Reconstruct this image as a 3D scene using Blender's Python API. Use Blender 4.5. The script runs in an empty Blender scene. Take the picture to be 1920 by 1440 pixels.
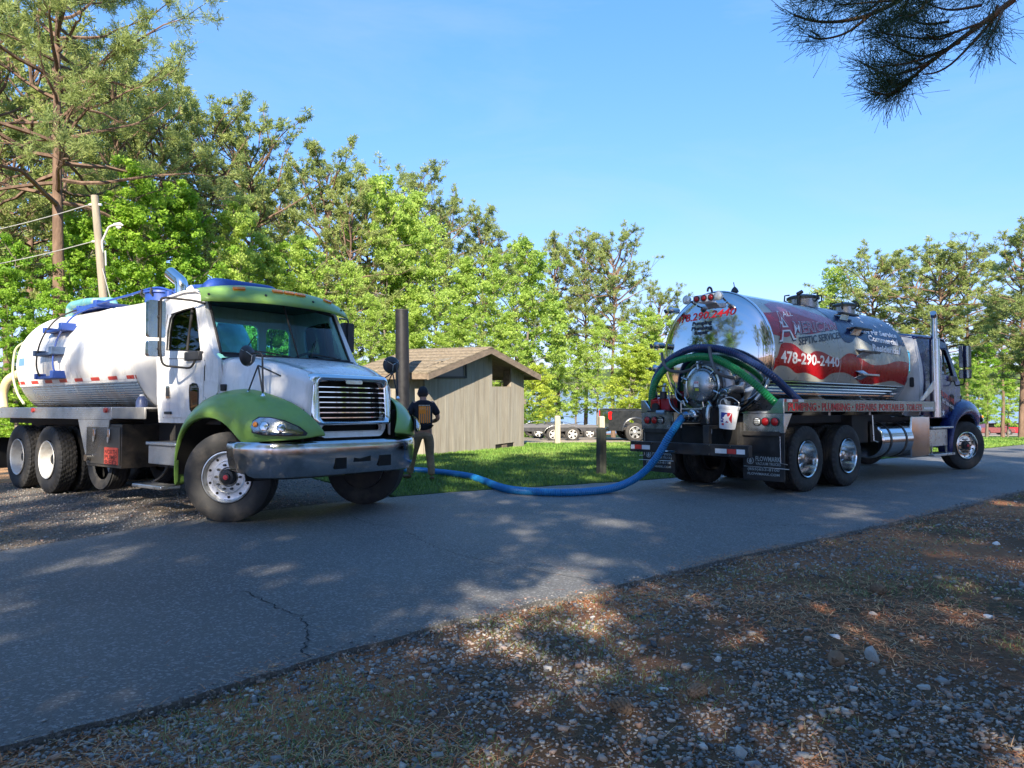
import bpy, bmesh, math, random
import numpy as np
from math import sin, cos, pi, radians, sqrt, atan2
from mathutils import Vector, Matrix, noise
from mathutils.geometry import tessellate_polygon
from mathutils.bvhtree import BVHTree
random.seed(7)
rng = np.random.default_rng(7)
scene = bpy.context.scene
COL = scene.collection
# ------------------------------------------------------------------ camera
SLOPE = 0.0348
cam_d = bpy.data.cameras.new('camera'); cam = bpy.data.objects.new('camera', cam_d); COL.objects.link(cam)
cam.location = (0, 0, 1.3); cam.rotation_euler = (radians(90), 0, 0)
cam_d.sensor_width = 36.0; cam_d.lens = 36.0 * 1380 / 1920; cam_d.clip_start = 0.05; cam_d.clip_end = 6000
scene.camera = cam
# ------------------------------------------------------------------ world, sun, exposure
SUN_AZ = (-0.06, -1.0); SUN_EL = radians(33)
w = bpy.data.worlds.new("World"); scene.world = w; w.use_nodes = True
nt = w.node_tree; nt.nodes.clear()
sky = nt.nodes.new('ShaderNodeTexSky'); sky.sky_type = 'NISHITA'; sky.sun_disc = False
sky.sun_elevation = SUN_EL; sky.sun_rotation = math.atan2(SUN_AZ[0], SUN_AZ[1]); sky.altitude = 100
sky.air_density = 1.0; sky.dust_density = 0.5; sky.ozone_density = 3.0
bg = nt.nodes.new('ShaderNodeBackground'); bg.inputs['Strength'].default_value = 0.15
wo = nt.nodes.new('ShaderNodeOutputWorld')
sep = nt.nodes.new('ShaderNodeSeparateColor'); comb = nt.nodes.new('ShaderNodeCombineColor'); nt.links.new(sky.outputs[0], sep.inputs[0])
SKYG = ((0.88, 0.325), (0.60, 0.635), (0.58, 1.06))      # one even grade (power, gain) of the whole sky per channel: the phone's deep blue
for k, (pw_, gn_) in enumerate(SKYG):
    a_ = nt.nodes.new('ShaderNodeMath'); a_.operation = 'POWER'; a_.inputs[1].default_value = pw_; nt.links.new(sep.outputs[k], a_.inputs[0])
    c_ = nt.nodes.new('ShaderNodeMath'); c_.operation = 'MULTIPLY'; c_.inputs[1].default_value = gn_; nt.links.new(a_.outputs[0], c_.inputs[0]); nt.links.new(c_.outputs[0], comb.inputs[k])
# thin high cirrus, the same over the whole sky
tcw = nt.nodes.new('ShaderNodeTexCoord'); mpw = nt.nodes.new('ShaderNodeMapping'); mpw.inputs['Scale'].default_value = (1.2, 2.2, 6.0); mpw.inputs['Rotation'].default_value = (0.25, 0.1, 0.5); nt.links.new(tcw.outputs['Generated'], mpw.inputs[0])
nz = nt.nodes.new('ShaderNodeTexNoise'); nz.inputs['Scale'].default_value = 1.4; nz.inputs['Detail'].default_value = 8; nz.inputs['Roughness'].default_value = 0.62; nz.inputs['Distortion'].default_value = 0.6; nt.links.new(mpw.outputs[0], nz.inputs['Vector'])
rz = nt.nodes.new('ShaderNodeMapRange'); rz.inputs[1].default_value = 0.45; rz.inputs[2].default_value = 0.8; rz.inputs[3].default_value = 0.0; rz.inputs[4].default_value = 0.22; nt.links.new(nz.outputs['Fac'], rz.inputs[0])
mz = nt.nodes.new('ShaderNodeMix'); mz.data_type = 'RGBA'; mz.inputs[7].default_value = (1.45, 1.62, 1.85, 1); nt.links.new(rz.outputs[0], mz.inputs[0]); nt.links.new(comb.outputs[0], mz.inputs[6]); nt.links.new(mz.outputs[2], bg.inputs[0]); nt.links.new(bg.outputs[0], wo.inputs[0])
sd = bpy.data.lights.new('sun', 'SUN'); sun = bpy.data.objects.new('sun', sd); COL.objects.link(sun)
sd.energy = 3.6; sd.angle = radians(0.53); sd.color = (1.0, 0.89, 0.72)
hl = sqrt(SUN_AZ[0]**2 + SUN_AZ[1]**2)
tosun = Vector((SUN_AZ[0]/hl*cos(SUN_EL), SUN_AZ[1]/hl*cos(SUN_EL), sin(SUN_EL)))
sun.rotation_euler = tosun.to_track_quat('Z', 'Y').to_euler()
sun.location = (0, -10, 30)
scene.view_settings.view_transform = 'Standard'; scene.view_settings.look = 'None'
scene.view_settings.exposure = 1.85; scene.view_settings.gamma = 1.0
scene.view_settings.use_curve_mapping = False
scene.cycles.max_bounces = 6; scene.cycles.transparent_max_bounces = 12
scene.cycles.sample_clamp_indirect = 6.0
# ------------------------------------------------------------------ helpers
def srgb(r, g, b):
    f = lambda c: ((c/255+0.055)/1.055)**2.4 if c/255 > 0.04045 else c/255/12.92
    return (f(r), f(g), f(b))
_m = {}
def mat(name, col=(0.5, 0.5, 0.5), rough=0.5, metal=0.0, var=0.12, scale=6.0, bump=0.0, bscale=40.0, coat=0.0, dirt=None, dscale=2.0, damt=0.5, spec=0.5, rvar=0.1, stretch=None):
    if name in _m: return _m[name]
    m = bpy.data.materials.new(name); m.use_nodes = True; _m[name] = m
    t = m.node_tree; p = t.nodes['Principled BSDF']; L = t.links.new
    p.inputs['Metallic'].default_value = metal; p.inputs['Specular IOR Level'].default_value = spec
    p.inputs['Coat Weight'].default_value = coat; p.inputs['Coat Roughness'].default_value = 0.04
    tc = t.nodes.new('ShaderNodeTexCoord'); src = tc.outputs['Object']
    if stretch:
        mp = t.nodes.new('ShaderNodeMapping'); mp.inputs['Scale'].default_value = stretch; L(src, mp.inputs[0]); src = mp.outputs[0]
    n = t.nodes.new('ShaderNodeTexNoise'); n.inputs['Scale'].default_value = scale; n.inputs['Detail'].default_value = 7; n.inputs['Roughness'].default_value = 0.65
    L(src, n.inputs['Vector'])
    r = t.nodes.new('ShaderNodeMapRange'); r.inputs[1].default_value = 0.3; r.inputs[2].default_value = 0.7
    r.inputs[3].default_value = 1-var; r.inputs[4].default_value = 1+var; L(n.outputs['Fac'], r.inputs[0])
    mx = t.nodes.new('ShaderNodeMix'); mx.data_type = 'RGBA'; mx.blend_type = 'MULTIPLY'; mx.inputs[0].default_value = 1
    mx.inputs[6].default_value = (*col, 1); cr = t.nodes.new('ShaderNodeCombineColor')
    for k in range(3): L(r.outputs[0], cr.inputs[k])
    L(cr.outputs[0], mx.inputs[7]); out = mx.outputs[2]
    if dirt:
        n2 = t.nodes.new('ShaderNodeTexNoise'); n2.inputs['Scale'].default_value = dscale; n2.inputs['Detail'].default_value = 9; n2.inputs['Roughness'].default_value = 0.7
        L(src, n2.inputs['Vector'])
        r2 = t.nodes.new('ShaderNodeMapRange'); r2.inputs[1].default_value = 0.48; r2.inputs[2].default_value = 0.68; r2.inputs[3].default_value = 0; r2.inputs[4].default_value = damt
        L(n2.outputs['Fac'], r2.inputs[0])
        m2 = t.nodes.new('ShaderNodeMix'); m2.data_type = 'RGBA'; L(r2.outputs[0], m2.inputs[0]); L(out, m2.inputs[6]); m2.inputs[7].default_value = (*dirt, 1); out = m2.outputs[2]
    L(out, p.inputs['Base Color'])
    rr = t.nodes.new('ShaderNodeMapRange'); rr.inputs[1].default_value = 0.3; rr.inputs[2].default_value = 0.7
    rr.inputs[3].default_value = max(0.02, rough-rvar); rr.inputs[4].default_value = min(1, rough+rvar); L(n.outputs['Fac'], rr.inputs[0]); L(rr.outputs[0], p.inputs['Roughness'])
    if bump:
        nb = t.nodes.new('ShaderNodeTexNoise'); nb.inputs['Scale'].default_value = bscale; nb.inputs['Detail'].default_value = 5; L(src, nb.inputs['Vector'])
        b = t.nodes.new('ShaderNodeBump'); b.inputs['Strength'].default_value = bump; b.inputs['Distance'].default_value = 0.02
        L(nb.outputs['Fac'], b.inputs['Height']); L(b.outputs[0], p.inputs['Normal'])
    return m
def glassmat(name, tint, refl=1.0, ior=1.5):
    if name in _m: return _m[name]
    m = bpy.data.materials.new(name); m.use_nodes = True; _m[name] = m; t = m.node_tree; t.nodes.clear()
    o = t.nodes.new('ShaderNodeOutputMaterial'); tr = t.nodes.new('ShaderNodeBsdfTransparent'); tr.inputs[0].default_value = (*tint, 1)
    gl = t.nodes.new('ShaderNodeBsdfGlossy'); gl.inputs['Roughness'].default_value = 0.02; gl.inputs[0].default_value = (refl, refl, refl, 1)
    fr = t.nodes.new('ShaderNodeFresnel'); fr.inputs[0].default_value = ior
    mx = t.nodes.new('ShaderNodeMixShader'); t.links.new(fr.outputs[0], mx.inputs[0]); t.links.new(tr.outputs[0], mx.inputs[1]); t.links.new(gl.outputs[0], mx.inputs[2]); t.links.new(mx.outputs[0], o.inputs[0])
    return m
def leafmat(name, c1, c2, trans=0.35, rough=0.55):
    m = bpy.data.materials.new(name); m.use_nodes = True; t = m.node_tree; t.nodes.clear(); L = t.links.new
    o = t.nodes.new('ShaderNodeOutputMaterial'); at = t.nodes.new('ShaderNodeAttribute'); at.attribute_name = 'tone'
    oi = t.nodes.new('ShaderNodeObjectInfo')
    ad = t.nodes.new('ShaderNodeMath'); ad.operation = 'MULTIPLY_ADD'; ad.inputs[1].default_value = 0.75; L(at.outputs['Fac'], ad.inputs[0])
    sc = t.nodes.new('ShaderNodeMath'); sc.operation = 'MULTIPLY'; sc.inputs[1].default_value = 0.25; L(oi.outputs['Random'], sc.inputs[0]); L(sc.outputs[0], ad.inputs[2])
    mx = t.nodes.new('ShaderNodeMix'); mx.data_type = 'RGBA'; L(ad.outputs[0], mx.inputs[0]); mx.inputs[6].default_value = (*c1, 1); mx.inputs[7].default_value = (*c2, 1)
    p = t.nodes.new('ShaderNodeBsdfPrincipled'); p.inputs['Roughness'].default_value = rough; p.inputs['Specular IOR Level'].default_value = 0.35; L(mx.outputs[2], p.inputs['Base Color'])
    tl = t.nodes.new('ShaderNodeBsdfTranslucent'); hs = t.nodes.new('ShaderNodeHueSaturation'); hs.inputs['Value'].default_value = 1.5; hs.inputs['Hue'].default_value = 0.49; L(mx.outputs[2], hs.inputs['Color']); L(hs.outputs[0], tl.inputs[0])
    ms = t.nodes.new('ShaderNodeMixShader'); ms.inputs[0].default_value = trans; L(p.outputs[0], ms.inputs[1]); L(tl.outputs[0], ms.inputs[2]); L(ms.outputs[0], o.inputs[0])
    return m
def tonemat(name, cols, rough=0.85, bump=0.0, spec=0.3):
    m = bpy.data.materials.new(name); m.use_nodes = True; t = m.node_tree; L = t.links.new; p = t.nodes['Principled BSDF']
    at = t.nodes.new('ShaderNodeAttribute'); at.attribute_name = 'tone'
    cr = t.nodes.new('ShaderNodeValToRGB'); e = cr.color_ramp.elements
    while len(e) < len(cols): e.new(0.5)
    for i, c in enumerate(cols): e[i].position = i/(len(cols)-1); e[i].color = (*c, 1)
    L(at.outputs['Fac'], cr.inputs[0]); L(cr.outputs[0], p.inputs['Base Color']); p.inputs['Roughness'].default_value = rough; p.inputs['Specular IOR Level'].default_value = spec
    return m
def link(o, parent=None):
    COL.objects.link(o)
    if parent is not None: o.parent = parent
    return o
def tag(o, label=None, cat=None, group=None, kind=None):
    if label: o['label'] = label
    if cat: o['category'] = cat
    if group: o['group'] = group
    if kind: o['kind'] = kind
    return o
def G(x, y):
    if y < 34: return -SLOPE*y
    ys = [34, 45, 60, 90, 115, 160, 400, 4000]; zs = [-1.183, -2.0, -3.2, -4.9, -6.3, -8, -12, -12]
    return float(np.interp(y, ys, zs))
NUP = Vector((0, SLOPE, 1)).normalized()
def frame(ox, oy, dx, dy):
    f = Vector((dx, dy, -SLOPE*dy)).normalized(); l = NUP.cross(f)
    M = Matrix(((f.x, l.x, NUP.x, ox), (f.y, l.y, NUP.y, oy), (f.z, l.z, NUP.z, G(ox, oy)), (0, 0, 0, 1)))
    return M
def empty(name, M=None, parent=None, size=0.3):
    o = bpy.data.objects.new(name, None); o.empty_display_size = size; link(o, parent)
    if M is not None: o.matrix_local = M if isinstance(M, Matrix) else Matrix.Translation(M)
    return o
def upright(x, y, rz=0, z=None):
    return Matrix.Translation((x, y, G(x, y) if z is None else z)) @ Matrix.Rotation(rz, 4, 'Z')
class MB:
    def __init__(s): s.v = []; s.f = []
    def add(s, vs, fs, M=None):
        k = len(s.v)
        if M is not None: vs = [M @ Vector(v) for v in vs]
        s.v += [tuple(v) for v in vs]; s.f += [tuple(i+k for i in f) for f in fs]; return s
    def box(s, x0, x1, y0, y1, z0, z1, M=None):
        return s.add([(x0,y0,z0),(x1,y0,z0),(x1,y1,z0),(x0,y1,z0),(x0,y0,z1),(x1,y0,z1),(x1,y1,z1),(x0,y1,z1)],
                     [(0,3,2,1),(4,5,6,7),(0,1,5,4),(1,2,6,5),(2,3,7,6),(3,0,4,7)], M)
    def loft(s, rings, closed=True, caps=True, M=None, wrap=False):
        n = len(rings[0]); vs = [p for r in rings for p in r]; fs = []; R = len(rings)
        for i in range(R if wrap else R-1):
            a = i*n; b = ((i+1) % R)*n
            for j in range(n if closed else n-1):
                k = (j+1) % n; fs.append((a+j, a+k, b+k, b+j))
        if caps and closed and not wrap: fs.append(tuple(range(n-1, -1, -1))); fs.append(tuple((R-1)*n+j for j in range(n)))
        return s.add(vs, fs, M)
    def tube(s, pts, r, seg=10, caps=True, M=None):
        pts = [Vector(p) for p in pts]; rings = []; n = len(pts)
        rs = r if hasattr(r, '__len__') else [r]*n
        T = [(pts[min(i+1, n-1)]-pts[max(i-1, 0)]).normalized() for i in range(n)]
        up = Vector((0, 0, 1)) if abs(T[0].z) < 0.9 else Vector((1, 0, 0)); u = T[0].cross(up).normalized()
        for i in range(n):
            u = (u - T[i]*u.dot(T[i])).normalized(); vv = T[i].cross(u)
            rings.append([pts[i]+(u*cos(2*pi*k/seg)+vv*sin(2*pi*k/seg))*rs[i] for k in range(seg)])
        return s.loft(rings, True, caps, M)
    def cyl(s, c0, c1, r, seg=20, r2=None, M=None): return s.tube([c0, c1], [r, r if r2 is None else r2], seg, True, M)
    def lathe(s, prof, seg=32, M=None, a0=0, a1=2*pi):
        # prof: (axial, radius) around local X axis
        full = abs(a1-a0-2*pi) < 1e-6; m = seg if full else seg+1
        rings = [[(a, r*cos(a0+(a1-a0)*k/seg), r*sin(a0+(a1-a0)*k/seg)) for k in range(m)] for a, r in prof]
        return s.loft(rings, full, False, M)
    def prism(s, poly, a0, a1, axis='y', holes=(), fn=None, M=None):
        loops = [list(poly)]+[list(h) for h in holes]
        flat = [p for l in loops for p in l]
        tris = tessellate_polygon([[Vector((p[0], p[1], 0)) for p in l] for l in loops])
        def mk(p, a):
            if axis == 'y': q = (p[0], a, p[1])
            elif axis == 'x': q = (a, p[0], p[1])
            else: q = (p[0], p[1], a)
            return fn(q) if fn else q
        n = len(flat); vs = [mk(p, a0) for p in flat]+[mk(p, a1) for p in flat]
        fs = [tuple(t) for t in tris]+[tuple(n+i for i in reversed(t)) for t in tris]
        k = 0
        for l in loops:
            m = len(l)
            for i in range(m): fs.append((k+i, k+(i+1) % m, n+k+(i+1) % m, n+k+i))
            k += m
        return s.add(vs, fs, M)
    def build(s, name, m, parent=None, smooth=30, bevel=0, seg=2, sub=0, label=None, M=None, solid=0):
        me = bpy.data.meshes.new(name); me.from_pydata(s.v, [], s.f)
        bm = bmesh.new(); bm.from_mesh(me); bmesh.ops.recalc_face_normals(bm, faces=bm.faces); bm.to_mesh(me); bm.free()
        if m: me.materials.append(m)
        if smooth:
            me.shade_smooth(); me.set_sharp_from_angle(angle=radians(smooth))
        o = link(bpy.data.objects.new(name, me), parent)
        if M is not None: o.matrix_local = M
        if solid:
            md = o.modifiers.new('s', 'SOLIDIFY'); md.thickness = solid; md.offset = 0
        if bevel:
            md = o.modifiers.new('b', 'BEVEL'); md.width = bevel; md.segments = seg; md.limit_method = 'ANGLE'; md.angle_limit = radians(40); md.harden_normals = False
        if sub:
            md = o.modifiers.new('u', 'SUBSURF'); md.levels = sub; md.render_levels = sub
        if label: o['label'] = label
        return o
def npmesh(name, V, F, m, parent=None, tone=None, smooth=False):
    """V (n,3), F (k,3 or 4) numpy; tone per vertex"""
    me = bpy.data.meshes.new(name); V = np.asarray(V, dtype=np.float32); F = np.asarray(F, dtype=np.int32)
    me.vertices.add(len(V)); me.vertices.foreach_set('co', V.ravel())
    k = F.shape[1]; me.loops.add(F.size); me.loops.foreach_set('vertex_index', F.ravel())
    me.polygons.add(len(F)); me.polygons.foreach_set('loop_start', np.arange(0, F.size, k, dtype=np.int32))
    try: me.polygons.foreach_set('loop_total', np.full(len(F), k, dtype=np.int32))
    except Exception: pass
    me.update(calc_edges=True)
    if tone is not None:
        a = me.attributes.new('tone', 'FLOAT', 'POINT'); a.data.foreach_set('value', np.asarray(tone, dtype=np.float32))
    if smooth: me.shade_smooth()
    if m: me.materials.append(m)
    return link(bpy.data.objects.new(name, me), parent) if parent is not False else me
def spline(pts, n=8):
    P = [Vector(p) for p in pts]; P = [P[0]*2-P[1]]+P+[P[-1]*2-P[-2]]; out = []
    for i in range(1, len(P)-2):
        for k in range(n):
            t = k/n; a, b, c, d = P[i-1], P[i], P[i+1], P[i+2]
            out.append(0.5*((2*b)+(c-a)*t+(2*a-5*b+4*c-d)*t*t+(3*b-a-3*c+d)*t*t*t))
    out.append(P[-2]); return out
def resample(pts, step):
    out = [pts[0].copy()]; acc = 0
    for a, b in zip(pts[:-1], pts[1:]):
        L = (b-a).length
        if L == 0: continue
        while acc+L >= step:
            t = (step-acc)/L; a = a.lerp(b, t); out.append(a.copy()); L = (b-a).length; acc = 0
            if L < 1e-9: break
        acc += L
    return out
def rrect(x0, x1, z0, z1, r, n=5):
    out = []
    for cx, cz, a in ((x1-r, z1-r, 0), (x0+r, z1-r, 90), (x0+r, z0+r, 180), (x1-r, z0+r, 270)):
        for k in range(n+1):
            t = radians(a+90*k/n); out.append((cx+r*cos(t), cz+r*sin(t)))
    return out
def text_mesh(s, bold=0.0, shear=0.0):
    """returns (verts 2D in unit box, faces) of the string, x 0..1, y 0..1 of the cap height"""
    c = bpy.data.curves.new('t', 'FONT'); c.body = s; c.offset = bold; c.shear = shear; c.resolution_u = 2
    o = bpy.data.objects.new('t', c); COL.objects.link(o)
    me = bpy.data.meshes.new_from_object(o.evaluated_get(bpy.context.evaluated_depsgraph_get()))
    bm = bmesh.new(); bm.from_mesh(me); bpy.data.objects.remove(o); bpy.data.curves.remove(c)
    ys = [v.co.y for v in bm.verts]; xs = [v.co.x for v in bm.verts]; x0, x1 = min(xs), max(xs); y1 = 0.69 if any(ch.isupper() or ch.isdigit() for ch in s) else max(ys)
    for v in bm.verts: v.co.x = (v.co.x-x0)/(x1-x0); v.co.y = v.co.y/y1
    for k in range(1, 4): bmesh.ops.bisect_plane(bm, geom=bm.verts[:]+bm.edges[:]+bm.faces[:], plane_co=(0, k/4, 0), plane_no=(0, 1, 0))
    bmesh.ops.triangulate(bm, faces=bm.faces)
    vs = [(v.co.x, v.co.y) for v in bm.verts]; fs = [tuple(v.index for v in f.verts) for f in bm.faces]; bm.free()
    return vs, fs
def text_on(name, s, quad, fn, m, parent, bold=0.0, shear=0.0, label=None):
    """quad: bl, br, tr, tl in the parameter plane; fn maps params to 3-D"""
    vs, fs = text_mesh(s, bold, shear); bl, br, tr, tl = [Vector(q) for q in quad]; out = []
    for u, v in vs:
        p = bl*(1-u)*(1-v)+br*u*(1-v)+tr*u*v+tl*(1-u)*v; out.append(fn(p.x, p.y))
    b = MB(); b.add(out, fs); return b.build(name, m, parent, smooth=0, label=label)
# ------------------------------------------------------------------ ground materials
def groundmat(name, ca, cb, cc=None, s1=1.5, s2=60, bump=0.5, bs=120, rough=0.95, spec=0.2, cmul=0.5, d=0.01):
    m = bpy.data.materials.new(name); m.use_nodes = True; t = m.node_tree; L = t.links.new; p = t.nodes['Principled BSDF']
    tc = t.nodes.new('ShaderNodeTexCoord'); n1 = t.nodes.new('ShaderNodeTexNoise'); n1.inputs['Scale'].default_value = s1; n1.inputs['Detail'].default_value = 8; n1.inputs['Roughness'].default_value = 0.7
    n2 = t.nodes.new('ShaderNodeTexNoise'); n2.inputs['Scale'].default_value = s2; n2.inputs['Detail'].default_value = 6; n2.inputs['Roughness'].default_value = 0.8
    for n in (n1, n2): L(tc.outputs['Object'], n.inputs['Vector'])
    r1 = t.nodes.new('ShaderNodeMapRange'); r1.inputs[1].default_value = 0.38; r1.inputs[2].default_value = 0.62; L(n1.outputs['Fac'], r1.inputs[0])
    m1 = t.nodes.new('ShaderNodeMix'); m1.data_type = 'RGBA'; m1.inputs[6].default_value = (*ca, 1); m1.inputs[7].default_value = (*cb, 1); L(r1.outputs[0], m1.inputs[0])
    r2 = t.nodes.new('ShaderNodeMapRange'); r2.inputs[1].default_value = 0.3; r2.inputs[2].default_value = 0.7; r2.inputs[3].default_value = 1-cmul; r2.inputs[4].default_value = 1+cmul; L(n2.outputs['Fac'], r2.inputs[0])
    m2 = t.nodes.new('ShaderNodeMix'); m2.data_type = 'RGBA'; m2.blend_type = 'MULTIPLY'; m2.inputs[0].default_value = 1; L(m1.outputs[2], m2.inputs[6])
    cc_ = t.nodes.new('ShaderNodeCombineColor')
    for k in range(3): L(r2.outputs[0], cc_.inputs[k])
    L(cc_.outputs[0], m2.inputs[7]); out = m2.outputs[2]
    if cc:
        n3 = t.nodes.new('ShaderNodeTexNoise'); n3.inputs['Scale'].default_value = s1*0.37; n3.inputs['Detail'].default_value = 6; n3.noise_dimensions = '4D'; n3.inputs['W'].default_value = 3.3; L(tc.outputs['Object'], n3.inputs['Vector'])
        r3 = t.nodes.new('ShaderNodeMapRange'); r3.inputs[1].default_value = 0.5; r3.inputs[2].default_value = 0.62; L(n3.outputs['Fac'], r3.inputs[0])
        m3 = t.nodes.new('ShaderNodeMix'); m3.data_type = 'RGBA'; L(r3.outputs[0], m3.inputs[0]); L(out, m3.inputs[6]); m3.inputs[7].default_value = (*cc, 1); out = m3.outputs[2]
    L(out, p.inputs['Base Color']); p.inputs['Roughness'].default_value = rough; p.inputs['Specular IOR Level'].default_value = spec
    nb = t.nodes.new('ShaderNodeTexVoronoi'); nb.inputs['Scale'].default_value = bs; L(tc.outputs['Object'], nb.inputs['Vector'])
    b = t.nodes.new('ShaderNodeBump'); b.inputs['Strength'].default_value = bump; b.inputs['Distance'].default_value = d; L(nb.outputs['Distance'], b.inputs['Height'])
    b2 = t.nodes.new('ShaderNodeBump'); b2.inputs['Strength'].default_value = bump; b2.inputs['Distance'].default_value = d*2; L(n2.outputs['Fac'], b2.inputs['Height']); L(b.outputs[0], b2.inputs['Normal'])
    L(b2.outputs[0], p.inputs['Normal']); return m
M_soil = groundmat('soil', (0.20, 0.105, 0.06), (0.12, 0.085, 0.05), (0.46, 0.20, 0.10), s1=0.9, s2=45, bump=0.8)
M_forest = groundmat('forest_floor', (0.10, 0.085, 0.045), (0.06, 0.08, 0.03), None, s1=0.5, s2=12, bump=0.8)
M_lawn = groundmat('lawn_ground', (0.045, 0.085, 0.02), (0.07, 0.12, 0.025), None, s1=0.6, s2=30, bump=0.8)
M_lot = groundmat('lot_gravel', (0.20, 0.18, 0.155), (0.14, 0.13, 0.12), (0.30, 0.21, 0.13), s1=0.7, s2=70, bump=1.0, bs=55)
M_clay = groundmat('clay', (0.50, 0.27, 0.13), (0.40, 0.26, 0.15), None, s1=0.5, s2=30, bump=0.6)
M_park = groundmat('parking_gravel', (0.38, 0.32, 0.25), (0.30, 0.26, 0.2), None, s1=0.5, s2=30, bump=0.4)
M_sand = groundmat('shore', (0.4, 0.33, 0.2), (0.3, 0.3, 0.15), None, s1=0.05, s2=2, bump=0.2)
def asphalt():
    m = groundmat('asphalt', (0.13, 0.13, 0.13), (0.172, 0.168, 0.16), (0.105, 0.105, 0.105), s1=0.45, s2=110, bump=0.9, bs=80, rough=0.62, spec=0.5, cmul=0.75, d=0.008)
    t = m.node_tree; L = t.links.new; p = t.nodes['Principled BSDF']; base = p.inputs['Base Color'].links[0].from_socket
    tc = [n for n in t.nodes if n.type == 'TEX_COORD'][0]
    v = t.nodes.new('ShaderNodeTexVoronoi'); v.inputs['Scale'].default_value = 75; L(tc.outputs['Object'], v.inputs['Vector'])
    sp = t.nodes.new('ShaderNodeSeparateColor'); L(v.outputs['Color'], sp.inputs[0])
    r = t.nodes.new('ShaderNodeMapRange'); r.inputs[1].default_value = 0.72; r.inputs[2].default_value = 1.0; r.inputs[4].default_value = 0.75; L(sp.outputs[0], r.inputs[0])
    mx = t.nodes.new('ShaderNodeMix'); mx.data_type = 'RGBA'; L(r.outputs[0], mx.inputs[0]); L(base, mx.inputs[6]); mx.inputs[7].default_value = (0.36, 0.36, 0.36, 1); L(mx.outputs[2], p.inputs['Base Color'])
    return m
M_road = asphalt()
def grid_sheet(name, xs, ys, zf, m, kind='structure', tone=None):
    X, Y = np.meshgrid(xs, ys); Z = zf(X, Y); V = np.stack([X, Y, Z], -1).reshape(-1, 3); nx, ny = len(xs), len(ys)
    i = np.arange((ny-1)*(nx-1)); r = i//(nx-1); c = i % (nx-1); a = r*nx+c
    F = np.stack([a, a+1, a+nx+1, a+nx], -1); o = npmesh(name, V, F, m, None, smooth=True); tag(o, kind=kind); return o
Gv = np.vectorize(G)
NEAR = [(-14, -12), (-9, -6.2), (-6, -2.2), (-3.4, 1.3), (-1.98, 2.82), (-1.57, 3.22), (-1.09, 3.76), (-.36, 4.52), (.74, 5.42), (2.1, 6.6), (4.13, 8.27), (8.2, 11.8), (14, 17.1), (20, 22.4), (26.6, 28.4), (33, 34)]
FAR = [(-20, -9), (-13, -3), (-9, 1.2), (-6.2, 4.4), (-4.7, 6.75), (-3.9, 8.4), (-2.6, 10.15), (-.9, 11.6), (.9, 12.65), (2.8, 13.8), (6, 16.2), (11, 20.4), (16.2, 24.9), (21.5, 29.5), (26.7, 34)]
def jag(pts, step=0.12, amp=0.02, seed=1):
    P = resample(spline([(x, y, 0) for x, y in pts], 10), step); out = []
    for i, p in enumerate(P):
        q = P[min(i+1, len(P)-1)]-P[max(i-1, 0)]; nrm = Vector((-q.y, q.x, 0)).normalized()
        a = amp*(noise.noise((i*step*2.5, seed, 0))*1.6+noise.noise((i*step*9, seed, 3))*0.8); out.append((p.x+nrm.x*a, p.y+nrm.y*a))
    return out
near_j = jag(NEAR, 0.1, 0.035, 1); far_j = jag(FAR, 0.15, 0.035, 2)
def in_poly(px, py, poly):
    poly = np.asarray(poly); x0, y0 = poly[:, 0], poly[:, 1]; x1, y1 = np.roll(x0, -1), np.roll(y0, -1)
    px = np.asarray(px)[:, None]; py = np.asarray(py)[:, None]
    c = ((y0 > py) != (y1 > py)) & (px < (x1-x0)*(py-y0)/(y1-y0+1e-12)+x0); return c.sum(1) % 2 == 1
def slab(name, poly, off, m, skirt=0.08, kind='structure'):
    b = MB(); n = len(poly); tris = tessellate_polygon([[Vector((x, y, 0)) for x, y in poly]])
    vs = [(x, y, G(x, y)+off) for x, y in poly]+[(x, y, G(x, y)+off-skirt) for x, y in poly]
    fs = [tuple(t) for t in tris]+[(i, (i+1) % n, n+(i+1) % n, n+i) for i in range(n)]
    b.add(vs, fs); o = b.build(name, m, None, smooth=20); tag(o, kind=kind); return o
# base ground: one sheet, fine near the camera
def zbase(X, Y):
    Z = Gv(X, Y)-0.035
    near = (Y < 34)
    nz = np.vectorize(lambda x, y: noise.noise((x*1.7, y*1.7, 0))*0.02+noise.noise((x*6, y*6, 5))*0.008)(X, Y)
    return Z+np.where(near, np.minimum(nz, 0.018), 0)
xs = np.concatenate([[-1500, -600, -250, -120, -80, -60, -45, -35, -25, -18, -12, -8, -5], np.linspace(-3.5, 10, 110), [11, 12.5, 14, 17, 20, 25, 30, 40, 55, 80, 120, 250, 600, 1500]])
ys = np.concatenate([[-200, -100, -60, -40, -25, -15, -8, -4, -1], np.linspace(0.5, 14, 110), [15, 17, 20, 25, 30, 34, 38, 42, 46, 52, 60, 70, 80, 90, 100, 115, 130, 160, 250, 400]])
ground = grid_sheet('ground', xs, ys, zbase, M_soil)
road_poly = near_j+far_j[::-1]
road = slab('road', road_poly, 0.0, M_road, 0.09)
lot_poly = [(x+0.02, y+0.03) for x, y in far_j if -13.5 < x < -1.75]+[(-1.9, 11.2), (-2.6, 12.1), (-3.6, 13.6), (-4.6, 15.5), (-6, 18), (-9, 21), (-14, 24), (-22, 24), (-30, 20), (-30, 2)]
lot = slab('gravel_lot', lot_poly, -0.004, M_lot, 0.05)
clay_poly = jag([(-8.2, 13.4), (-7.2, 13.2), (-6.3, 14.0), (-6.4, 16), (-8, 20), (-13, 23.5), (-22, 23.5), (-28, 19), (-26, 12), (-17, 11.6), (-11, 12.6), (-8.2, 13.4)], 0.4, 0.2, 4)[:-1]
clay = slab('clay_ground', clay_poly, 0.002, M_clay, 0.03)
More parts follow.
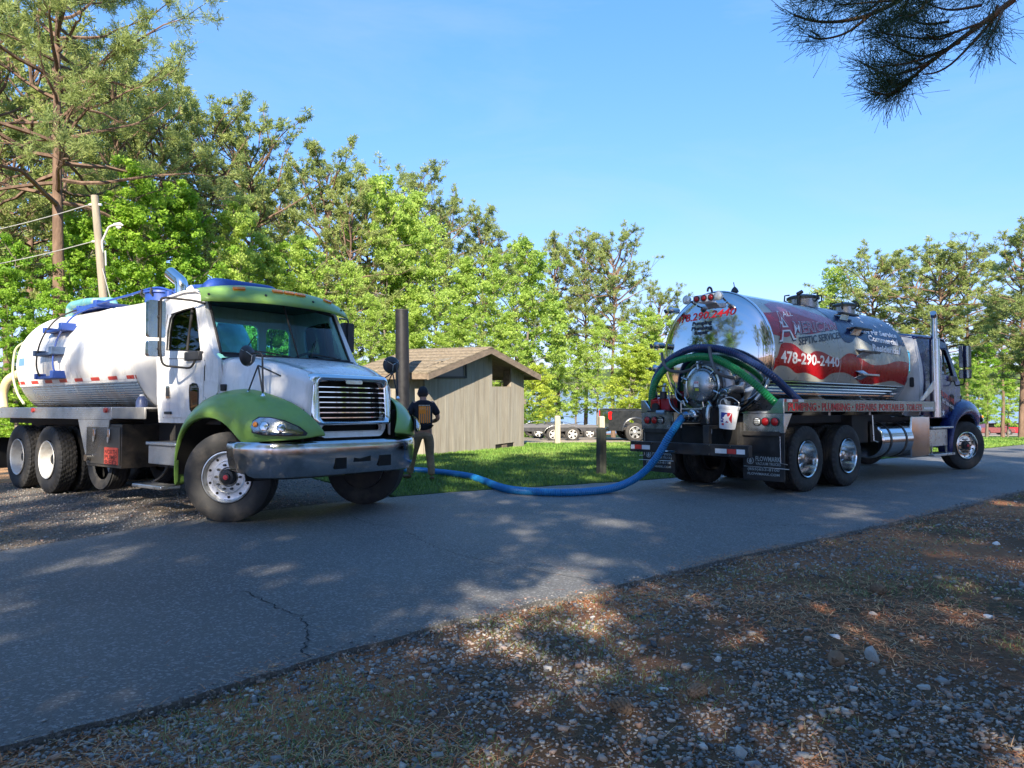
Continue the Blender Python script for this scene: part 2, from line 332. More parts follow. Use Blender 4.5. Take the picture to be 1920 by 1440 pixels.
lawn_poly = [(x-0.02, y+0.04) for x, y in far_j if x > -1.75]+[(24, 33.9), (8, 33.9), (7.5, 29.2), (2, 28.6), (-5, 27.5), (-12, 28), (-16, 25), (-9, 21.2), (-6, 18.1), (-4.6, 15.6), (-3.6, 13.7), (-2.6, 12.2), (-1.9, 11.3)]
lawn = slab('lawn', lawn_poly, 0.004, M_lawn, 0.05)
grid_sheet('meadow', np.linspace(8, 70, 30), np.array([34, 36, 38, 40, 43, 46, 50, 55, 60, 70, 80, 90]), lambda X, Y: Gv(X, Y)+0.0, M_lawn)
grid_sheet('forest_floor', np.linspace(-120, 8, 60), np.array([34.0, 36, 38, 42, 46, 52, 60, 70, 80, 95]), lambda X, Y: Gv(X, Y)+0.01, M_forest)
grid_sheet('forest_floor', np.linspace(-80, -13, 30), np.array([23.6, 26, 30, 33.99]), lambda X, Y: Gv(X, Y)+0.012, M_forest)
park = grid_sheet('parking_lot', np.linspace(-3, 9.6, 20), np.array([28.7, 30, 32, 34.0, 36, 38, 42, 46, 52, 60, 66]), lambda X, Y: Gv(X, Y)+0.016, M_park)
grid_sheet('parking_lot', np.linspace(38, 75, 20), np.array([78, 84, 90, 96, 102.0]), lambda X, Y: Gv(X, Y)+0.02, M_park)
# cracks in the asphalt
M_crack = mat('crack', (0.012, 0.012, 0.014), 0.95)
def crack(pts, wd, seed):
    P = resample(spline([(x, y, 0) for x, y in pts], 8), 0.035); L = []; Rr = []
    for i, p in enumerate(P):
        q = (P[min(i+1, len(P)-1)]-P[max(i-1, 0)]).normalized(); n = Vector((-q.y, q.x, 0))
        off = noise.noise((i*0.35, seed, 0))*0.065+noise.noise((i*0.9, seed, 7))*0.02
        ww = wd*(0.35+0.9*abs(noise.noise((i*0.5, seed, 9)))*1.6)*min(1, i/6+0.15, (len(P)-1-i)/6+0.15); c = p+n*off
        L.append((c.x+n.x*ww, c.y+n.y*ww, G(c.x, c.y)+0.004)); Rr.append((c.x-n.x*ww, c.y-n.y*ww, G(c.x, c.y)+0.004))
    b = MB(); b.loft([L, Rr], closed=False, caps=False); return b.build('crack', M_crack, road, smooth=0)
crack([(-1.05, 3.72), (-1.13, 4.02), (-1.21, 4.35), (-1.33, 4.6), (-1.55, 4.85), (-2.0, 5.35)], 0.007, 1)
crack([(-1.36, 4.62), (-1.2, 4.75), (-1.15, 4.95)], 0.004, 2)
crack([(-1.15, 7.9), (-.75, 7.0), (-.3, 6.4), (.25, 5.9), (.7, 5.5)], 0.0045, 3)
crack([(2.6, 8.2), (3.3, 8.3), (4.0, 8.35)], 0.006, 4)
crack([(-1.2, 8.0), (-1.7, 8.5), (-2.1, 9.3)], 0.005, 5)
crack([(4.2, 12.6), (6.5, 13.1), (8.6, 13.0)], 0.006, 8)
# lake and far shore
def watermat():
    m = bpy.data.materials.new('lake_water'); m.use_nodes = True; t = m.node_tree; L = t.links.new; p = t.nodes['Principled BSDF']
    p.inputs['Base Color'].default_value = (0.05, 0.12, 0.17, 1); p.inputs['Roughness'].default_value = 0.12; p.inputs['IOR'].default_value = 1.33
    tc = t.nodes.new('ShaderNodeTexCoord'); mp = t.nodes.new('ShaderNodeMapping'); mp.inputs['Scale'].default_value = (0.35, 1.2, 1); L(tc.outputs['Object'], mp.inputs[0])
    n = t.nodes.new('ShaderNodeTexNoise'); n.inputs['Scale'].default_value = 1.2; n.inputs['Detail'].default_value = 4; L(mp.outputs[0], n.inputs['Vector'])
    b = t.nodes.new('ShaderNodeBump'); b.inputs['Strength'].default_value = 0.12; b.inputs['Distance'].default_value = 0.25; L(n.outputs['Fac'], b.inputs['Height']); L(b.outputs[0], p.inputs['Normal']); return m
b = MB(); b.add([(-3000, 95, -6), (3000, 95, -6), (3000, 1300, -6), (-3000, 1300, -6)], [(0, 1, 2, 3)]); tag(b.build('lake', watermat(), None, smooth=0), kind='structure')
M_hill = groundmat('far_wood', (0.05, 0.075, 0.03), (0.09, 0.11, 0.045), None, s1=0.02, s2=0.15, bump=0.6, bs=0.2, d=2)
hx = np.linspace(-2600, 2600, 700); hy = np.array([1020, 1040, 1075, 1120, 1250])
def zh(X, Y):
    base = np.interp(Y, [1020, 1040, 1075, 1120, 1250], [-6.4, -3, 14, 22, 26])
    nz = np.vectorize(lambda x, y: noise.noise((x*0.004, y*0.01, 0))*7+noise.noise((x*0.03, y*0.03, 0))*4+noise.noise((x*0.1, y*0.1, 4))*3)(X, Y)
    return base+np.where(Y > 1030, nz, 0)
grid_sheet('hills', hx, hy, zh, M_hill)
b = MB(); b.add([(-2600, 1000, -6.2), (2600, 1000, -6.2), (2600, 1045, -2.4), (-2600, 1045, -2.4)], [(0, 1, 2, 3)]); tag(b.build('far_shore', M_sand, None, smooth=0), kind='structure')
# ------------------------------------------------------------------ gravel, needles, grass
def rotmats(n):
    q = rng.normal(size=(n, 4)); q /= np.linalg.norm(q, axis=1)[:, None]; w_, x, y, z = q.T
    return np.stack([1-2*(y*y+z*z), 2*(x*y-w_*z), 2*(x*z+w_*y), 2*(x*y+w_*z), 1-2*(x*x+z*z), 2*(y*z-w_*x), 2*(x*z-w_*y), 2*(y*z+w_*x), 1-2*(x*x+y*y)], -1).reshape(n, 3, 3)
CUBE = np.array([(-1,-1,-1),(1,-1,-1),(1,1,-1),(-1,1,-1),(-1,-1,1),(1,-1,1),(1,1,1),(-1,1,1)], float)
CF = np.array([(0,3,2,1),(4,5,6,7),(0,1,5,4),(1,2,6,5),(2,3,7,6),(3,0,4,7)])
def stones(name, P, size, m, tone, parent=None):
    n = len(P); S = size[:, None]*rng.uniform(0.5, 1.15, (n, 3)); S[:, 2] *= 0.62
    V = CUBE[None]*(rng.uniform(0.45, 0.95, (n, 8, 1)))+rng.normal(0, 0.12, (n, 8, 3)); V = V*S[:, None]
    a = rng.uniform(0, 2*pi, n); t = rng.normal(0, 0.25, n); R = np.zeros((n, 3, 3)); ca, sa = np.cos(a), np.sin(a); ct, st = np.cos(t), np.sin(t)
    R[:, 0, 0] = ca; R[:, 0, 1] = -sa*ct; R[:, 0, 2] = sa*st; R[:, 1, 0] = sa; R[:, 1, 1] = ca*ct; R[:, 1, 2] = -ca*st; R[:, 2, 1] = st; R[:, 2, 2] = ct
    V = np.einsum('nij,nkj->nki', R, V)+P[:, None]; F = (CF[None]+8*np.arange(n)[:, None, None]).reshape(-1, 4)
    return npmesh(name, V.reshape(-1, 3), F, m, parent, np.repeat(tone, 8))
def fnoise(x, y, s, w_=0.0): return np.array([noise.noise((a*s, b*s, w_)) for a, b in zip(x, y)])
def gz(x, y):
    z = -SLOPE*y-0.035+np.minimum(np.array([noise.noise((a*1.7, b*1.7, 0))*0.02+noise.noise((a*6, b*6, 5))*0.008 for a, b in zip(x, y)]), 0.018); return z
verge_poly = near_j+[(34, 0), (0, -14)]
def sample_verge(n, ymin=1.9, ymax=15, pw=1.0):
    u = rng.uniform(0, 1, n); y = ymin*(ymax/ymin)**(u**pw); x = rng.uniform(-1, 1, n)*(0.80*y+0.5); k = in_poly(x, y, verge_poly) & ~in_poly(x, y, road_poly); return x[k], y[k]
x, y = sample_verge(125000)
gm = fnoise(x, y, 0.55, 1.0)+0.5*fnoise(x, y, 1.7, 2.0)-0.10*(x-1.0*y*0.3)      # where gravel lies
keep = rng.uniform(0, 1, len(x)) < np.clip(0.74+gm*1.4, 0.16, 1.0); x, y = x[keep], y[keep]
size = np.clip(rng.lognormal(-5.02, 0.48, len(x)), 0.003, 0.024)*np.clip(0.85+0.05*y, 1, 1.6)
z = gz(x, y)+size*0.25
M_stone = tonemat('gravel_stone', [(0.09, 0.09, 0.095), (0.17, 0.168, 0.172), (0.25, 0.245, 0.245), (0.34, 0.32, 0.295), (0.34, 0.20, 0.14), (0.58, 0.55, 0.51)], 0.75)
tone = np.clip(rng.beta(1.0, 1.15, len(x)), 0, 1)
tag(stones('gravel', np.stack([x, y, z], -1), size, M_stone, tone), kind='stuff', label='grey gravel scattered over the roadside verge')
# crumbs along the broken road edge
e_ = np.array([(a, b) for a, b in near_j if 1.2 < b < 16 and a > -3]); i_ = rng.integers(0, len(e_)-1, 5200); q_ = e_[i_]+(e_[i_+1]-e_[i_])*rng.uniform(0, 1, (5200, 1)); dd = e_[i_+1]-e_[i_]; dd /= np.linalg.norm(dd, axis=1)[:, None]
o_ = rng.normal(-0.02, 0.045, 5200)+np.abs(rng.normal(0, .05, 5200))*(rng.uniform(0, 1, 5200) < .3); q_ = q_+np.stack([-dd[:, 1], dd[:, 0]], -1)*o_[:, None]; sz = np.clip(rng.lognormal(-5.2, 0.4, 5200), 0.002, 0.014)
tag(stones('gravel', np.stack([q_[:, 0], q_[:, 1], -SLOPE*q_[:, 1]+np.where(o_ > 0, 0.0, -0.022)+sz*.3], -1), sz, M_stone, rng.beta(1.2, 2.2, 5200)), kind='stuff', label='dark crumbs of asphalt and grit along the broken road edge')
# gravel under the white truck
xx = rng.uniform(-9, -2, 34000); yy = rng.uniform(6.0, 15, 34000); k = in_poly(xx, yy, lot_poly) & (rng.uniform(0, 1, 34000) < 8/yy); xx, yy = xx[k], yy[k]
sz = np.clip(rng.lognormal(-4.9, 0.4, len(xx)), 0.004, 0.02)
tag(stones('gravel', np.stack([xx, yy, -SLOPE*yy+sz*0.2], -1), sz, M_stone, rng.beta(1.3, 1.8, len(xx))), kind='stuff', label='loose gravel on the lot beneath the white truck')
def blades(name, x, y, z, h, wd, m, tone, lean=0.5, flat=None):
    n = len(x); a = rng.uniform(0, 2*pi, n); d = np.stack([np.cos(a), np.sin(a)], -1)
    base = np.stack([x, y, z], -1); side = np.stack([-d[:, 1], d[:, 0], np.zeros(n)], -1)*wd[:, None]
    if flat is None:
        L = h*lean*rng.uniform(0.1, 1.2, n); tip = base+np.concatenate([d*L[:, None], (h*rng.uniform(0.6, 1, n))[:, None]], 1)
    else: tip = base+np.concatenate([d*h[:, None], (rng.uniform(-0.05, 0.25, n)*h*flat)[:, None]], 1)
    mid = (base+tip)/2+np.array([0, 0, 1])*(h*(0.12 if flat is None else 0.03))[:, None]
    V = np.stack([base-side, base+side, mid+side*0.8, mid-side*0.8, tip], 1).reshape(-1, 3); i = 5*np.arange(n)[:, None]
    F = np.concatenate([i+[[0, 1, 2]], i+[[0, 2, 3]], i+[[3, 2, 4]]]); return npmesh(name, V, F, m, None, np.repeat(tone, 5))
M_needle = tonemat('dry_needles', [(0.40, 0.10, 0.035), (0.58, 0.20, 0.07), (0.65, 0.34, 0.16), (0.56, 0.44, 0.26)], 0.8)
x, y = sample_verge(150000, pw=1.0)
nm = fnoise(x, y, 0.7, 8.0)+0.4*fnoise(x, y, 2.2, 9.0)+0.045*(x-y*0.25)
ne = np.array([(a, b) for a, b in near_j if b > 1]); de = np.min(np.hypot(x[:, None]-ne[::3, 0][None], y[:, None]-ne[::3, 1][None]), 1)
k = rng.uniform(0, 1, len(x)) < np.clip(0.18+nm*2.0+0.8*np.exp(-de/0.2), 0.03, 1); x, y = x[k], y[k]; n = len(x)
h = rng.uniform(0.03, 0.10, n)
tag(blades('pine_needles', x, y, gz(x, y)+0.008, h, np.full(n, 0.0016)*np.clip(y/4, 1, 3), M_needle, rng.uniform(0, 1, n), flat=1), kind='stuff', label='rust coloured fallen pine needles on the verge')
M_grass = tonemat('verge_grass', [(0.07, 0.13, 0.035), (0.14, 0.22, 0.06), (0.26, 0.28, 0.11), (0.42, 0.34, 0.18)], 0.7)
x, y = sample_verge(130000)
gm2 = fnoise(x, y, 0.8, 21.0)+0.6*fnoise(x, y, 3.0, 22.0); de = np.min(np.hypot(x[:, None]-ne[::3, 0][None], y[:, None]-ne[::3, 1][None]), 1)
k = rng.uniform(0, 1, len(x)) < np.clip(0.04+gm2*1.6+0.35*np.exp(-de/0.12), 0.0, 1); x, y = x[k], y[k]; n = len(x)
tag(blades('verge_grass', x, y, gz(x, y), rng.uniform(0.012, 0.042, n), np.full(n, 0.0015)*np.clip(y/4, 1, 3), M_grass, rng.uniform(0, 1, n), lean=1.9), kind='stuff', label='thin dark green grass growing between the gravel')
# lawn
M_lgrass = tonemat('lawn_grass', [(0.06, 0.14, 0.02), (0.11, 0.22, 0.03), (0.17, 0.29, 0.045), (0.27, 0.35, 0.08)], 0.6)
x = rng.uniform(-6, 26, 900000); y = 11*(34/11)**rng.uniform(0, 1, 900000); k = np.abs(x) < 0.75*y; x, y = x[k], y[k]
k = in_poly(x, y, lawn_poly); x, y = x[k][:165000], y[k][:165000]; n = len(x)
tn = np.clip(0.5+0.5*fnoise(x, y, 0.5, 3.0)+0.35*fnoise(x, y, 2.5, 5.0)+rng.normal(0, 0.18, n), 0, 1)
tag(blades('lawn_grass', x, y, -SLOPE*y+0.0, rng.uniform(0.03, 0.085, n)*(1+0.4*fnoise(x, y, 1.5, 13.0)), 0.0019*y/8, M_lgrass, tn, lean=0.8), kind='stuff', label='short bright green lawn grass')
# needles drifted over the road edge
n = 5200; i_ = rng.integers(0, len(e_)-1, n); q_ = e_[i_]+(e_[i_+1]-e_[i_])*rng.uniform(0, 1, (n, 1)); dd = e_[i_+1]-e_[i_]; dd /= np.linalg.norm(dd, axis=1)[:, None]; o_ = np.abs(rng.normal(0, .08, n))+rng.exponential(.25, n)*(rng.uniform(0, 1, n) < .12); q_ = q_+np.stack([-dd[:, 1], dd[:, 0]], -1)*o_[:, None]
nk = fnoise(q_[:, 0], q_[:, 1], 1.3, 44.0)+rng.normal(0, .15, n) > -.02; q_ = q_[nk]; n = len(q_)
tag(blades('pine_needles', q_[:, 0], q_[:, 1], -SLOPE*q_[:, 1]+.003, rng.uniform(.03, .09, n), np.full(n, .0016), M_needle, rng.uniform(0, 1, n), flat=.3), kind='stuff', label='rust coloured pine needles drifted over the edge of the road')
# individual rocks on the verge
M_rock = mat('pale_rock', (0.42, 0.40, 0.38), 0.8, var=0.3, scale=9, bump=0.6, bscale=30, dirt=(0.28, 0.16, 0.09), dscale=6, damt=0.8)
M_rock2 = mat('white_rock', (0.6, 0.6, 0.6), 0.75, var=0.15, scale=9, bump=0.5, bscale=30)
M_rock3 = mat('grey_rock', (0.20, 0.20, 0.22), 0.8, var=0.3, scale=9, bump=0.6, bscale=30)
def rock(px, py, sx, sy, sz, m, seed, label):
    sx, sy, sz = sx*.72, sy*.72, sz*.72
    d = 1794/(py-768); x = (px-960)/1380*d; bm = bmesh.new(); bmesh.ops.create_icosphere(bm, subdivisions=3, radius=1)
    for v in bm.verts:
        n = v.co.normalized(); k = 1+0.45*noise.noise(n*1.3+Vector((seed*7, 0, 0)))+0.1*noise.noise(n*4+Vector((0, seed, 0)))
        c = n*k
        for pl in range(5):
            pn = Vector((cos(seed*3+pl*1.9), sin(seed*5+pl*2.3), 0.4*sin(pl*4+seed)+0.3)).normalized(); e = c.dot(pn)-0.6
            if e > 0: c -= pn*e
        v.co = Vector((c.x*sx, c.y*sy, c.z*sz))
    me = bpy.data.meshes.new('rock'); bm.to_mesh(me); bm.free(); me.materials.append(m); me.shade_smooth(); me.set_sharp_from_angle(angle=radians(28))
    o = link(bpy.data.objects.new('rock', me)); o.location = (x, d, -SLOPE*d-0.035+sz*0.35); o.rotation_euler = (0, 0, seed*1.7); tag(o, label, 'rock', 'pale rocks on the verge')
rock(1634, 1222, .075, .055, .062, M_rock, 1, 'largest pointed pale rock standing up on the verge')
rock(1346, 1226, .034, .028, .026, M_rock2, 2, 'small white rounded rock alone on the gravel verge')
rock(1566, 1183, .065, .035, .018, M_rock2, 3, 'flat whitish rock just above the big pointed rock')
rock(1733, 1276, .06, .04, .016, M_rock, 4, 'flat pinkish grey rock below and right of the big pointed rock')
rock(1246, 1280, .04, .028, .014, M_rock2, 5, 'flat bluish white rock below the small white rounded rock')
rock(1718, 1308, .06, .045, .022, M_rock3, 6, 'dull grey rock half sunk in dark soil')
rock(1852, 1147, .06, .04, .02, M_rock2, 7, 'white rock near the right edge of the verge')
rock(1868, 1013, .12, .05, .02, M_rock2, 8, 'long flat pale rock in the grass near the road bend')
rock(1638, 1142, .045, .03, .018, M_rock, 9, 'small tan rock behind the flat whitish rock')
rock(1388, 1396, .05, .04, .028, M_rock, 10, 'pinkish rock at the lower edge of the verge')
rock(1420, 1420, .04, .03, .022, M_rock3, 11, 'dark purple grey rock at the very bottom edge of the verge')
# pine cones
M_cone = mat('cone_scale', (0.26, 0.17, 0.11), 0.8, var=0.4)
def cone(px, py, L, seed, label):
    d = 1794/(py-768); x = (px-960)/1380*d; b = MB(); r0 = random.Random(seed)
    b.lathe([(-L/2, .002), (-L*.3, L*.22), (0, L*.26), (L*.35, L*.15), (L/2, .002)], 10)
    for k in range(70):
        t = k/70; a = k*2.39996; rr = L*(0.30*sin(pi*min(1, t*.8+.15))+.04); X = (t-.5)*L
        M = Matrix.Rotation(a, 4, 'X') @ Matrix.Translation((X, 0, rr)) @ Matrix.Rotation(radians(-50), 4, 'Y')
        b.box(-L*.09, L*.09, -L*.07, L*.07, -L*.018, L*.018, M)
    o = b.build('pine_cone', M_cone, None, smooth=0); o.location = (x, d, -SLOPE*d-0.035+L*.28); o.rotation_euler = (0, .1, seed); tag(o, label, 'pine cone', 'pine cones on the verge')
cone(1165, 1322, .10, 2.6, 'brown pine cone in the middle of the gravel verge')
cone(1568, 1232, .10, 1.0, 'dark pine cone beside the big pointed rock')
cone(1308, 1292, .09, 0.4, 'dark pine cone right of the flat bluish white rock')
cone(1645, 1102, .10, 2.0, 'reddish pine cone on bare soil behind the rocks')
# twig on the lot
b = MB(); d = 1794/(966-768); b.tube([((110-960)/1380*9.1, 9.15, -SLOPE*9.15+.02), ((135-960)/1380*9.15, 9.2, -SLOPE*9.2+.03), ((160-960)/1380*9.2, 9.25, -SLOPE*9.25+.015)], [.006, .005, .003], 5)
b.tube([((152-960)/1380*9.2, 9.23, -SLOPE*9.23+.02), ((165-960)/1380*9.0, 9.0, -SLOPE*9+.02)], [.004, .002], 5)
tag(b.build('twig', mat('twig_bark', (0.07, 0.05, 0.04), 0.9), None), 'thin forked twig lying on the gravel lot', 'twig')
SHADE = [('pine2', -3.0, -8.0, 15.5, 1.3), ('pine1', 1.0, -8, 15, 1.3), ('pine3', 4.6, -7, 17, 1.4), ('pine0', 8.4, -7.5, 14, 1.35), ('pine1', 12.4, -5.5, 13.5, 1.4), ('pine3', 17, -3.5, 14, 1.3),
    ('leaf2', -3.2, -8.8, 14, .85), ('leaf5', -6.0, -6.0, 8.5, 1.2), ('leaf5', -1.8, -5.6, 9.5, 1.25), ('leaf2', 1.6, -5.2, 9.6, 1.15), ('leaf3', 5.2, -5.6, 9.5, 1.15), ('leaf5', 9.0, -5.0, 10, 1.3), ('leaf5', 12.8, -3.2, 9.5, 1.3), ('pine3', 4.6, -12.5, 17, 1.25), ('pine1', -9.5, -14, 15, 1.2), ('pine0', -16, -10, 15, 1.2)]
SIDE = [('pine4', 22, 3, 15, 1.3), ('pine0', 27, 8, 16, 1.3), ('leaf3', 25, 5.5, 8, 1.5), ('pine2', 32, 12, 16, 1.3), ('leaf2', 30, 9, 8, 1.5), ('pine4', 37, 17, 16, 1.3), ('leaf3', 35, 14.5, 8, 1.5), ('pine1', 42, 22, 16, 1.3), ('leaf2', 40, 19, 8, 1.5), ('pine4', 47, 27, 16, 1.3), ('leaf3', 50, 33, 10, 1.5),
    ('pine4', -22, 3, 15, 1.3), ('leaf3', -19, 5, 8, 1.4), ('pine2', -24, 8, 16, 1.3), ('leaf2', -21, 10, 8, 1.5), ('pine0', -27, 13, 17, 1.3), ('leaf3', -23, 14, 8, 1.5)]
# ------------------------------------------------------------------ trees
M_bark = mat('pine_bark', (0.17, 0.115, 0.085), 0.95, var=0.45, scale=3.5, bump=1.0, bscale=14, stretch=(1, 1, 0.35), spec=0.1)
M_bark2 = mat('grey_bark', (0.17, 0.15, 0.125), 0.95, var=0.35, scale=5, bump=0.8, bscale=22, stretch=(1, 1, 0.4), spec=0.1)
M_pineleaf = leafmat('pine_foliage', (0.15, 0.22, 0.065), (0.38, 0.43, 0.14), 0.40)
M_leafA = leafmat('spring_leaves', (0.19, 0.33, 0.05), (0.48, 0.60, 0.15), 0.48)
M_leafB = leafmat('fresh_green_leaves', (0.12, 0.28, 0.03), (0.36, 0.54, 0.07), 0.48)
M_leafY = leafmat('yellow_green_leaves', (0.25, 0.36, 0.05), (0.50, 0.57, 0.10), 0.5)
def limb_path(p, az, L, rise, droop, R, n=7, wig=0.12):
    pts = [Vector(p)]; d = Vector((cos(az)*cos(rise), sin(az)*cos(rise), sin(rise)))
    for i in range(n):
        d = (d+Vector((R.gauss(0, wig), R.gauss(0, wig), R.gauss(0, wig)+droop))).normalized(); pts.append(pts[-1]+d*(L/n))
    return pts
def leaves_mesh(centers, radii, counts, size, R, flat=0.6, tonebase=None):
    P = []; T = []; S = []
    for c, r, n, tb in zip(centers, radii, counts, tonebase):
        q = R.normal(size=(n, 3)); q /= np.linalg.norm(q, axis=1)[:, None]; q *= (R.uniform(0, 1, (n, 1))**0.45)*r*np.array([1, 1, flat])
        P.append(q+np.array(c)); T.append(np.clip(tb+R.normal(0, 0.16, n), 0, 1))
    P = np.concatenate(P); T = np.concatenate(T); n = len(P); s = size*R.uniform(0.55, 1.25, n)
    nrm = R.normal(size=(n, 3))*np.array([1, 1, 0.9])+np.array([0, 0, 0.7]); nrm /= np.linalg.norm(nrm, axis=1)[:, None]
    u = np.cross(nrm, R.normal(size=(n, 3))); u /= np.linalg.norm(u, axis=1)[:, None]; v = np.cross(nrm, u)
    V = np.stack([P-u*s[:, None], P-v*s[:, None]*0.62+nrm*s[:, None]*0.15, P+u*s[:, None], P+v*s[:, None]*0.62+nrm*s[:, None]*0.15], 1)
    return V.reshape(-1, 3), np.arange(4*n).reshape(n, 4), np.repeat(T, 4)
def needles_mesh(tips, dirs, n_per, length, width, R, tone):
    m = len(tips); tips = np.asarray(tips); dirs = np.asarray(dirs); T = np.repeat(np.arange(m), n_per); n = len(T)
    d = dirs[T]*0.55+R.normal(size=(n, 3))*0.55; d /= np.linalg.norm(d, axis=1)[:, None]
    L = length*R.uniform(0.6, 1.15, n); p0 = tips[T]-dirs[T]*R.uniform(0, 0.18, n)[:, None]+R.normal(0, 0.02, (n, 3))
    s = np.cross(d, R.normal(size=(n, 3))); s /= np.linalg.norm(s, axis=1)[:, None]; s *= width/2
    tip = p0+d*L[:, None]; V = np.stack([p0-s*0.6, p0+s*0.6, tip+s, tip-s], 1).reshape(-1, 3)
    tn = np.clip(np.asarray(tone)[T]+R.normal(0, 0.15, n), 0, 1); return V, np.arange(4*n).reshape(n, 4), np.repeat(tn, 4)
def trunk_pts(H, R, bend=0.25, n=12):
    pts = []; ox = R.uniform(0, 9)
    for i in range(n+1):
        t = i/n; pts.append(Vector((bend*noise.noise((t*1.3+ox, 0, 0))*min(1, t*3), bend*noise.noise((0, t*1.3+ox, 5))*min(1, t*3), H*t)))
    return pts
def at_h(pts, H, z):
    t = max(0, min(0.9999, z/H))*(len(pts)-1); i = int(t); return pts[i].lerp(pts[i+1], t-i)
def make_pine(seed, H=16.0, r0=0.20, clear=0.45, reach=2.8, nl=54, needle=(0.22, 0.042), per=12, tufts=8, puff=1.0, shape='round'):
    R = random.Random(seed); RN = np.random.default_rng(seed); tp = trunk_pts(H, R, 0.5); wood = MB()
    wood.tube(tp, [r0*(1.18 if i == 0 else (1-0.86*(i/12)**1.1)) for i in range(13)], 9)
    tips = []; dirs = []; tone = []
    for i in range(nl):
        f = clear+(1-clear)*((i+R.random())/nl); z = f*H; p = at_h(tp, H, z); az = i*2.4+R.uniform(-.5, .5)
        g = (f-clear)/(1-clear)
        prof = (0.62+0.9*g-0.95*g*g*g*g) if shape == 'round' else (1.05-0.6*g)
        L = reach*max(0.22, prof)*1.2*R.uniform(0.6, 1.25); rise = radians(R.uniform(0, 40) if shape == 'round' else R.uniform(-8, 20))+g*g*0.7
        pts = limb_path(p, az, L, rise, 0.03, R, 7, .17); wood.tube(pts, [max(0.012, (0.04+0.009*L)*(1-0.8*k/7)) for k in range(8)], 5, False)
        for k in (3, 4, 5, 6, 7, 7):
            q = pts[k]; dd = (pts[k]-pts[k-1]).normalized(); a2 = R.uniform(-1.2, 1.2) if k < 7 else R.uniform(-.5, .5)
            d2 = Vector((dd.x*cos(a2)-dd.y*sin(a2), dd.x*sin(a2)+dd.y*cos(a2), dd.z*0.5+R.uniform(0.1, 0.7))).normalized()
            l2 = L*R.uniform(0.10, 0.26)+0.18; tb = 0.45+R.uniform(-.32, .38); cpt = q+d2*l2
            wood.tube([q, q+d2*l2*0.5+Vector((0, 0, .02)), cpt], [0.018, 0.013, 0.008], 3, False)
            rr = R.uniform(.24, .46)*(puff if shape == 'round' else puff*1.1)
            for j in range(int(tufts*R.uniform(.6, 1.3))):
                v_ = Vector((R.gauss(0, 1), R.gauss(0, 1), R.gauss(0, 1))).normalized(); v_.z = v_.z*.7+.12; qq = cpt+v_*rr*R.uniform(.45, 1.0)
                dj = (v_+Vector((0, 0, .45))+Vector((R.gauss(0, .2), R.gauss(0, .2), 0))).normalized(); tips.append(tuple(qq)); dirs.append(tuple(dj)); tone.append(tb+R.uniform(-.1, .1))
    V, F, T = needles_mesh(tips, dirs, per, needle[0], needle[1], RN, tone)
    tw = wood.build('trunk', M_bark, None, smooth=60); cr = npmesh('crown', V, F, M_pineleaf, None, T); return tw, cr
def make_broad(seed, H=12.0, r0=0.13, clear=0.2, reach=2.9, nl=40, leaf=0.082, per=64, m=None, spread=0.5, col=0.6):
    R = random.Random(seed); RN = np.random.default_rng(seed); tp = trunk_pts(H, R, 0.7); wood = MB()
    wood.tube(tp, [r0*(1.2 if i == 0 else (1-0.9*(i/12))) for i in range(13)], 8)
    C = []; RR = []; N = []; TB = []
    for i in range(nl):
        f = clear+(1-clear)*((i+R.random())/nl); p = at_h(tp, H, f*H); g = (f-clear)/(1-clear); az = i*2.4+R.uniform(-.5, .5)
        L = reach*max(0.3, (0.8+1.0*g-1.45*g*g))*R.uniform(0.5, 1.25); pts = limb_path(p, az, L, radians(R.uniform(20, 62)), 0.02, R, 6, .2)
        wood.tube(pts, [max(0.008, 0.045*(1-k/7)) for k in range(7)], 4, False)
        for k in range(2, 7):
            for _ in range(2):
                off = Vector((R.gauss(0, 1), R.gauss(0, 1), R.gauss(0, .8)))*0.22*L
                C.append(tuple(pts[k]+off)); RR.append(R.uniform(0.25, 0.62)*spread*1.3); N.append(int(per*R.uniform(0.5, 1.3))); TB.append(0.5+R.uniform(-.3, .35))
    V, F, T = leaves_mesh(C, RR, N, leaf, RN, 0.7, TB)
    tw = wood.build('trunk', M_bark2, None, smooth=60); cr = npmesh('crown', V, F, m or M_leafA, None, T); return tw, cr
PROTO = {}
for k, a in enumerate([dict(seed=11, clear=.42), dict(seed=23, clear=.50, reach=3.2), dict(seed=37, clear=.36, reach=2.6, nl=52), dict(seed=41, clear=.55, reach=3.0, nl=40), dict(seed=59, clear=.30, reach=2.9, nl=56)]): PROTO['pine%d' % k] = make_pine(**a)
PROTO['hero'] = make_pine(97, H=20, r0=.27, clear=.44, reach=4.8, nl=64, needle=(.24, .022), per=13, tufts=13, puff=1.15, shape='wide')
for k, a in enumerate([dict(seed=5, m=M_leafA), dict(seed=8, m=M_leafA, reach=2.0, clear=.15), dict(seed=13, m=M_leafB, reach=2.8, per=74, leaf=.085), dict(seed=17, m=M_leafB, reach=3.0, clear=.12, per=72, leaf=.082), dict(seed=19, m=M_leafY, H=7, reach=2.4, clear=.1, nl=34), dict(seed=29, m=M_leafA, reach=2.2, clear=.25, per=42, leaf=.065), dict(seed=71, m=M_leafB, H=4, r0=.05, reach=1.6, clear=.05, nl=26, per=44)]): PROTO['leaf%d' % k] = make_broad(**a)
HT = {'hero': 20, 'leaf4': 7, 'leaf6': 4}
used = set()
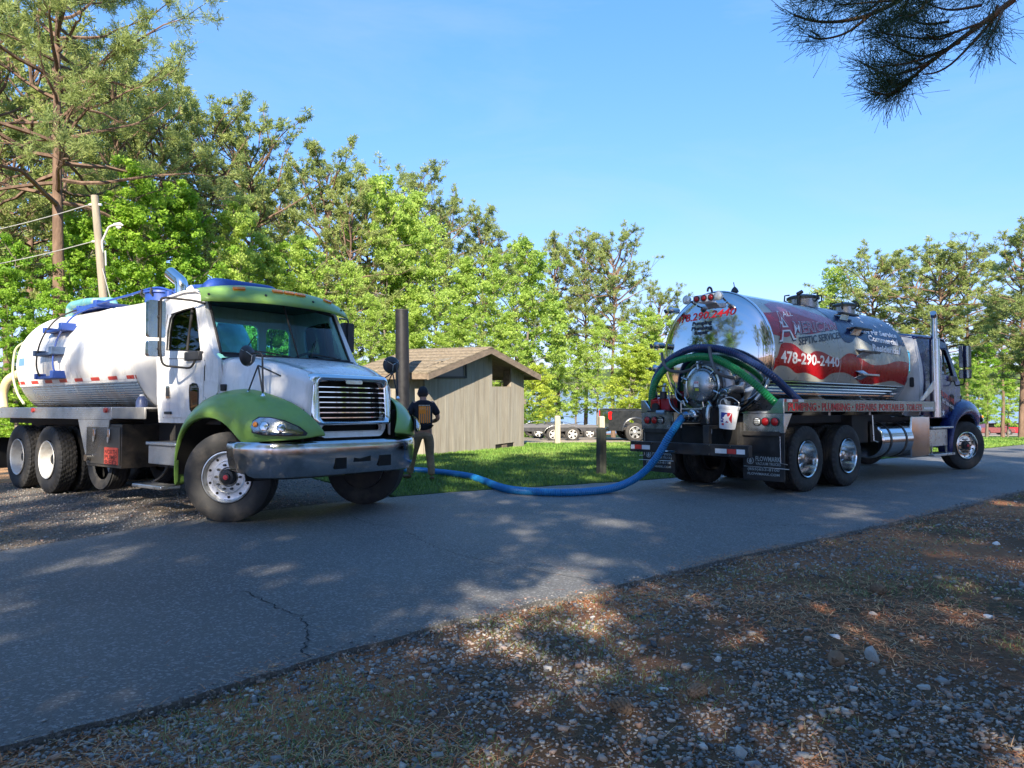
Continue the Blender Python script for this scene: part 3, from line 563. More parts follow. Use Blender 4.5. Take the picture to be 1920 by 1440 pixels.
def tree(kind, x, y, H, label, group, rz=None, wide=1.0, z=None, lean=(0, 0)):
    base = HT.get(kind, 16 if kind.startswith('pine') else 12); s = H/base
    name = 'pine_tree' if kind[0] in 'ph' else ('shrub' if kind == 'leaf6' else 'leafy_tree')
    zz = (G(x, y) if z is None else z)-0.1
    e = empty(name, Matrix.Translation((x, y, zz)) @ Matrix.Rotation(random.uniform(0, 6.28) if rz is None else rz, 4, 'Z') @ Matrix.Rotation(lean[0], 4, 'X') @ Matrix.Rotation(lean[1], 4, 'Y') @ Matrix.Diagonal((s*wide, s*wide, s, 1)))
    tag(e, label, 'shrub' if name == 'shrub' else 'tree', group)
    for o in PROTO[kind]:
        c = o if kind not in used else o.copy()
        if kind in used: link(c)
        c.parent = e
    used.add(kind); return e
def tpx(kind, px, d, top, label, group, **k):
    """tree seen at column px, depth d, with its top at row top"""
    x = (px-960)/1380*d; zt = 1.3+(720-top)*d/1380; g = G(x, d); return tree(kind, x, d, (zt-g)*(.89 if kind[0] == 'p' else 1), label, group, **k)
WL = 'tall pines of the wood'; LB = 'bright leafy trees at the edge of the wood'; RP = 'pines beyond the far end of the road'; BH = 'pines shading the road from behind the camera'
tpx('hero', 112, 25, -170, 'huge long-limbed pine with bare trunk behind the utility pole', WL, rz=2.2)
for i, (kd, px, d, top, lb) in enumerate([
    ('pine4', -20, 30, -40, 'dense dark pine cut by the left edge of the photo'), ('pine0', 60, 36, 20, 'pine crown filling the gap left of the huge long-limbed pine'),
    ('pine2', 215, 34, 60, 'thick pine right behind the limbs of the huge pine'), ('pine4', 300, 36, 150, 'bushy olive pine right of the huge pine above the street lamp'),
    ('pine3', 378, 40, 205, 'narrow pine with its top between the huge pine and the open round-crowned pine'), ('pine1', 470, 42, 228, 'open round-crowned pine with visible pale limbs above the white truck cab'),
    ('pine2', 612, 44, 262, 'tall pointed pine standing highest above the cab roof'), ('pine0', 690, 50, 322, 'pine right of the highest one, top slightly lower'),
    ('pine4', 655, 40, 350, 'full low pine in front of the tall pointed pine'), ('pine3', 775, 52, 335, 'broad pine top above the black vent pipe'),
    ('pine1', 835, 56, 385, 'pine on the falling treeline just left of the small round-topped pine'), ('pine0', 905, 58, 402, 'small round-topped pine above the brown roof ridge'),
    ('pine2', 965, 66, 470, 'distant pine behind the bright tree right of the roof'), ('pine3', 1045, 64, 455, 'left pine of the trio in front of the lake'),
    ('pine0', 1098, 66, 450, 'middle pine of the trio in front of the lake'), ('pine1', 1150, 60, 442, 'right and tallest pine of the trio in front of the lake'),
    ('pine1', 1236, 68, 545, 'flat-topped pine just left of the silver tank'), ('pine4', 130, 46, 120, 'far pine deep in the wood left'), ('pine0', 250, 52, 200, 'far pine deep in the wood above the street lamp arm'),
    ('pine2', 530, 56, 330, 'far pine between the round-crowned and the pointed pine'), ('pine2', 20, 48, 100, 'far pine behind the left edge pines'), ('pine4', 420, 54, 300, 'shaded far pine low behind the round-crowned one'), ('pine3', 740, 60, 390, 'far pine low behind the broad pine top')]):
    tpx(kd, px, d, top, lb, WL)
for kd, px, d, top, lb, wd in [
    ('leaf3', 30, 24, 470, 'green leafy tree at the left edge above the tank tail', 1.2), ('leaf2', 150, 26, 420, 'green leafy tree between huge pine and utility pole', 1.2), ('leaf3', 255, 27, 335, 'tall green leafy tree right behind the utility pole', 1.25),
    ('leaf2', 345, 29, 372, 'rich green leafy tree left of the cab roof', 1.2), ('leaf3', 90, 21, 560, 'low leafy tree behind the rear of the white tank', 1.3), ('leaf0', 440, 31, 392, 'slender bright green tree rising above the cab visor', 1.0),
    ('leaf1', 505, 33, 450, 'bright green tree behind the middle of the cab roof', 1.1), ('leaf0', 575, 34, 462, 'bright green tree behind the right end of the cab roof', 1.2), ('leaf5', 650, 36, 500, 'thin pale green tree right of the cab', 1.2),
    ('leaf0', 722, 42, 355, 'pale lime tree reaching high above the black vent pipe', 1.0), ('leaf1', 765, 44, 372, 'second lime tree directly right of the pale one', 1.0), ('leaf5', 815, 44, 440, 'lime tree left of the roof ridge', 1.1), ('leaf1', 870, 46, 490, 'lime tree right behind the roof ridge', 1.2),
    ('leaf5', 925, 48, 478, 'airy light green tree over the roof right slope', 1.1), ('leaf0', 985, 50, 466, 'full light green tree right of the brown building', 1.15), ('leaf1', 1045, 54, 560, 'light green tree behind the first pale post', 1.2), ('leaf5', 1120, 56, 600, 'thin green tree with gaps before the lake', 1.2),
    ('leaf5', 1170, 58, 610, 'sparse green tree left of the silver tank', 1.2), ('leaf0', 1215, 60, 590, 'green tree touching the left rim of the silver tank', 1.2), ('leaf4', 1190, 46, 655, 'yellow green tree behind the dark pickup', 1.5), ('leaf4', 1240, 44, 690, 'yellow green bush-like tree hidden behind the coiled hoses', 1.4),
    ('leaf4', 1010, 44, 690, 'yellow green small tree beside the building corner', 1.2), ('leaf5', 700, 34, 560, 'thin tree left of the black vent pipe', 1.1), ('leaf0', 610, 30, 590, 'low bright tree behind the driver side mirror', 1.3), ('leaf1', 780, 36, 560, 'low bright tree right behind the black vent pipe', 1.3), ('leaf3', 520, 40, 480, 'deeper green tree behind the cab roof lights', 1.2),
    ('leaf0', 855, 38, 585, 'low lime tree peeking over the roof ridge', 1.3), ('leaf2', 430, 36, 470, 'deeper green tree behind the slender bright one', 1.2), ('leaf1', 945, 42, 590, 'low lime tree over the right roof slope', 1.3), ('leaf0', 1080, 62, 640, 'far lime tree between the lake trunks', 1.4)]:
    tpx(kd, px, d, top, lb, LB, wide=wd*.86)
for kd, px, d, top, lb, wd in [('pine1', 1638, 58, 478, 'open pine with crooked limbs behind the tank front hatch', 1.25), ('pine3', 1712, 60, 500, 'pine left of the exhaust stack with flat layers', 1.3), ('pine1', 1765, 52, 465, 'broad layered pine above the dark cab', 1.4), ('pine3', 1812, 54, 480, 'pine with sun on its layered crown right of the exhaust stack', 1.3),
    ('pine4', 1915, 38, 430, 'full near pine cut by the right edge of the photo', 1.2), ('pine2', 1965, 34, 380, 'large pine mostly out of the right edge', 1.2), ('pine1', 1880, 62, 560, 'smaller pine between the cab mirror and the right edge', 1.2), ('pine4', 1850, 75, 600, 'far small pine at the lake edge', 1.2)]:
    tpx(kd, px, d, top, lb, RP, wide=wd)
for kd, px, d, top, lb, wd in [('leaf5', 1560, 62, 512, 'pale airy tree behind the rear hatch of the silver tank', 1.4), ('leaf3', 1830, 58, 640, 'dark green tree right of the cab mirror', 1.4), ('leaf0', 1800, 46, 670, 'bright green tree just behind the dark cab windscreen', 1.2), ('leaf5', 1850, 48, 690, 'thin bright tree above the front wheel of the dark truck', 1.1), ('leaf1', 1890, 64, 680, 'green tree in front of the lake by the red cars', 1.1)]:
    tpx(kd, px, d, top, lb, 'leafy trees beyond the far end of the road', wide=wd)
# shade trees behind the camera (they throw the shade and show in the polished tank)
for i, (kd, x, y, H, wd) in enumerate(SHADE):
    tree(kd, x, y, H, ['tall pine standing behind the camera over the road', 'leafy tree standing behind the camera at the verge'][kd[0] == 'l'], [BH, 'leafy trees behind the camera'][kd[0] == 'l'], wide=wd)
for i, (kd, x, y, H, wd) in enumerate(SIDE):
    tree(kd, x, y, H, ['tall pine beside the road outside the frame', 'leafy tree beside the road outside the frame'][kd[0] == 'l'], 'trees beside the road outside the frame', wide=wd)
# shrubs at the wood edge
ORD = ['first', 'second', 'third', 'fourth', 'fifth', 'sixth', 'seventh', 'eighth', 'ninth', 'tenth', 'eleventh', 'twelfth', 'thirteenth', 'fourteenth', 'fifteenth', 'sixteenth']
for i in range(12):
    px = 30+i*76+random.uniform(-15, 15); d = random.uniform(24, 28) if px < 430 else random.uniform(34, 42)
    if px > 960: d = random.uniform(48, 60)
    x = (px-960)/1380*d; tree('leaf6', x, d, random.uniform(1.6, 3.2), ORD[i]+' low shrub counted from the left along the edge of the wood', 'undergrowth shrubs along the wood', wide=1.2)
M_forestleaf = leafmat('undergrowth_leaves', (0.05, 0.11, 0.015), (0.14, 0.22, 0.03), 0.4)
n = 42000; x = rng.uniform(-62, 2, n); y = rng.uniform(36, 60, n); 
P = np.stack([x, y, Gv(x, y)+rng.uniform(0, 1, n)**1.6*2.6*(0.4+0.6*np.abs(fnoise(x, y, .25, 3)*2))], -1); s = rng.uniform(.08, .17, n)[:, None]; A = rotmats(n); u, v = A[:, :, 0]*s, A[:, :, 1]*s*.7
tag(npmesh('undergrowth', np.stack([P-u, P-v, P+u, P+v], 1).reshape(-1, 3), np.arange(4*n).reshape(n, 4), M_forestleaf, None, np.repeat(rng.uniform(0, 1, n), 4)), kind='stuff', label='leafy undergrowth on the floor of the wood')
# overhanging pine at the camera's right
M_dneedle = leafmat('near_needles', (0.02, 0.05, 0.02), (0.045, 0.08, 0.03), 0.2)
op = empty('pine_tree', Matrix.Translation((7.6, 3.2, G(7.6, 3.2)-.05))); tag(op, 'near pine outside the frame whose dark branch hangs into the top right corner', 'tree')
def W(px, py, y): return Vector(((px-960)/1380*y-7.6, y-3.2, 1.3+(720-py)/1380*y-G(7.6, 3.2)+.05))
ob = MB(); ob.tube([(0, 0, 0), (0.1, 0, 3), (0, .1, 6), (-.1, 0, 9), (0, 0, 12)], [.24, .2, .17, .12, .05], 12)
TP = []; TD = []; TT = []
def br(pts, r, tufts=True, every=0.16, from_=0.35):
    P = resample(spline(pts, 6), 0.05); n = len(P); ob.tube(P, [r*(1-0.75*i/n)+.002 for i in range(n)], 6, False)
    if tufts:
        st = max(1, int(every/0.05))
        for i in range(int(n*from_), n, st):
            q = P[i]; d0 = (P[min(i+1, n-1)]-P[i-1]).normalized()
            TP.append(tuple(q)); TD.append(tuple((d0+Vector((random.gauss(0, .25), random.gauss(0, .25), random.gauss(0, .2)))).normalized())); TT.append(random.random())
        q = P[-1]; d0 = (P[-1]-P[-2]).normalized(); TP.extend([tuple(q)]*3); TD.extend([tuple(d0)]*3); TT.extend([.4]*3)
    return P
br([(0, 0, 4.9), W(2150, -120, 4.6), W(1990, -90, 4.8), W(1900, 0, 5)], .045, False)
br([W(1900, 0, 5), W(1840, 45, 5), W(1740, 120, 5), W(1690, 165, 5), W(1655, 190, 5)], .022, True, .2, .6)
br([W(1890, 5, 5), W(1800, 105, 5.1), W(1760, 134, 5.1), W(1725, 140, 5)], .01, False)
br([W(1990, -90, 4.8), W(1800, -60, 5.1), W(1660, 15, 5.2), W(1590, 38, 5.1), W(1530, 40, 5), W(1482, 26, 4.9)], .022, True, .26, .72)
br([W(1640, 20, 5.2), W(1590, 60, 5.1), W(1540, 73, 5), W(1507, 64, 4.95)], .010, True, .3, .85)
R_ = random.Random(3)
for a, b_, k in [((1850, 40), (1640, 60), 0), ((1800, 80), (1650, 70), 1), ((1740, 120), (1605, 112), 2), ((1720, 140), (1640, 145), 3), ((1850, -40), (1560, 10), 4), ((1820, -50), (1620, -20), 5), ((1780, 40), (1690, 30), 6), ((1840, 10), (1720, 0), 7),
                 ((1880, 20), (1840, 95), 8), ((1870, 10), (1850, 70), 9), ((1750, 110), (1700, 95), 10), ((1700, 160), (1660, 150), 11), ((1760, -40), (1680, 30), 12), ((1720, -30), (1650, 50), 13), ((1700, 150), (1630, 170), 14), ((1790, 60), (1730, 60), 15), ((1900, -60), (1780, -10), 16), ((1900, -80), (1850, 10), 17), ((1760, 100), (1650, 125), 18), ((1660, -10), (1600, 20), 19), ((1830, -70), (1500, 2), 20)]:
    ya = 5+R_.uniform(-.25, .25); yb = 5+R_.uniform(-.5, .4); A_ = W(*a, ya); B_ = W(*b_, yb); mid = A_.lerp(B_, .5)+Vector((0, 0, -.06+R_.uniform(-.06, .06)))
    br([A_, mid, B_], .008, True, .13, .45)
ob.build('trunk', M_bark, op, smooth=60)
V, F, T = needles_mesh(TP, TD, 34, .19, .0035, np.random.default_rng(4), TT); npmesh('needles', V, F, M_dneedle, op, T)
# its own upper crown, above the frame
o = PROTO['pine4'][1].copy(); link(o, op); o.matrix_local = Matrix.Translation((0, -.5, 2.5)) @ Matrix.Diagonal((.75, .75, .62, 1)); o.name = 'crown'
# ------------------------------------------------------------------ shared vehicle parts
M_tyre = mat('tyre_rubber', (0.022, 0.022, 0.023), 0.75, var=0.25, scale=5, dirt=(0.10, 0.085, 0.07), dscale=4, damt=0.5, bump=0.1, bscale=60)
M_alu = mat('brushed_aluminium', (0.62, 0.62, 0.61), 0.32, 0.9, var=0.12, scale=8, dirt=(0.25, 0.22, 0.18), dscale=3, damt=0.35, rvar=.12)
M_wrim = mat('painted_steel_rim', (0.62, 0.62, 0.60), 0.45, 0.2, var=0.12, dirt=(0.3, 0.2, 0.12), dscale=5, damt=0.5)
M_chrome = mat('chrome', (0.78, 0.78, 0.78), 0.09, 1.0, var=0.05, scale=3, rvar=.05)
M_chromed = mat('scuffed_chrome', (0.52, 0.52, 0.52), 0.15, 1.0, var=0.18, scale=5, rvar=.12, dirt=(0.2, 0.19, 0.17), dscale=3, damt=0.35)
M_steel = mat('polished_stainless', (0.62, 0.63, 0.64), 0.11, 1.0, var=0.06, scale=1.5, rvar=.05)
M_black = mat('black_paint', (0.018, 0.018, 0.02), 0.4, var=0.2, dirt=(0.06, 0.055, 0.05), dscale=3, damt=0.5)
M_frame = mat('chassis_black', (0.02, 0.02, 0.021), 0.7, var=0.3, dirt=(0.07, 0.055, 0.04), dscale=3, damt=0.6)
M_rubber = mat('black_rubber', (0.02, 0.02, 0.022), 0.65)
M_plastic = mat('dark_plastic', (0.035, 0.037, 0.042), 0.5)
M_dark = mat('dark_void', (0.006, 0.006, 0.006), 0.9)  # near-black; on holes left uncut it stands for their shade
M_amber = mat('amber_lens', (0.85, 0.25, 0.02), 0.2, spec=.6)
M_red = mat('red_lens', (0.45, 0.012, 0.012), 0.2, spec=.6)
M_redrefl = mat('red_reflective_tape', (0.5, 0.05, 0.04), 0.35)
M_whrefl = mat('silver_reflective_tape', (0.7, 0.7, 0.7), 0.35)
M_lens = glassmat('lamp_lens', (0.85, 0.87, 0.88), 1.0, 1.6)
M_glass = glassmat('cab_glass', (0.52, 0.86, 0.90), 1.0, 1.38)
M_glassd = glassmat('dark_cab_glass', (0.16, 0.22, 0.2), 1.0, 1.55)
M_mirror = mat('mirror_face', (0.75, 0.75, 0.75), 0.03, 1.0, var=0.02, rvar=.01)
M_seat = mat('seat_grey', (0.06, 0.06, 0.065), 0.8)
M_dash = mat('dash_grey', (0.05, 0.05, 0.055), 0.7)
M_head = mat('cab_liner', (0.14, 0.14, 0.14), 0.9)
M_tread = None
def treadplate():
    m = mat('diamond_tread_plate', (0.55, 0.55, 0.55), 0.35, 0.85, var=0.1, scale=6, dirt=(0.2, 0.17, 0.13), dscale=3, damt=0.45)
    t = m.node_tree; L = t.links.new; p = t.nodes['Principled BSDF']; tc = [n for n in t.nodes if n.type == 'TEX_COORD'][0]
    mp = t.nodes.new('ShaderNodeMapping'); mp.inputs['Rotation'].default_value = (radians(45), radians(45), radians(45)); mp.inputs['Scale'].default_value = (22, 22, 22); L(tc.outputs['Object'], mp.inputs[0])
    v = t.nodes.new('ShaderNodeTexVoronoi'); v.inputs['Scale'].default_value = 1.6; v.inputs['Randomness'].default_value = 0; L(mp.outputs[0], v.inputs['Vector'])
    r = t.nodes.new('ShaderNodeMapRange'); r.inputs[1].default_value = 0.15; r.inputs[2].default_value = 0.4; r.inputs[3].default_value = 1; r.inputs[4].default_value = 0; L(v.outputs['Distance'], r.inputs[0])
    b = t.nodes.new('ShaderNodeBump'); b.inputs['Strength'].default_value = 0.9; b.inputs['Distance'].default_value = 0.006; L(r.outputs[0], b.inputs['Height']); L(b.outputs[0], p.inputs['Normal']); return m
M_tread = treadplate()
def tyre_mb(r=.52, w=.29, rim=.292, tread='rib', n=150):
    hw = w/2
    prof = [(-hw*.72, rim), (-hw*.9, rim+.02), (-hw, rim+.09), (-hw*1.02, rim+.14), (-hw*.97, r-.055), (-hw*.86, r-.018), (-hw*.80, r-.004)]
    zs = [-.62, -.60, -.55, -.53, -.33, -.31, -.26, -.24, -.035, -.02, .02, .035, .24, .26, .31, .33, .53, .55, .60, .62]
    groove = {-.60, -.55, -.31, -.26, -.02, .02, .26, .31, .55, .60}
    for z in zs: prof.append((z*hw*1.25, r-(.014 if z in groove else 0)))
    prof += [(hw*.80, r-.004), (hw*.86, r-.018), (hw*.97, r-.055), (hw*1.02, rim+.14), (hw, rim+.09), (hw*.9, rim+.02), (hw*.72, rim)]
    rings = []
    for (a, rr) in prof:
        ring = []
        for k in range(n):
            q = rr
            if rr > r-.02 and tread == 'lug' and ((k+int(a*40)) % 4) == 0: q -= .013
            if abs(rr-(r-.018)) < .001 and k % 4 == 0 and tread == 'lug': q -= .014
            ring.append((a, q*cos(2*pi*k/n), q*sin(2*pi*k/n)))
        rings.append(ring)
    b = MB(); b.loft(rings, True, False); return b
def front_wheel(parent, x, y, side, steer, r=.52, wheelmat=None):
    """wheel axis = local X, outer side = +X"""
    wheelmat = wheelmat or M_alu
    M = Matrix.Translation((x, y, r)) @ Matrix.Rotation(steer+(-pi/2 if side < 0 else pi/2), 4, 'Z')
    e = empty('wheel', M, parent)
    tyre_mb(r).build('tyre', M_tyre, e, smooth=35)
    b = MB(); b.lathe([(-.11, .27), (-.11, .292), (-.02, .28), (.085, .283), (.125, .297), (.14, .297), (.142, .285), (.118, .272), (.10, .268), (.075, .262), (.07, .21), (.072, .19), (.085, .18), (.088, .115), (.075, .10), (.075, .0)], 64)
    b.build('rim', wheelmat, e, smooth=25)
    b = MB(); b.lathe([(-.15, 0), (-.15, .2), (-.15, .296), (-.1, .262), (.0, .262), (.03, .20), (.03, .0)], 32); b.build('drum_shade_disc', M_frame, e)  # drum widened to a black disc that paints the wheel's inner shade
    b = MB()
    for k in range(10):
        a = 2*pi*(k+.5)/10; c, s = cos(a), sin(a); b = MB(); b.cyl((.055, .236*c, .236*s), (.0765, .236*c, .236*s), .0165, 14); b.build('hand_hole_shade', M_dark, e)  # rim is uncut: black discs paint the shade of its holes
    b = MB()
    for k in range(10):
        a = 2*pi*k/10; c, s = cos(a), sin(a); b.cyl((.08, .1425*c, .1425*s), (.118, .1425*c, .1425*s), .0165, 6, .014)
    tag(b.build('lug_nuts', mat('dark_nut', (.08, .08, .075), .45, .7), e, smooth=20), kind='stuff')
    b = MB(); b.lathe([(.07, .095), (.12, .092), (.14, .08), (.145, .05), (.16, .045), (.165, .0)], 32); b.build('hub', M_black, e, smooth=25)
    b = MB(); b.lathe([(.162, .03), (.17, .028), (.172, 0)], 20); b.build('hub_cap', mat('hub_red', (.55, .04, .05), .35), e)
    return e
def dual_wheel(parent, x, y, side, r=.52, rimmat=None, lift=0, chrome=False):
    M = Matrix.Translation((x, y, r+lift)) @ Matrix.Rotation(-pi/2 if side < 0 else pi/2, 4, 'Z')
    e = empty('wheel', M, parent); b = tyre_mb(r, .27, .292, 'lug')
    me = b.build('tyre', M_tyre, e, smooth=35); me.matrix_local = Matrix.Translation((.0, 0, 0))
    o = me.copy(); link(o, e); o.matrix_local = Matrix.Translation((-.33, 0, 0))
    b = MB(); b.lathe([(.12, .285), (.135, .297), (.142, .292), (.13, .276), (.08, .268), (.02, .262), (-.06, .25), (-.10, .235), (-.115, .2), (-.12, .15), (-.1, .14), (-.1, .0)], 56)
    b.build('rim', rimmat or M_wrim, e, smooth=25)
    b = MB(); b.lathe([(-.1, .095), (.03, .09), (.05, .07), (.055, 0)], 24); b.build('hub', M_frame if not chrome else M_chromed, e, smooth=25)
    b = MB()
    for k in range(10):
        a = 2*pi*k/10; b.cyl((-.11, .125*cos(a), .125*sin(a)), (-.07, .125*cos(a), .125*sin(a)), .016, 6)
    tag(b.build('lug_nuts', M_chromed, e, smooth=20), kind='stuff')
    b = MB(); b.lathe([(-.50, .27), (-.48, .285), (-.2, .27), (-.14, .25)], 32); b.build('inner_rim', M_frame, e)
    return e
def path_tube(name, pts, r, m, parent, n=8, seg=10, label=None):
    b = MB(); b.tube(spline(pts, n), r, seg); return b.build(name, m, parent, smooth=50, label=label)
def bent(name, pts, r, m, parent, rad=.06, seg=8):
    P = [Vector(p) for p in pts]; out = [P[0]]
    for i in range(1, len(P)-1):
        a = (P[i-1]-P[i]); c = (P[i+1]-P[i]); ra = min(rad, a.length*.45, c.length*.45); s, t = P[i]+a.normalized()*ra, P[i]+c.normalized()*ra
        for k in range(6):
            u = k/5; out.append(s*(1-u)**2+P[i]*2*u*(1-u)+t*u*u)
    out.append(P[-1]); b = MB(); b.tube(out, r, seg); return b.build(name, m, parent, smooth=50)
# ---- conventional day cab, x measured from the front axle
def cab(root, X, M_paint, M_trim, M_paint2=None, detail=True, mshell=None, M_back=None, ext=0.0):
    T = Matrix.Translation((X, 0, 0))
    def yy(z): return 1.10-0.10*max(0, (z-2.0)/0.8)**1.3-0.03*max(0, (1.5-z)/.4)
    outline = [(-1.62, 1.13), (-1.2, 1.13), (-.74, 1.13), (-.56, 1.24), (-.36, 1.40), (-.2, 1.5), (-.18, 1.75), (-.2, 1.90), (-.30, 1.965), (-.395, 2.10), (-.49, 2.3), (-.59, 2.52), (-.66, 2.66), (-.76, 2.76), (-1.0, 2.80), (-1.35, 2.81), (-1.62, 2.79), (-1.63, 2.4), (-1.63, 2.0), (-1.63, 1.5)]
    outline = [(x-(ext if x < -1.3 else 0), z) for x, z in outline]
    hole = [(-1.40, 2.06), (-1.0, 2.035), (-.60, 2.00), (-.575, 2.03), (-.66, 2.25), (-.755, 2.46), (-.80, 2.55), (-.85, 2.575), (-1.1, 2.565), (-1.35, 2.535), (-1.41, 2.48), (-1.425, 2.3)]
    door = [(-1.5, 1.2), (-1.1, 1.2), (-.76, 1.2), (-.62, 1.28), (-.5, 1.42), (-.49, 1.7), (-.49, 1.93), (-.545, 2.02), (-.63, 2.25), (-.74, 2.5), (-.8, 2.6), (-.87, 2.635), (-1.1, 2.63), (-1.36, 2.60), (-1.47, 2.53), (-1.5, 2.3), (-1.51, 2.0), (-1.51, 1.6)]
    P2 = M_paint2 or M_paint
    # shell: two sides, back with window, roof, floor, cowl
    sh = MB()
    for s in (-1, 1):
        sh.prism(outline, 0, .045, 'y', [hole], fn=lambda q, s=s: (q[0], s*(yy(q[2])-q[1]), q[2]), M=T)
    cs = sh.build('cab_shell', P2, root, smooth=35)
    bk = MB()
    prof = [(-1.06, 1.13), (-.5, 1.13), (0, 1.13), (.5, 1.13), (1.06, 1.13), (1.09, 1.5), (1.10, 2.0), (1.065, 2.4), (1.02, 2.68), (.94, 2.78), (.5, 2.83), (0, 2.85), (-.5, 2.83), (-.94, 2.78), (-1.02, 2.68), (-1.065, 2.4), (-1.10, 2.0), (-1.09, 1.5)]
    rw1 = rrect(-.92, .38, 1.98, 2.52, .10); rw2 = rrect(.50, .92, 1.98, 2.5, .08)
    bk.prism(prof, -1.66-ext, -1.615-ext, 'x', [rw1, rw2], M=T)
    bk.build('cab_back', M_back or P2, root, smooth=35)
    b = MB()
    for r_ in (rw1, rw2): b.prism(r_, -1.635-ext, -1.63-ext, 'x', M=T)
    b.build('rear_window', M_glass, root)
    rf = MB(); rings = []
    for x, zc, w_, dz in [(-1.66-ext, 2.80, .97, .07), (-1.5-ext, 2.86, .98, .09), (-1.15, 2.90, .985, .10), (-.85, 2.885, .985, .10), (-.66, 2.81, .955, .10), (-.55, 2.75, .93, .08)]:
        rings.append([(x, w_*sin(t)*(1.05 if abs(sin(t)) > .99 else 1), zc-dz+dz*(1-abs(sin(t))**5)+.0) for t in [radians(a) for a in range(-90, 91, 10)]])
    rings2 = [[(p[0], p[1]*.97, p[2]-.04) for p in r_] for r_ in rings]
    rf.loft(rings, False, False, M=T); rf.build('roof', P2, root, smooth=50, solid=.03)
    b = MB(); b.box(-1.62-ext, -.2, -1.05, 1.05, 1.12, 1.17, T); b.box(-.25, -.2, -1.02, 1.02, 1.15, 1.92, T); b.build('cab_floor', M_frame, root)
    b = MB(); b.box(-.62, -.22, -.98, .98, 1.62, 1.90, T); b.build('dashboard', M_dash, root, bevel=.05)
    for y0 in (-.5, .5):
        b = MB(); b.box(-1.35, -.85, y0-.24, y0+.24, 1.45, 1.58, T); b.box(-1.48, -1.33, y0-.23, y0+.23, 1.5, 1.93, T); b.build('seat', M_seat, root, bevel=.04)
    sw = MB(); Ms = T @ Matrix.Translation((-.72, .5, 1.95)) @ Matrix.Rotation(radians(-35), 4, 'Y')
    ring = [Ms @ Vector((.22*cos(a), .22*sin(a), 0)) for a in [2*pi*k/28 for k in range(29)]]; sw.tube(ring, .016, 6, False)
    for a in (0.4, 2.74, 4.71): sw.tube([Ms @ Vector((0, 0, -.02)), Ms @ Vector((.22*cos(a), .22*sin(a), 0))], .014, 5)
    sw.cyl(Ms @ Vector((0, 0, -.35)), Ms @ Vector((0, 0, 0)), .03); sw.build('steering_wheel', M_plastic, root, smooth=50)
    # doors
    for s in (-1, 1):
        d = MB(); d.prism(door, 0, .014, 'y', [hole], fn=lambda q, s=s: (q[0], s*(yy(q[2])+q[1]), q[2]), M=T)
        do = d.build('door', M_paint, root, smooth=35, bevel=.006)
        g = MB(); g.prism(hole, -.02, -.016, 'y', fn=lambda q, s=s: (q[0], s*(yy(q[2])+q[1]), q[2]), M=T); g.build('door_window', M_glassd if s < 0 else M_glass, do)
        fr = MB(); fr.tube([T @ Vector((x, s*(yy(z)+.006), z)) for x, z in hole+hole[:1]], .011, 5, False); fr.tube([T @ Vector((-.93, s*(yy(2.05)-.01), 2.04)), T @ Vector((-.93, s*(yy(2.56)-.01), 2.56))], .014, 5); fr.build('window_seal', M_rubber, do)
        sm = MB(); sm.loft([[(-1.515+.0, s*(yy(z)+.001), z) for z in (1.19, 1.6, 2.0, 2.3, 2.54)], [(-1.50, s*(yy(z)+.001), z) for z in (1.19, 1.6, 2.0, 2.3, 2.54)]], False, False, M=T)
        sm.build('door_gap', M_dark, do, smooth=0)
        sm = MB(); sm.loft([[(-.492, s*(yy(z)+.001), z) for z in (1.43, 1.7, 1.9)], [(-.478, s*(yy(z)+.001), z) for z in (1.43, 1.7, 1.9)]], False, False, M=T); sm.build('door_gap', M_dark, do, smooth=0)
        sm = MB(); sm.loft([[(x, s*(yy(1.9)+.0155), 1.955-.04*(x+1.5)/1.0+dz) for x in (-1.49, -1.2, -.9, -.87)] for dz in (-.004, .004)], False, False, M=T); sm.build('belt_seam', M_dark, do, smooth=0)
        for z in (1.42, 1.86): h = MB(); h.cyl((-.47, s*1.105, z-.03), (-.47, s*1.105, z+.03), .011, 8, M=T); h.build('hinge', M_paint, do)
        h = MB(); h.prism(rrect(-1.37, -1.27, 1.44, 1.60, .02), 0, .012, 'y', fn=lambda q, s=s: (q[0], s*(yy(q[2])+.014+q[1]), q[2]), M=T); ho = h.build('handle', M_chromed, do, bevel=.003)
        h = MB(); h.box(-1.335, -1.28, s*(yy(1.5)+.028)-.012, s*(yy(1.5)+.028)+.012, 1.47, 1.575, T); h.build('handle_grip', M_plastic, do)
        sw_ = [(-.80, 1.30), (-.76, 1.27), (-.68, 1.27), (-.62, 1.33), (-.60, 1.45), (-.60, 1.56), (-.64, 1.61), (-.72, 1.62), (-.79, 1.60), (-.80, 1.52)]
        h = MB(); h.prism(sw_, .010, .019, 'y', fn=lambda q, s=s: (q[0], s*(yy(q[2])+q[1]), q[2]), M=T); h.build('lower_window', M_rubber if not detail else glassmat('peep_glass', (.05, .06, .05), 1, 1.5), do)
        h = MB(); h.tube([T @ Vector((x, s*(yy(z)+.017), z)) for x, z in sw_+sw_[:1]], .009, 5, False); h.build('lower_window_seal', M_rubber, do)
        h = MB(); h.box(-.86, -.52, s*(yy(1.98)+.03)-.035, s*(yy(1.98)+.03)+.035, 1.90, 2.01, T); h.build('mirror_mount', M_plastic, do, bevel=.012)
        if detail and s < 0:
            h = MB(); h.box(-1.40, -1.25, s*1.105-.02, s*1.105, 1.24, 1.275, T); h.build('badge', M_plastic, do)
        # west-coast mirror
        mx, my = -.95, s*1.47
        me_ = empty('mirror', T, root)
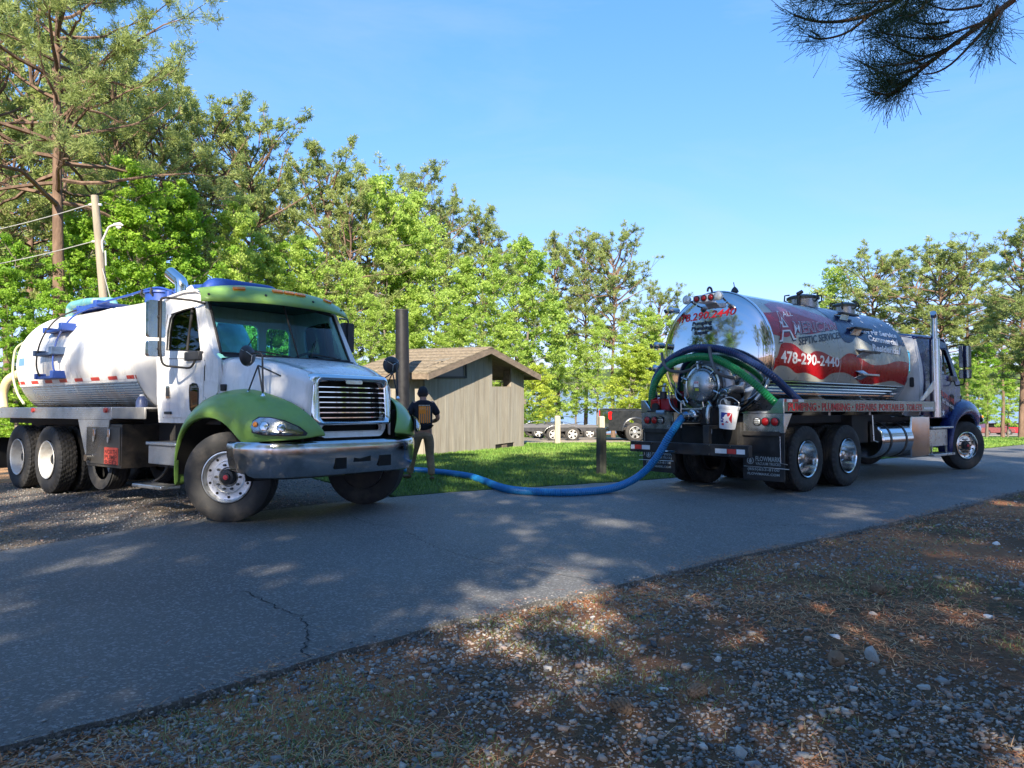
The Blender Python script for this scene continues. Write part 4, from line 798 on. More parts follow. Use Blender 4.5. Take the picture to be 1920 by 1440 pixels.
        bent('bracket', [(-.60, s*1.04, 2.60), (-.72, s*1.12, 2.64), (-.88, s*1.40, 2.66), (-.90, s*1.44, 2.64), (-.90, s*1.44, 2.0), (-.88, s*1.42, 1.83), (-.66, s*1.18, 1.80), (-.63, s*1.14, 1.9)], .014, M_plastic if s > 0 else M_frame, me_, .07)
        b = MB(); b.prism(rrect(-.105, .105, 2.17, 2.62, .03), 0, .075, 'x', M=Matrix.Translation((mx-.045, my, 0))); b.build('mirror_shell', mshell or (M_chromed if s < 0 else M_plastic), me_, bevel=.02)
        b = MB(); b.prism(rrect(-.095, .095, 2.18, 2.61, .025), 0, .004, 'x', M=Matrix.Translation((mx-.0505, my, 0))); b.build('mirror_glass', M_mirror, me_)
        b = MB(); b.prism(rrect(-.105, .105, 1.94, 2.13, .03), 0, .08, 'x', M=Matrix.Translation((mx-.045, my, 0))); b.build('convex_shell', mshell or (M_chromed if s < 0 else M_plastic), me_, bevel=.025)
        b = MB(); b.prism(rrect(-.092, .092, 1.95, 2.12, .025), 0, .004, 'x', M=Matrix.Translation((mx-.0505, my, 0))); b.build('convex_glass', M_mirror, me_)
        for z in (2.42, 2.03): b = MB(); b.cyl((mx+.02, my, z), (mx+.02, s*1.44, z), .022, 10); b.build('clamp', M_plastic, me_)
    # windscreen (curved), pillars, wipers
    def ws(u, v, off=0):   # u -1..1 across, v 0..1 up
        xb = -.14-.19*abs(u)**2.2; xt = -.50-.17*abs(u)**2.2
        yb = .985*u; yt = .955*u; zb = 1.955+.03*abs(u); zt = 2.70-.05*abs(u)
        return (xb*(1-v)+xt*v+off, yb*(1-v)+yt*v, zb*(1-v)+zt*v)
    U_ = [-1+2*k/24 for k in range(25)]
    b = MB(); b.loft([[ws(u, v) for u in U_] for v in (0, .33, .66, 1)], False, False, M=T); b.build('windscreen', M_glass, root, smooth=60)
    b = MB(); edge = [ws(u, 0, .006) for u in U_]+[ws(1, v, .006) for v in (.33, .66)]+[ws(u, 1, .006) for u in reversed(U_)]+[ws(-1, v, .006) for v in (.66, .33)]
    b.tube([T @ Vector(p) for p in edge+edge[:1]], .018, 6, False); b.tube([T @ Vector(ws(0, v, .006)) for v in (0, .5, 1)], .012, 6); b.build('windscreen_seal', M_rubber, root)
    b = MB()
    for u0, u1 in ((-.15, -.75), (.75, .2)):
        b.tube([T @ Vector(ws(u0, .02, .03)), T @ Vector(ws((u0+u1)/2, .06, .04)), T @ Vector(ws(u1, .09, .03))], .009, 5); b.tube([T @ Vector(ws(u1, .04, .025)), T @ Vector(ws(u0*.3+u1*.7, .35, .03))], .007, 5)
    b.build('wipers', M_rubber, root)
    for s in (-1, 1):
        pl = MB()
        r0 = [ws(s, 0, 0), (-.30, s*1.085, 1.965), (-.36, s*1.055, 1.965)]; r1 = [ws(s, 1, 0), (-.67, s*1.03, 2.67), (-.72, s*1.0, 2.67)]
        pl.loft([r0, r1], True, True, M=T); pl.build('pillar', P2, root)
    b = MB(); b.loft([[ws(u, 0, o) if o < .05 else (ws(u, 0)[0]+.12, ws(u, 0)[1]*1.02, 1.93+.0*u) for u in U_] for o in (-.05, .0, .1)], False, False, M=T); b.build('cowl', M_rubber, root, smooth=40)
    hb = MB(); hb.loft([[ws(u, 1, 0) for u in U_], [(ws(u, 1)[0]-.03, ws(u, 1)[1], ws(u, 1)[2]+.08) for u in U_]], False, False, M=T); hb.build('header', M_rubber, root, smooth=40)
    # inner lining
    b = MB(); b.box(-1.6-ext, -.7, -.96, .96, 2.735, 2.745, T); b.build('headliner', M_head, root)
    return ws, T
def hood_fenders(root, X, M_hood, M_fend, M_fendin=None):
    T = Matrix.Translation((X, 0, 0))
    # hood: stations (x, half width shoulder, z centre, z shoulder, z side bottom, y bottom)
    st = [(-.28, 1.045, 1.96, 1.86, 1.30, 1.10), (-.05, 1.01, 1.945, 1.845, 1.30, 1.08), (.2, .93, 1.91, 1.80, 1.32, 1.03), (.45, .82, 1.86, 1.74, 1.26, .95), (.68, .72, 1.79, 1.67, 1.10, .80), (.84, .64, 1.72, 1.60, 1.00, .66), (.93, .60, 1.66, 1.54, .98, .60)]
    def sec(x, w_, zc, zs, zb, yb):
        h = []
        for t in [0, .2, .4, .6, .75]: h.append((x, w_*t, zc-(zc-zs)*.22*(t/.75)**2.5))
        for a in range(0, 91, 15):
            r1 = w_*.25; r2 = (zc-(zc-zs)*.22)-zs; h.append((x, w_*.75+r1*sin(radians(a)), zs+r2*cos(radians(a))))
        for t in (.33, .66, 1): h.append((x, w_+(yb-w_)*t, zs+(zb-zs)*t))
        return [(p[0], -p[1], p[2]) for p in reversed(h[1:])]+h
    b = MB(); b.loft([sec(*s) for s in st], False, False, M=T); ho_ = b.build('hood', M_hood, root, smooth=50, solid=.02)
    for s in (-1, 1): b = MB(); b.box(-.16, -.06, s*1.075-.015, s*1.075+.015, 1.52, 1.60, T); b.build('hood_latch', M_rubber, ho_, bevel=.008)
    b = MB()   # crease
    # nose panel under and round the grille
    nose = [(y*(1-.16*max(0, (1.25-z)/.28)), z) for y, z in rrect(-.60, .60, .97, 1.66, .12, 6)]; gr = rrect(-.50, .50, 1.165, 1.635, .07, 5); slot = rrect(-.46, .46, 1.045, 1.115, .03, 4)
    f = lambda q: (q[0]+.06-.09*(q[1]/.6)**2-.06*max(0, (q[2]-1.1)/.6), q[1], q[2])
    b.prism(nose, .87, .93, 'x', [gr, slot], fn=f, M=T); b.build('nose_panel', M_hood, root, smooth=35)
    # fenders
    for s in (-1, 1):
        rows = []
        # (x_lip, z_lip, x_crown, z_crown(outer shoulder), x_in, y_in, z_in)
        S = [(-.965, .36, -1.0, .34, -1.0, .93, .36, 1.20, 1.155), (-.955, .62, -1.0, .62, -1.0, .93, .64, 1.215, 1.17), (-.90, .86, -.955, .90, -.96, .93, .93, 1.225, 1.18), (-.78, 1.03, -.80, 1.13, -.79, .95, 1.19, 1.235, 1.19), (-.60, 1.14, -.56, 1.29, -.55, .97, 1.385, 1.245, 1.20),
             (-.36, 1.20, -.28, 1.38, -.26, 1.0, 1.50, 1.25, 1.205), (-.1, 1.215, .03, 1.41, .05, 1.0, 1.545, 1.25, 1.205), (.14, 1.16, .32, 1.39, .34, .96, 1.54, 1.245, 1.20), (.30, 1.06, .56, 1.33, .60, .88, 1.47, 1.235, 1.165), (.38, .99, .78, 1.235, .84, .78, 1.38, 1.225, 1.09), (.42, .955, .95, 1.13, .98, .68, 1.26, 1.215, .98), (.44, .94, 1.05, 1.04, 1.07, .58, 1.12, 1.21, .86), (.44, .93, 1.09, .965, 1.10, .50, .985, 1.21, .80)]
        for xl, zl, xc, zc, xi, yi, zi, yl, yc in S:
            row = []; lip = Vector((xl, yl, zl)); cr = Vector((xc, yc, zc)); inn = Vector((xi, yi, zi)); bu = (cr-lip).length*.16
            row.append(Vector((xl, yl-.06, zl))); row.append(lip); row.append(lip.lerp(cr, .35)+Vector((bu*.5, bu*.7, 0))); row.append(lip.lerp(cr, .72)+Vector((bu*.6, bu*.75, 0)))
            mid = cr.lerp(inn, .35)+Vector((.01, .03, .035*(1 if zi > 1.1 else .3))); row.append(cr+Vector((0, 0, .01))); row.append(mid); row.append(cr.lerp(inn, .7)+Vector((0, 0, .02))); row.append(inn)
            rows.append([(p.x, s*p.y, p.z) for p in row])
        b = MB(); b.loft(rows, False, False, M=T); b.build('fender', M_fend, root, smooth=70, sub=1, solid=.018)
        b = MB(); b.lathe([(0, .70), (.36, .70)], 24, T @ Matrix.Translation((-.12, s*1.0-(.18 if s > 0 else .18), .52)) @ Matrix.Rotation(pi/2, 4, 'Z'), radians(-100), radians(60))
        b2 = MB(); rr = []
        for a in range(-10, 191, 12): rr.append([(-.2+.76*cos(radians(a)), s*y, .50+.70*max(0, sin(radians(a)))+.0) for y in (1.20, .70)])
        b2.loft(rr, False, False, M=T); b2.build('wheel_well', M_dark, root, smooth=50)
        b = MB(); b.box(-.9, .9, s*.70-.02, s*.70+.02, .75, 1.3, T); b.build('inner_wall', M_dark, root)
        # headlight
        hl = [(-.30, -.02), (-.28, .045), (-.20, .09), (-.08, .095), (.06, .075), (.20, .02), (.27, -.035), (.26, -.062), (.1, -.078), (-.12, -.085), (-.25, -.07)]
        def hp(u, v, off, s=s):
            t = max(0.0, (u+.3)/.57); base = Vector((.68+.44*t**.85, s*(1.205-.36*t**1.5), 1.125-.04*t)); nrm = Vector((.35+.6*t, s*(.95-.45*t), .22)).normalized(); return base+Vector((-.18*v, -s*.30*v, v))+nrm*off
        he = empty('headlight', T, root)
        def patch(name, sc, off, m, ns=6):
            bb = MB(); vs = [tuple(hp(-.02, 0, off[0]))]; fs = []; n = len(hl)
            for r_ in range(1, ns+1):
                t = r_/ns
                for u, v in hl: vs.append(tuple(hp(-.02+(u+.02)*t*sc, v*t*sc, off[0]+(off[1]-off[0])*t**2)))
            for j in range(n): fs.append((0, 1+j, 1+(j+1) % n))
            for r_ in range(ns-1):
                for j in range(n): fs.append((1+r_*n+j, 1+(r_+1)*n+j, 1+(r_+1)*n+(j+1) % n, 1+r_*n+(j+1) % n))
            bb.add(vs, fs); return bb.build(name, m, he, smooth=60)
        patch('bezel', 1.14, (.012, .004), M_rubber); patch('reflector', 1.0, (.016, .018), M_chromed); 
        bb = MB()
        for (u, v, r_) in ((-.13, 0, .058), (.05, -.01, .05)):
            c = hp(u, v, .018); n_ = (hp(u, v, .05)-c).normalized(); bb.tube([c, c+n_*.012, c+n_*.022], [r_, r_*.8, .004], 18)
        bb.build('bulbs', M_chrome, he); bb = MB(); c = hp(-.24, .01, .02); bb.tube([c, c+Vector((0, s*.02, 0))], [.035, .02], 10); bb.build('indicator', M_amber, he)
        patch('lens', 1.0, (.052, .022), M_lens)
    # grille
    ge = empty('grille', T, root); b = MB(); ring = []
    def gx(y, z): return .93+.045-.09*(y/.6)**2-.06*max(0, (z-1.1)/.6)
    out_ = rrect(-.575, .575, 1.14, 1.70, .13, 7); b = MB()
    inn_ = rrect(-.50, .50, 1.165, 1.635, .07, 7); n = len(inn_); rings = []
    for i, (y, z) in enumerate(inn_):
        cy_, cz_ = y/.5, (z-1.4)/.235; oy = y+.095*cy_+(.03*cy_ if z < 1.4 else 0); oz = z+(.085 if z > 1.4 else .05)*max(-1, min(1, cz_*1.1)); r_ = []
        for t, dx in ((0, -.06), (0, .05), (.15, .08), (.45, .098), (.8, .082), (1.0, .04), (1.03, -.03)): yy_, zz_ = y+(oy-y)*t, z+(oz-z)*t; r_.append((gx(yy_, zz_)+dx, yy_, zz_))
        rings.append(r_)
    b.loft(rings, True, False, wrap=True); b.build('surround', M_chrome, ge, smooth=50)
    b = MB(); b.prism(rrect(-.5, .5, 1.16, 1.64, .06), .80, .83, 'x'); b.build('radiator_screen', M_dark, ge)
    for k in range(7):
        z = 1.205+k*.060; hw = .50 if 0 < k < 7 else .46
        b = MB(); b.loft([[(gx(y, z)+dx-.005, y, z+dz) for dx, dz in ((.02, .005), (.02, -.006), (-.045, -.009), (-.045, .006))] for y in [-hw+2*hw*j/10 for j in range(11)]], True, True); b.build('grille_bar', M_chrome, ge, smooth=30)
    b = MB(); b.prism(rrect(-.13, .13, 1.605, 1.65, .02), 0, .015, 'x', M=Matrix.Translation((gx(0, 1.63)+.02, 0, 0))); b.build('badge', M_chromed, ge, bevel=.004)
    b = MB(); b.prism(rrect(-.46, .46, 1.045, 1.115, .03), .80, .83, 'x', M=T); b.build('air_slot', M_dark, root)
    b = MB(); b.box(-1.5, .8, -.42, .42, .55, 1.15, T); b.box(-.2, .75, -.5, .5, 1.0, 1.5, T); b.build('engine_block', M_frame, root, bevel=.05)
    return gx
def bumper(root, X):
    T = Matrix.Translation((X, 0, 0)); path = []
    for y in [-1.22, -1.21, -1.17, -1.08, -.95, -.75, -.5, 0, .5, .75, .95, 1.08, 1.17, 1.21, 1.22]:
        a = abs(y); x = {1.22: .28, 1.21: .48, 1.17: .66, 1.08: .82, .95: .93, .75: .99, .5: 1.02, 0: 1.03}[a]; path.append((x, y))
    prof = [(-.09, .915), (-.02, .935), (.02, .933), (.036, .915), (.042, .86), (.038, .78), (.026, .68), (.008, .60), (-.012, .55), (-.06, .53)]
    rings = []
    for x, y in path:
        n = Vector((1, 0, 0)) if abs(y) < .9 else Vector((cos((abs(y)-.9)/.32*1.4), sin((abs(y)-.9)/.32*1.4)*(1 if y > 0 else -1), 0)); cut = .07*max(0, (abs(y)-1.19)/.03)
        rings.append([(x+n.x*o, y+n.y*o, (z if z > .7 else z+cut*1.0)) for o, z in prof])
    b = MB(); b.loft(rings, False, False, M=T); o = b.build('bumper', M_chromed, root, smooth=40, solid=.012)
    for y0, y1, z0, z1 in ((-.36, -.20, .61, .74), (-.09, .17, .68, .745), (.31, .50, .61, .74)):
        b = MB(); b.box(1.03, 1.0665, y0, y1, z0, z1, T); b.build('tow_opening_shade', M_dark, o)  # black boxes on the uncut bumper paint the dark inside the openings
    return o
# ------------------------------------------------------------------ white and green pump truck
T1 = frame(-3.34+.61*1.2-.05, 8.46+.79*1.2, .79, -.61)
M_white = mat('white_paint', (0.80, 0.80, 0.80), 0.3, var=0.02, coat=.5, dirt=(0.52, 0.48, 0.42), dscale=2.2, damt=0.3, stretch=(2.2, 2.2, .45))
M_green = mat('faded_green_paint', (0.20, 0.36, 0.075), 0.4, var=0.18, scale=2.0, coat=.25, dirt=(0.15, 0.33, 0.16), dscale=2.2, damt=0.7)
M_tankw = mat('white_tank_paint', (0.70, 0.69, 0.67), 0.32, var=0.05, dirt=(0.50, 0.45, 0.38), dscale=2.4, damt=0.4, coat=.2, stretch=(1.6, .6, .4))
M_bluep = mat('blue_paint', (0.02, 0.06, 0.28), 0.4, var=0.2)
M_blueg = mat('worn_blue_green_paint', (0.10, 0.28, 0.32), 0.5, var=0.3, scale=8, dirt=(.4, .45, .25), dscale=6, damt=.8)
M_rust = mat('rust', (0.20, 0.09, 0.04), 0.8, var=.3)
t1 = empty('pump_truck', T1); tag(t1, 'white pump truck with green fenders, green sun visor and a white tank', 'truck')
front_wheel(t1, 0.0, -1.02, -1, radians(34)); front_wheel(t1, 0.0, 1.02, 1, radians(30))
for x in (-4.86, -6.06):
    dual_wheel(t1, x, -1.07, -1); dual_wheel(t1, x, 1.07, 1)
for s in (-1, 1): # lift axle, raised
    e = empty('wheel', Matrix.Translation((-3.35, s*.93, .56)) @ Matrix.Rotation(-pi/2*(-s)*-1, 4, 'Z'), t1)
    tyre_mb(.42, .25, .27).build('tyre', M_tyre, e, smooth=35); b = MB(); b.lathe([(.10, .262), (.118, .275), (.125, .265), (.11, .25), (.06, .235), (.055, .1), (.09, .09), (.1, 0)], 36); b.build('rim', M_wrim, e, smooth=25)
b = MB()
for s in (-1, 1): b.box(-7.6, .75, s*.43-.04, s*.43+.04, .80, 1.06)
for x in (-7.4, -6.06, -5.5, -4.86, -3.35, -1.9, -.8, .4): b.box(x-.08, x+.08, -.42, .42, .82, 1.02)
for x in (0, -4.86, -6.06, -3.35): b.cyl((x, -.9, .52), (x, .9, .52), .075)
for x in (-4.86, -6.06): b.tube([(x-.22, 0, .52), (x, 0, .52), (x+.22, 0, .52)], [.1, .23, .1], 16)
b.cyl((-4.86, 0, .60), (-1.4, 0, .72), .05)
for s in (-1, 1): b.box(-.75, .75, s*.5-.04, s*.5+.04, .62, .70); b.box(-6.3, -4.6, s*.55-.05, s*.55+.05, .72, .82)
b.build('chassis', M_frame, t1, bevel=.01)
# tank
ZC, R_T = 2.08, .94
def tank_shell(b, x0, x1, R, zc, dome, n=64, hd=9):
    rings = []
    for k in range(hd+1):
        a = pi/2*k/hd; rings.append((x0-dome*cos(a), R*sin(a)**.62 if k else .001))
    for k in range(1, 14): rings.append((x0+(x1-x0)*k/14, R))
    for k in range(hd, -1, -1):
        a = pi/2*k/hd; rings.append((x1+dome*cos(a), R*sin(a)**.62 if k else .001))
    b.loft([[(x, r*cos(2*pi*j/n), zc+r*sin(2*pi*j/n)) for j in range(n)] for x, r in rings], True, False)
b = MB(); tank_shell(b, -6.95, -2.68, R_T, ZC, .34); tk = b.build('tank', M_tankw, t1, smooth=50)
def cylp(x, th, R=R_T, zc=ZC): t = radians(th); return (x, -R*cos(t), zc+R*sin(t))
def cyl_band(name, x0, x1, t0, t1_, off, m, parent, n=6, R=R_T, zc=ZC, nx=2):
    b = MB(); b.loft([[cylp(x0+(x1-x0)*i/(nx-1), t0+(t1_-t0)*k/n, R+off, zc) for k in range(n+1)] for i in range(nx)], False, False); return b.build(name, m, parent, smooth=50)
M_quilt = mat('ribbed_stainless_wrap', (0.55, 0.53, 0.50), 0.3, 0.95, var=.15, scale=3, dirt=(.40, .25, .14), dscale=2, damt=.6)
# ribbed lower wrap: real ribs
b = MB(); L_ = []
for k in range(60):
    th = -23.5-k*.62; L_.append(th)
b.loft([[cylp(x, th, R_T+.006+(.006 if i % 4 in (1, 2) else 0)) for i, th in enumerate(L_)] for x in (-6.98, -2.66)], False, False); b.build('lower_wrap', M_quilt, tk, smooth=0)
for s0, s1 in ((-6.98, -2.66),): cyl_band('wrap_edge', s0, s1, -21.3, -23.4, .012, M_white, tk)
k_ = 0; xx_ = -7.0
while xx_ < -2.75:
    cyl_band('marking_strip', xx_, xx_+.285, -17.9, -21.2, .005, M_redrefl if k_ % 2 == 0 else M_whrefl, tk); xx_ += .29; k_ += 1
for x in (-2.7, -4.78, -6.93):
    b = MB(); b.loft([[cylp(x+dx, th, R_T+o) for th in range(0, 360, 5)] for dx, o in ((-.018, .001), (-.009, .008), (.009, .008), (.018, .001))], True, False); b.build('weld_seam', M_tankw, tk, smooth=60)
cyl_band('sticker', -6.86, -6.62, 7, -1, .003, mat('blue_sticker', (.12, .25, .5), .5), tk); cyl_band('sticker', -6.84, -6.66, -2, -9, .003, mat('white_sticker', (.7, .7, .7), .5), tk)
# ladder curved over the side
le = empty('ladder', None, t1)
lad = [(73, 0), (60, .0), (45, 0), (32, 0), (20, 0), (7, 0), (-5, 0), (-15.5, 0)]
def ladx(th, w_): return (-5.72-(.02*(th-32)/40)*.3)+w_*.66
for w_ in (0, 1):
    b = MB(); b.tube(spline([cylp(ladx(th, w_)+(.0 if th < 40 else -.01*(th-40)*.25), th, R_T+.10+(.03 if abs(th-20) < 30 else 0)) for th, _ in lad], 5), .014, 8); b.build('rail', M_frame if w_ == 0 else M_bluep, le, smooth=50)
for th in (70, 31, 7, -15):
    b = MB(); c0 = Vector(cylp(-5.8, th, R_T+.015)); 
    M = Matrix.Translation(cylp(-5.40, th, R_T+.06)); b.box(-.42, .40, -.08, .075, -.022, .022, M); b.box(.30, .42, -.13, .09, -.02, .10, M); b.box(-.42, -.34, -.10, .09, -.02, .07, M); b.build('step', M_bluep if th != 7 else mat('worn_step_paint', (.05, .09, .18), .6, var=.4), le, bevel=.006)
b = MB(); b.prism([(-5.95, 2.98), (-5.0, 3.02), (-4.9, 3.08), (-5.9, 3.05)], -.45, .1, 'y'); b.build('top_tray', M_bluep, tk)
# manway and top pipes
mw = empty('top_hatch', None, t1)
b = MB(); b.cyl((-3.7, 0, 2.98), (-3.7, 0, 3.14), .26, 28); b.build('collar', M_bluep, mw, smooth=30)
b = MB(); b.tube([(-3.7, 0, 3.14), (-3.7, 0, 3.17), (-3.7, 0, 3.22)], [.29, .28, .08], 28); b.build('lid', M_bluep, mw, smooth=40)
for k in range(6): a = k*pi/3; b = MB(); b.tube([(-3.7+.25*cos(a), .25*sin(a), 3.08), (-3.7+.32*cos(a), .32*sin(a), 3.12), (-3.7+.30*cos(a), .30*sin(a), 3.2)], .018, 6); b.build('clamp', M_black, mw)
bent('vent_pipe', [(-4.4, .25, 2.95), (-4.4, .25, 3.22), (-3.3, .25, 3.24), (-2.6, .25, 3.18)], .05, M_bluep, t1, .12, 12)
bent('suction_pipe', [(-6.55, -.25, 2.9), (-6.55, -.25, 3.17), (-6.0, -.2, 3.2), (-5.2, -.1, 3.15), (-5.1, -.1, 2.95)], .075, M_blueg, t1, .18, 14)
path_tube('top_hose', [(-5.7, -.3, 3.06), (-5.0, -.45, 3.05), (-4.2, -.3, 3.14), (-3.6, -.15, 3.22), (-3.2, 0, 3.1)], .018, M_bluep, t1)
# rear: sight tube, yellowish hose
path_tube('rear_hose', [(-7.66, -.9, 1.32), (-7.78, -.88, 1.6), (-7.66, -.82, 1.86), (-7.42, -.62, 2.0), (-7.2, -.5, 2.02)], .08, mat('cream_hose', (.55, .45, .25), .6), t1, label='cream coloured rear hose')
path_tube('sight_tube', [(-7.20, -.70, 2.55), (-7.40, -.80, 2.42), (-7.42, -.84, 2.2), (-7.36, -.86, 1.9), (-7.2, -.84, 1.6), (-7.0, -.8, 1.40)], .022, mat('greenish_tube', (.45, .5, .3), .3), t1)
b = MB(); b.cyl((-7.95, -.9, 1.3), (-7.95, -.9, 1.75), .02); b.build('rear_post', M_rust, t1)
# deck
b = MB(); b.box(-7.85, -2.65, -1.22, -1.19, 1.16, 1.335); b.box(-7.85, -2.65, -1.19, -.75, 1.31, 1.335); b.box(-7.85, -2.65, 1.19, 1.22, 1.16, 1.335); b.box(-7.85, -2.65, .75, 1.19, 1.31, 1.335); b.build('deck', M_tread, t1, bevel=.006)
b = MB(); b.box(-2.648, -1.72, -1.215, -1.19, 1.175, 1.33); b.box(-2.648, -1.72, -1.19, -.5, 1.305, 1.33); b.build('deck_front', mat('dirty_tread', (.35, .34, .33), .5, .7, var=.2), t1, bevel=.006)
b = MB(); b.box(-7.8, -2.7, -.75, .75, 1.06, 1.30); b.build('subframe', M_frame, t1)
for s in (-1, 1):
    for x in (-6.5, -5.2, -4.2, -3.1):
        b = MB(); b.prism([(-.5, 1.31), (-.2, 1.31), (-.2, 1.25), (-.45, 1.25)], x-.05, x+.05, 'x', fn=lambda q, s=s: (q[0], s*abs(q[1]), q[2])); b.build('saddle', M_frame, t1)
b = MB(); b.prism([(-3.72, 1.158), (-2.72, 1.158), (-2.75, .98), (-3.30, .58), (-3.42, .58)], -1.215, -1.20, 'y'); b.build('deck_bracket', M_tread, t1)
b = MB(); b.prism([(-7.85, 1.158), (-7.2, 1.158), (-7.05, .95), (-7.2, .72), (-7.85, .72)], -1.215, -1.20, 'y'); b.build('rear_bracket', M_tread, t1)
for x in (-5.35, -2.8):
    b = MB(); b.cyl((x, -1.205, 1.29), (x, -1.25, 1.29), .035, 16); b.build('side_marker', M_redrefl, t1)
b = MB(); b.cyl((-3.3, -1.2, .62), (-3.3, -1.28, .62), .05); b.build('pipe_end', M_chromed, t1)
for x, s in ((-7.5, -1), (-7.5, 1)):
    b = MB(); b.box(x-.01, x+.01, s*1.15-.3*(s > 0)*1-.0, s*1.15+.3*(s < 0)*1, .25, .8); b.build('mud_flap', M_rubber, t1)
# toolbox
tb = MB(); tb.box(-3.45, -2.38, -1.20, -.55, .50, 1.10); tbo = tb.build('toolbox', mat('black_toolbox', (.035, .033, .032), .45, .3, var=.2, dirt=(.13, .10, .08), dscale=2.5, damt=.6), t1, bevel=.008)
b = MB(); b.box(-3.43, -2.40, -1.215, -1.203, .54, 1.06); dr = b.build('toolbox_door', mat('toolbox_door_grey', (.07, .065, .06), .45, .4, var=.25, dirt=(.16, .12, .09), dscale=2.5, damt=.6, stretch=(1, 1, .3)), t1, bevel=.004)
for x in (-3.15, -2.7):
    b = MB(); b.box(x-.035, x+.035, -1.235, -1.216, .88, 1.03); b.build('latch', M_chromed, dr, bevel=.006)
    b = MB(); b.prism([(x-.025, .92), (x+.025, .92), (x+.02, .86), (x, .84), (x-.02, .86)], -1.243, -1.236, 'y'); b.build('latch_tab', M_alu, dr)
b = MB(); b.box(-2.84, -2.44, -1.222, -1.2155, .55, .78); sg = b.build('warning_sign', mat('red_sign', (.42, .06, .04), .6, var=.3, scale=12), dr)
for j, wds in enumerate(('NORTH', 'PUMP', 'RED')):
    z = .72-.072*j; text_on('sign_lettering', wds, [(-2.82, z-.03), (-2.46, z-.03), (-2.46, z+.03), (-2.82, z+.03)], lambda a, c: (a, -1.2245, c), mat('dark_lettering', (.10, .02, .015), .7), sg, bold=.02)
# battery box with tread plate, lower step, fuel tank
b = MB(); b.box(-1.72, -1.0, -1.16, -.72, .60, .84); b.build('step_box', M_tread, t1, bevel=.01)
b = MB(); b.box(-1.74, -.98, -1.19, -.70, .842, .885); b.build('upper_step', M_tread, t1, bevel=.01)
b = MB(); b.box(-1.9, -1.15, -1.28, -1.02, .30, .345); b.build('lower_step', M_alu, t1, bevel=.01)
for x in (-1.85, -1.2): path_tube('step_bracket', [(x, -1.05, .33), (x+.08, -.95, .42), (x+.12, -.85, .62)], .02, M_frame, t1)
b = MB(); b.cyl((-1.5, -.62, .95), (-.75, -.70, 1.02), .09, 16); b.build('exhaust_pipe', M_rust, t1)
b = MB(); b.cyl((-2.2, .85, .78), (-.9, .85, .78), .3, 28); b.build('fuel_tank', M_alu, t1, bevel=.02)
b = MB(); b.box(-2.36, -1.72, -.7, -.3, .5, 1.1); b.build('battery_box', M_frame, t1)
# cab
ws1, Tc = cab(t1, 0, M_white, M_green)
hood_fenders(t1, 0, M_white, M_green)
bumper(t1, 0)
# sun visor
def visp(u, t):
    a = abs(u); xf = -.24-.30*a**2.6; xb = -.62-.16*a**2.2; z0 = 2.645-.03*a**2; z1 = 2.90-.10*a**3
    return Vector((xf+(xb-xf)*t**1.25, u*(1.13-.07*t), z0+(z1-z0)*(sin(t*pi/2)**.75)))
b = MB(); b.loft([[visp(-1+2*k/28, v/8) for k in range(29)] for v in range(9)], False, False); vo = b.build('sun_visor', M_green, t1, smooth=60, solid=.014)
def on_visor(u, t):
    p = visp(u, t); du = (visp(u+.01, t)-visp(u-.01, t)).normalized(); dt = (visp(u, t+.02)-visp(u, t-.02)).normalized(); n_ = du.cross(dt).normalized()
    if n_.x < 0: n_ = -n_
    dt = n_.cross(du); return Matrix(((du.x, dt.x, n_.x, p.x), (du.y, dt.y, n_.y, p.y), (du.z, dt.z, n_.z, p.z), (0, 0, 0, 1)))
for u in (-.62, -.16, .0, .16, .62):
    M = on_visor(u, .42); b = MB(); b.prism(rrect(-.075, .075, -.026, .026, .012), .004, .03, 'z', M=M); b.build('marker_light', M_amber, vo, bevel=.005)
for u in (-.93, -.35, .3, .85):
    M = on_visor(u, .2); b = MB(); b.cyl(M @ Vector((0, 0, 0)), M @ Vector((0, 0, .018)), .016, 10); b.build('visor_bolt', M_rubber, vo)
b = MB(); b.tube([(-1.35, -.82, 2.82), (-1.35, -.82, 2.89), (-1.33, -.82, 2.93)], [.06, .05, .01], 12); b.build('cab_lug', M_white, t1, smooth=40)
# exhaust elbow and blue air duct behind the cab
bent('exhaust_stack', [(-1.95, -.62, 1.2), (-1.95, -.62, 2.9), (-1.95, -.62, 3.06), (-2.2, -.66, 3.22)], .085, M_chrome, t1, .22, 20)
bent('air_duct', [(-1.95, -.25, 2.6), (-1.95, -.25, 3.09), (-1.95, .9, 3.09), (-1.95, .9, 2.6)], .115, M_bluep, t1, .2, 18)
b = MB(); b.box(-2.15, -1.75, -.1, .75, 2.62, 2.95); b.build('pump_box', M_bluep, t1, bevel=.03)
b = MB(); b.cyl((-2.05, -.75, 2.7), (-2.05, -.75, 2.93), .05); b.build('filter', M_bluep, t1)
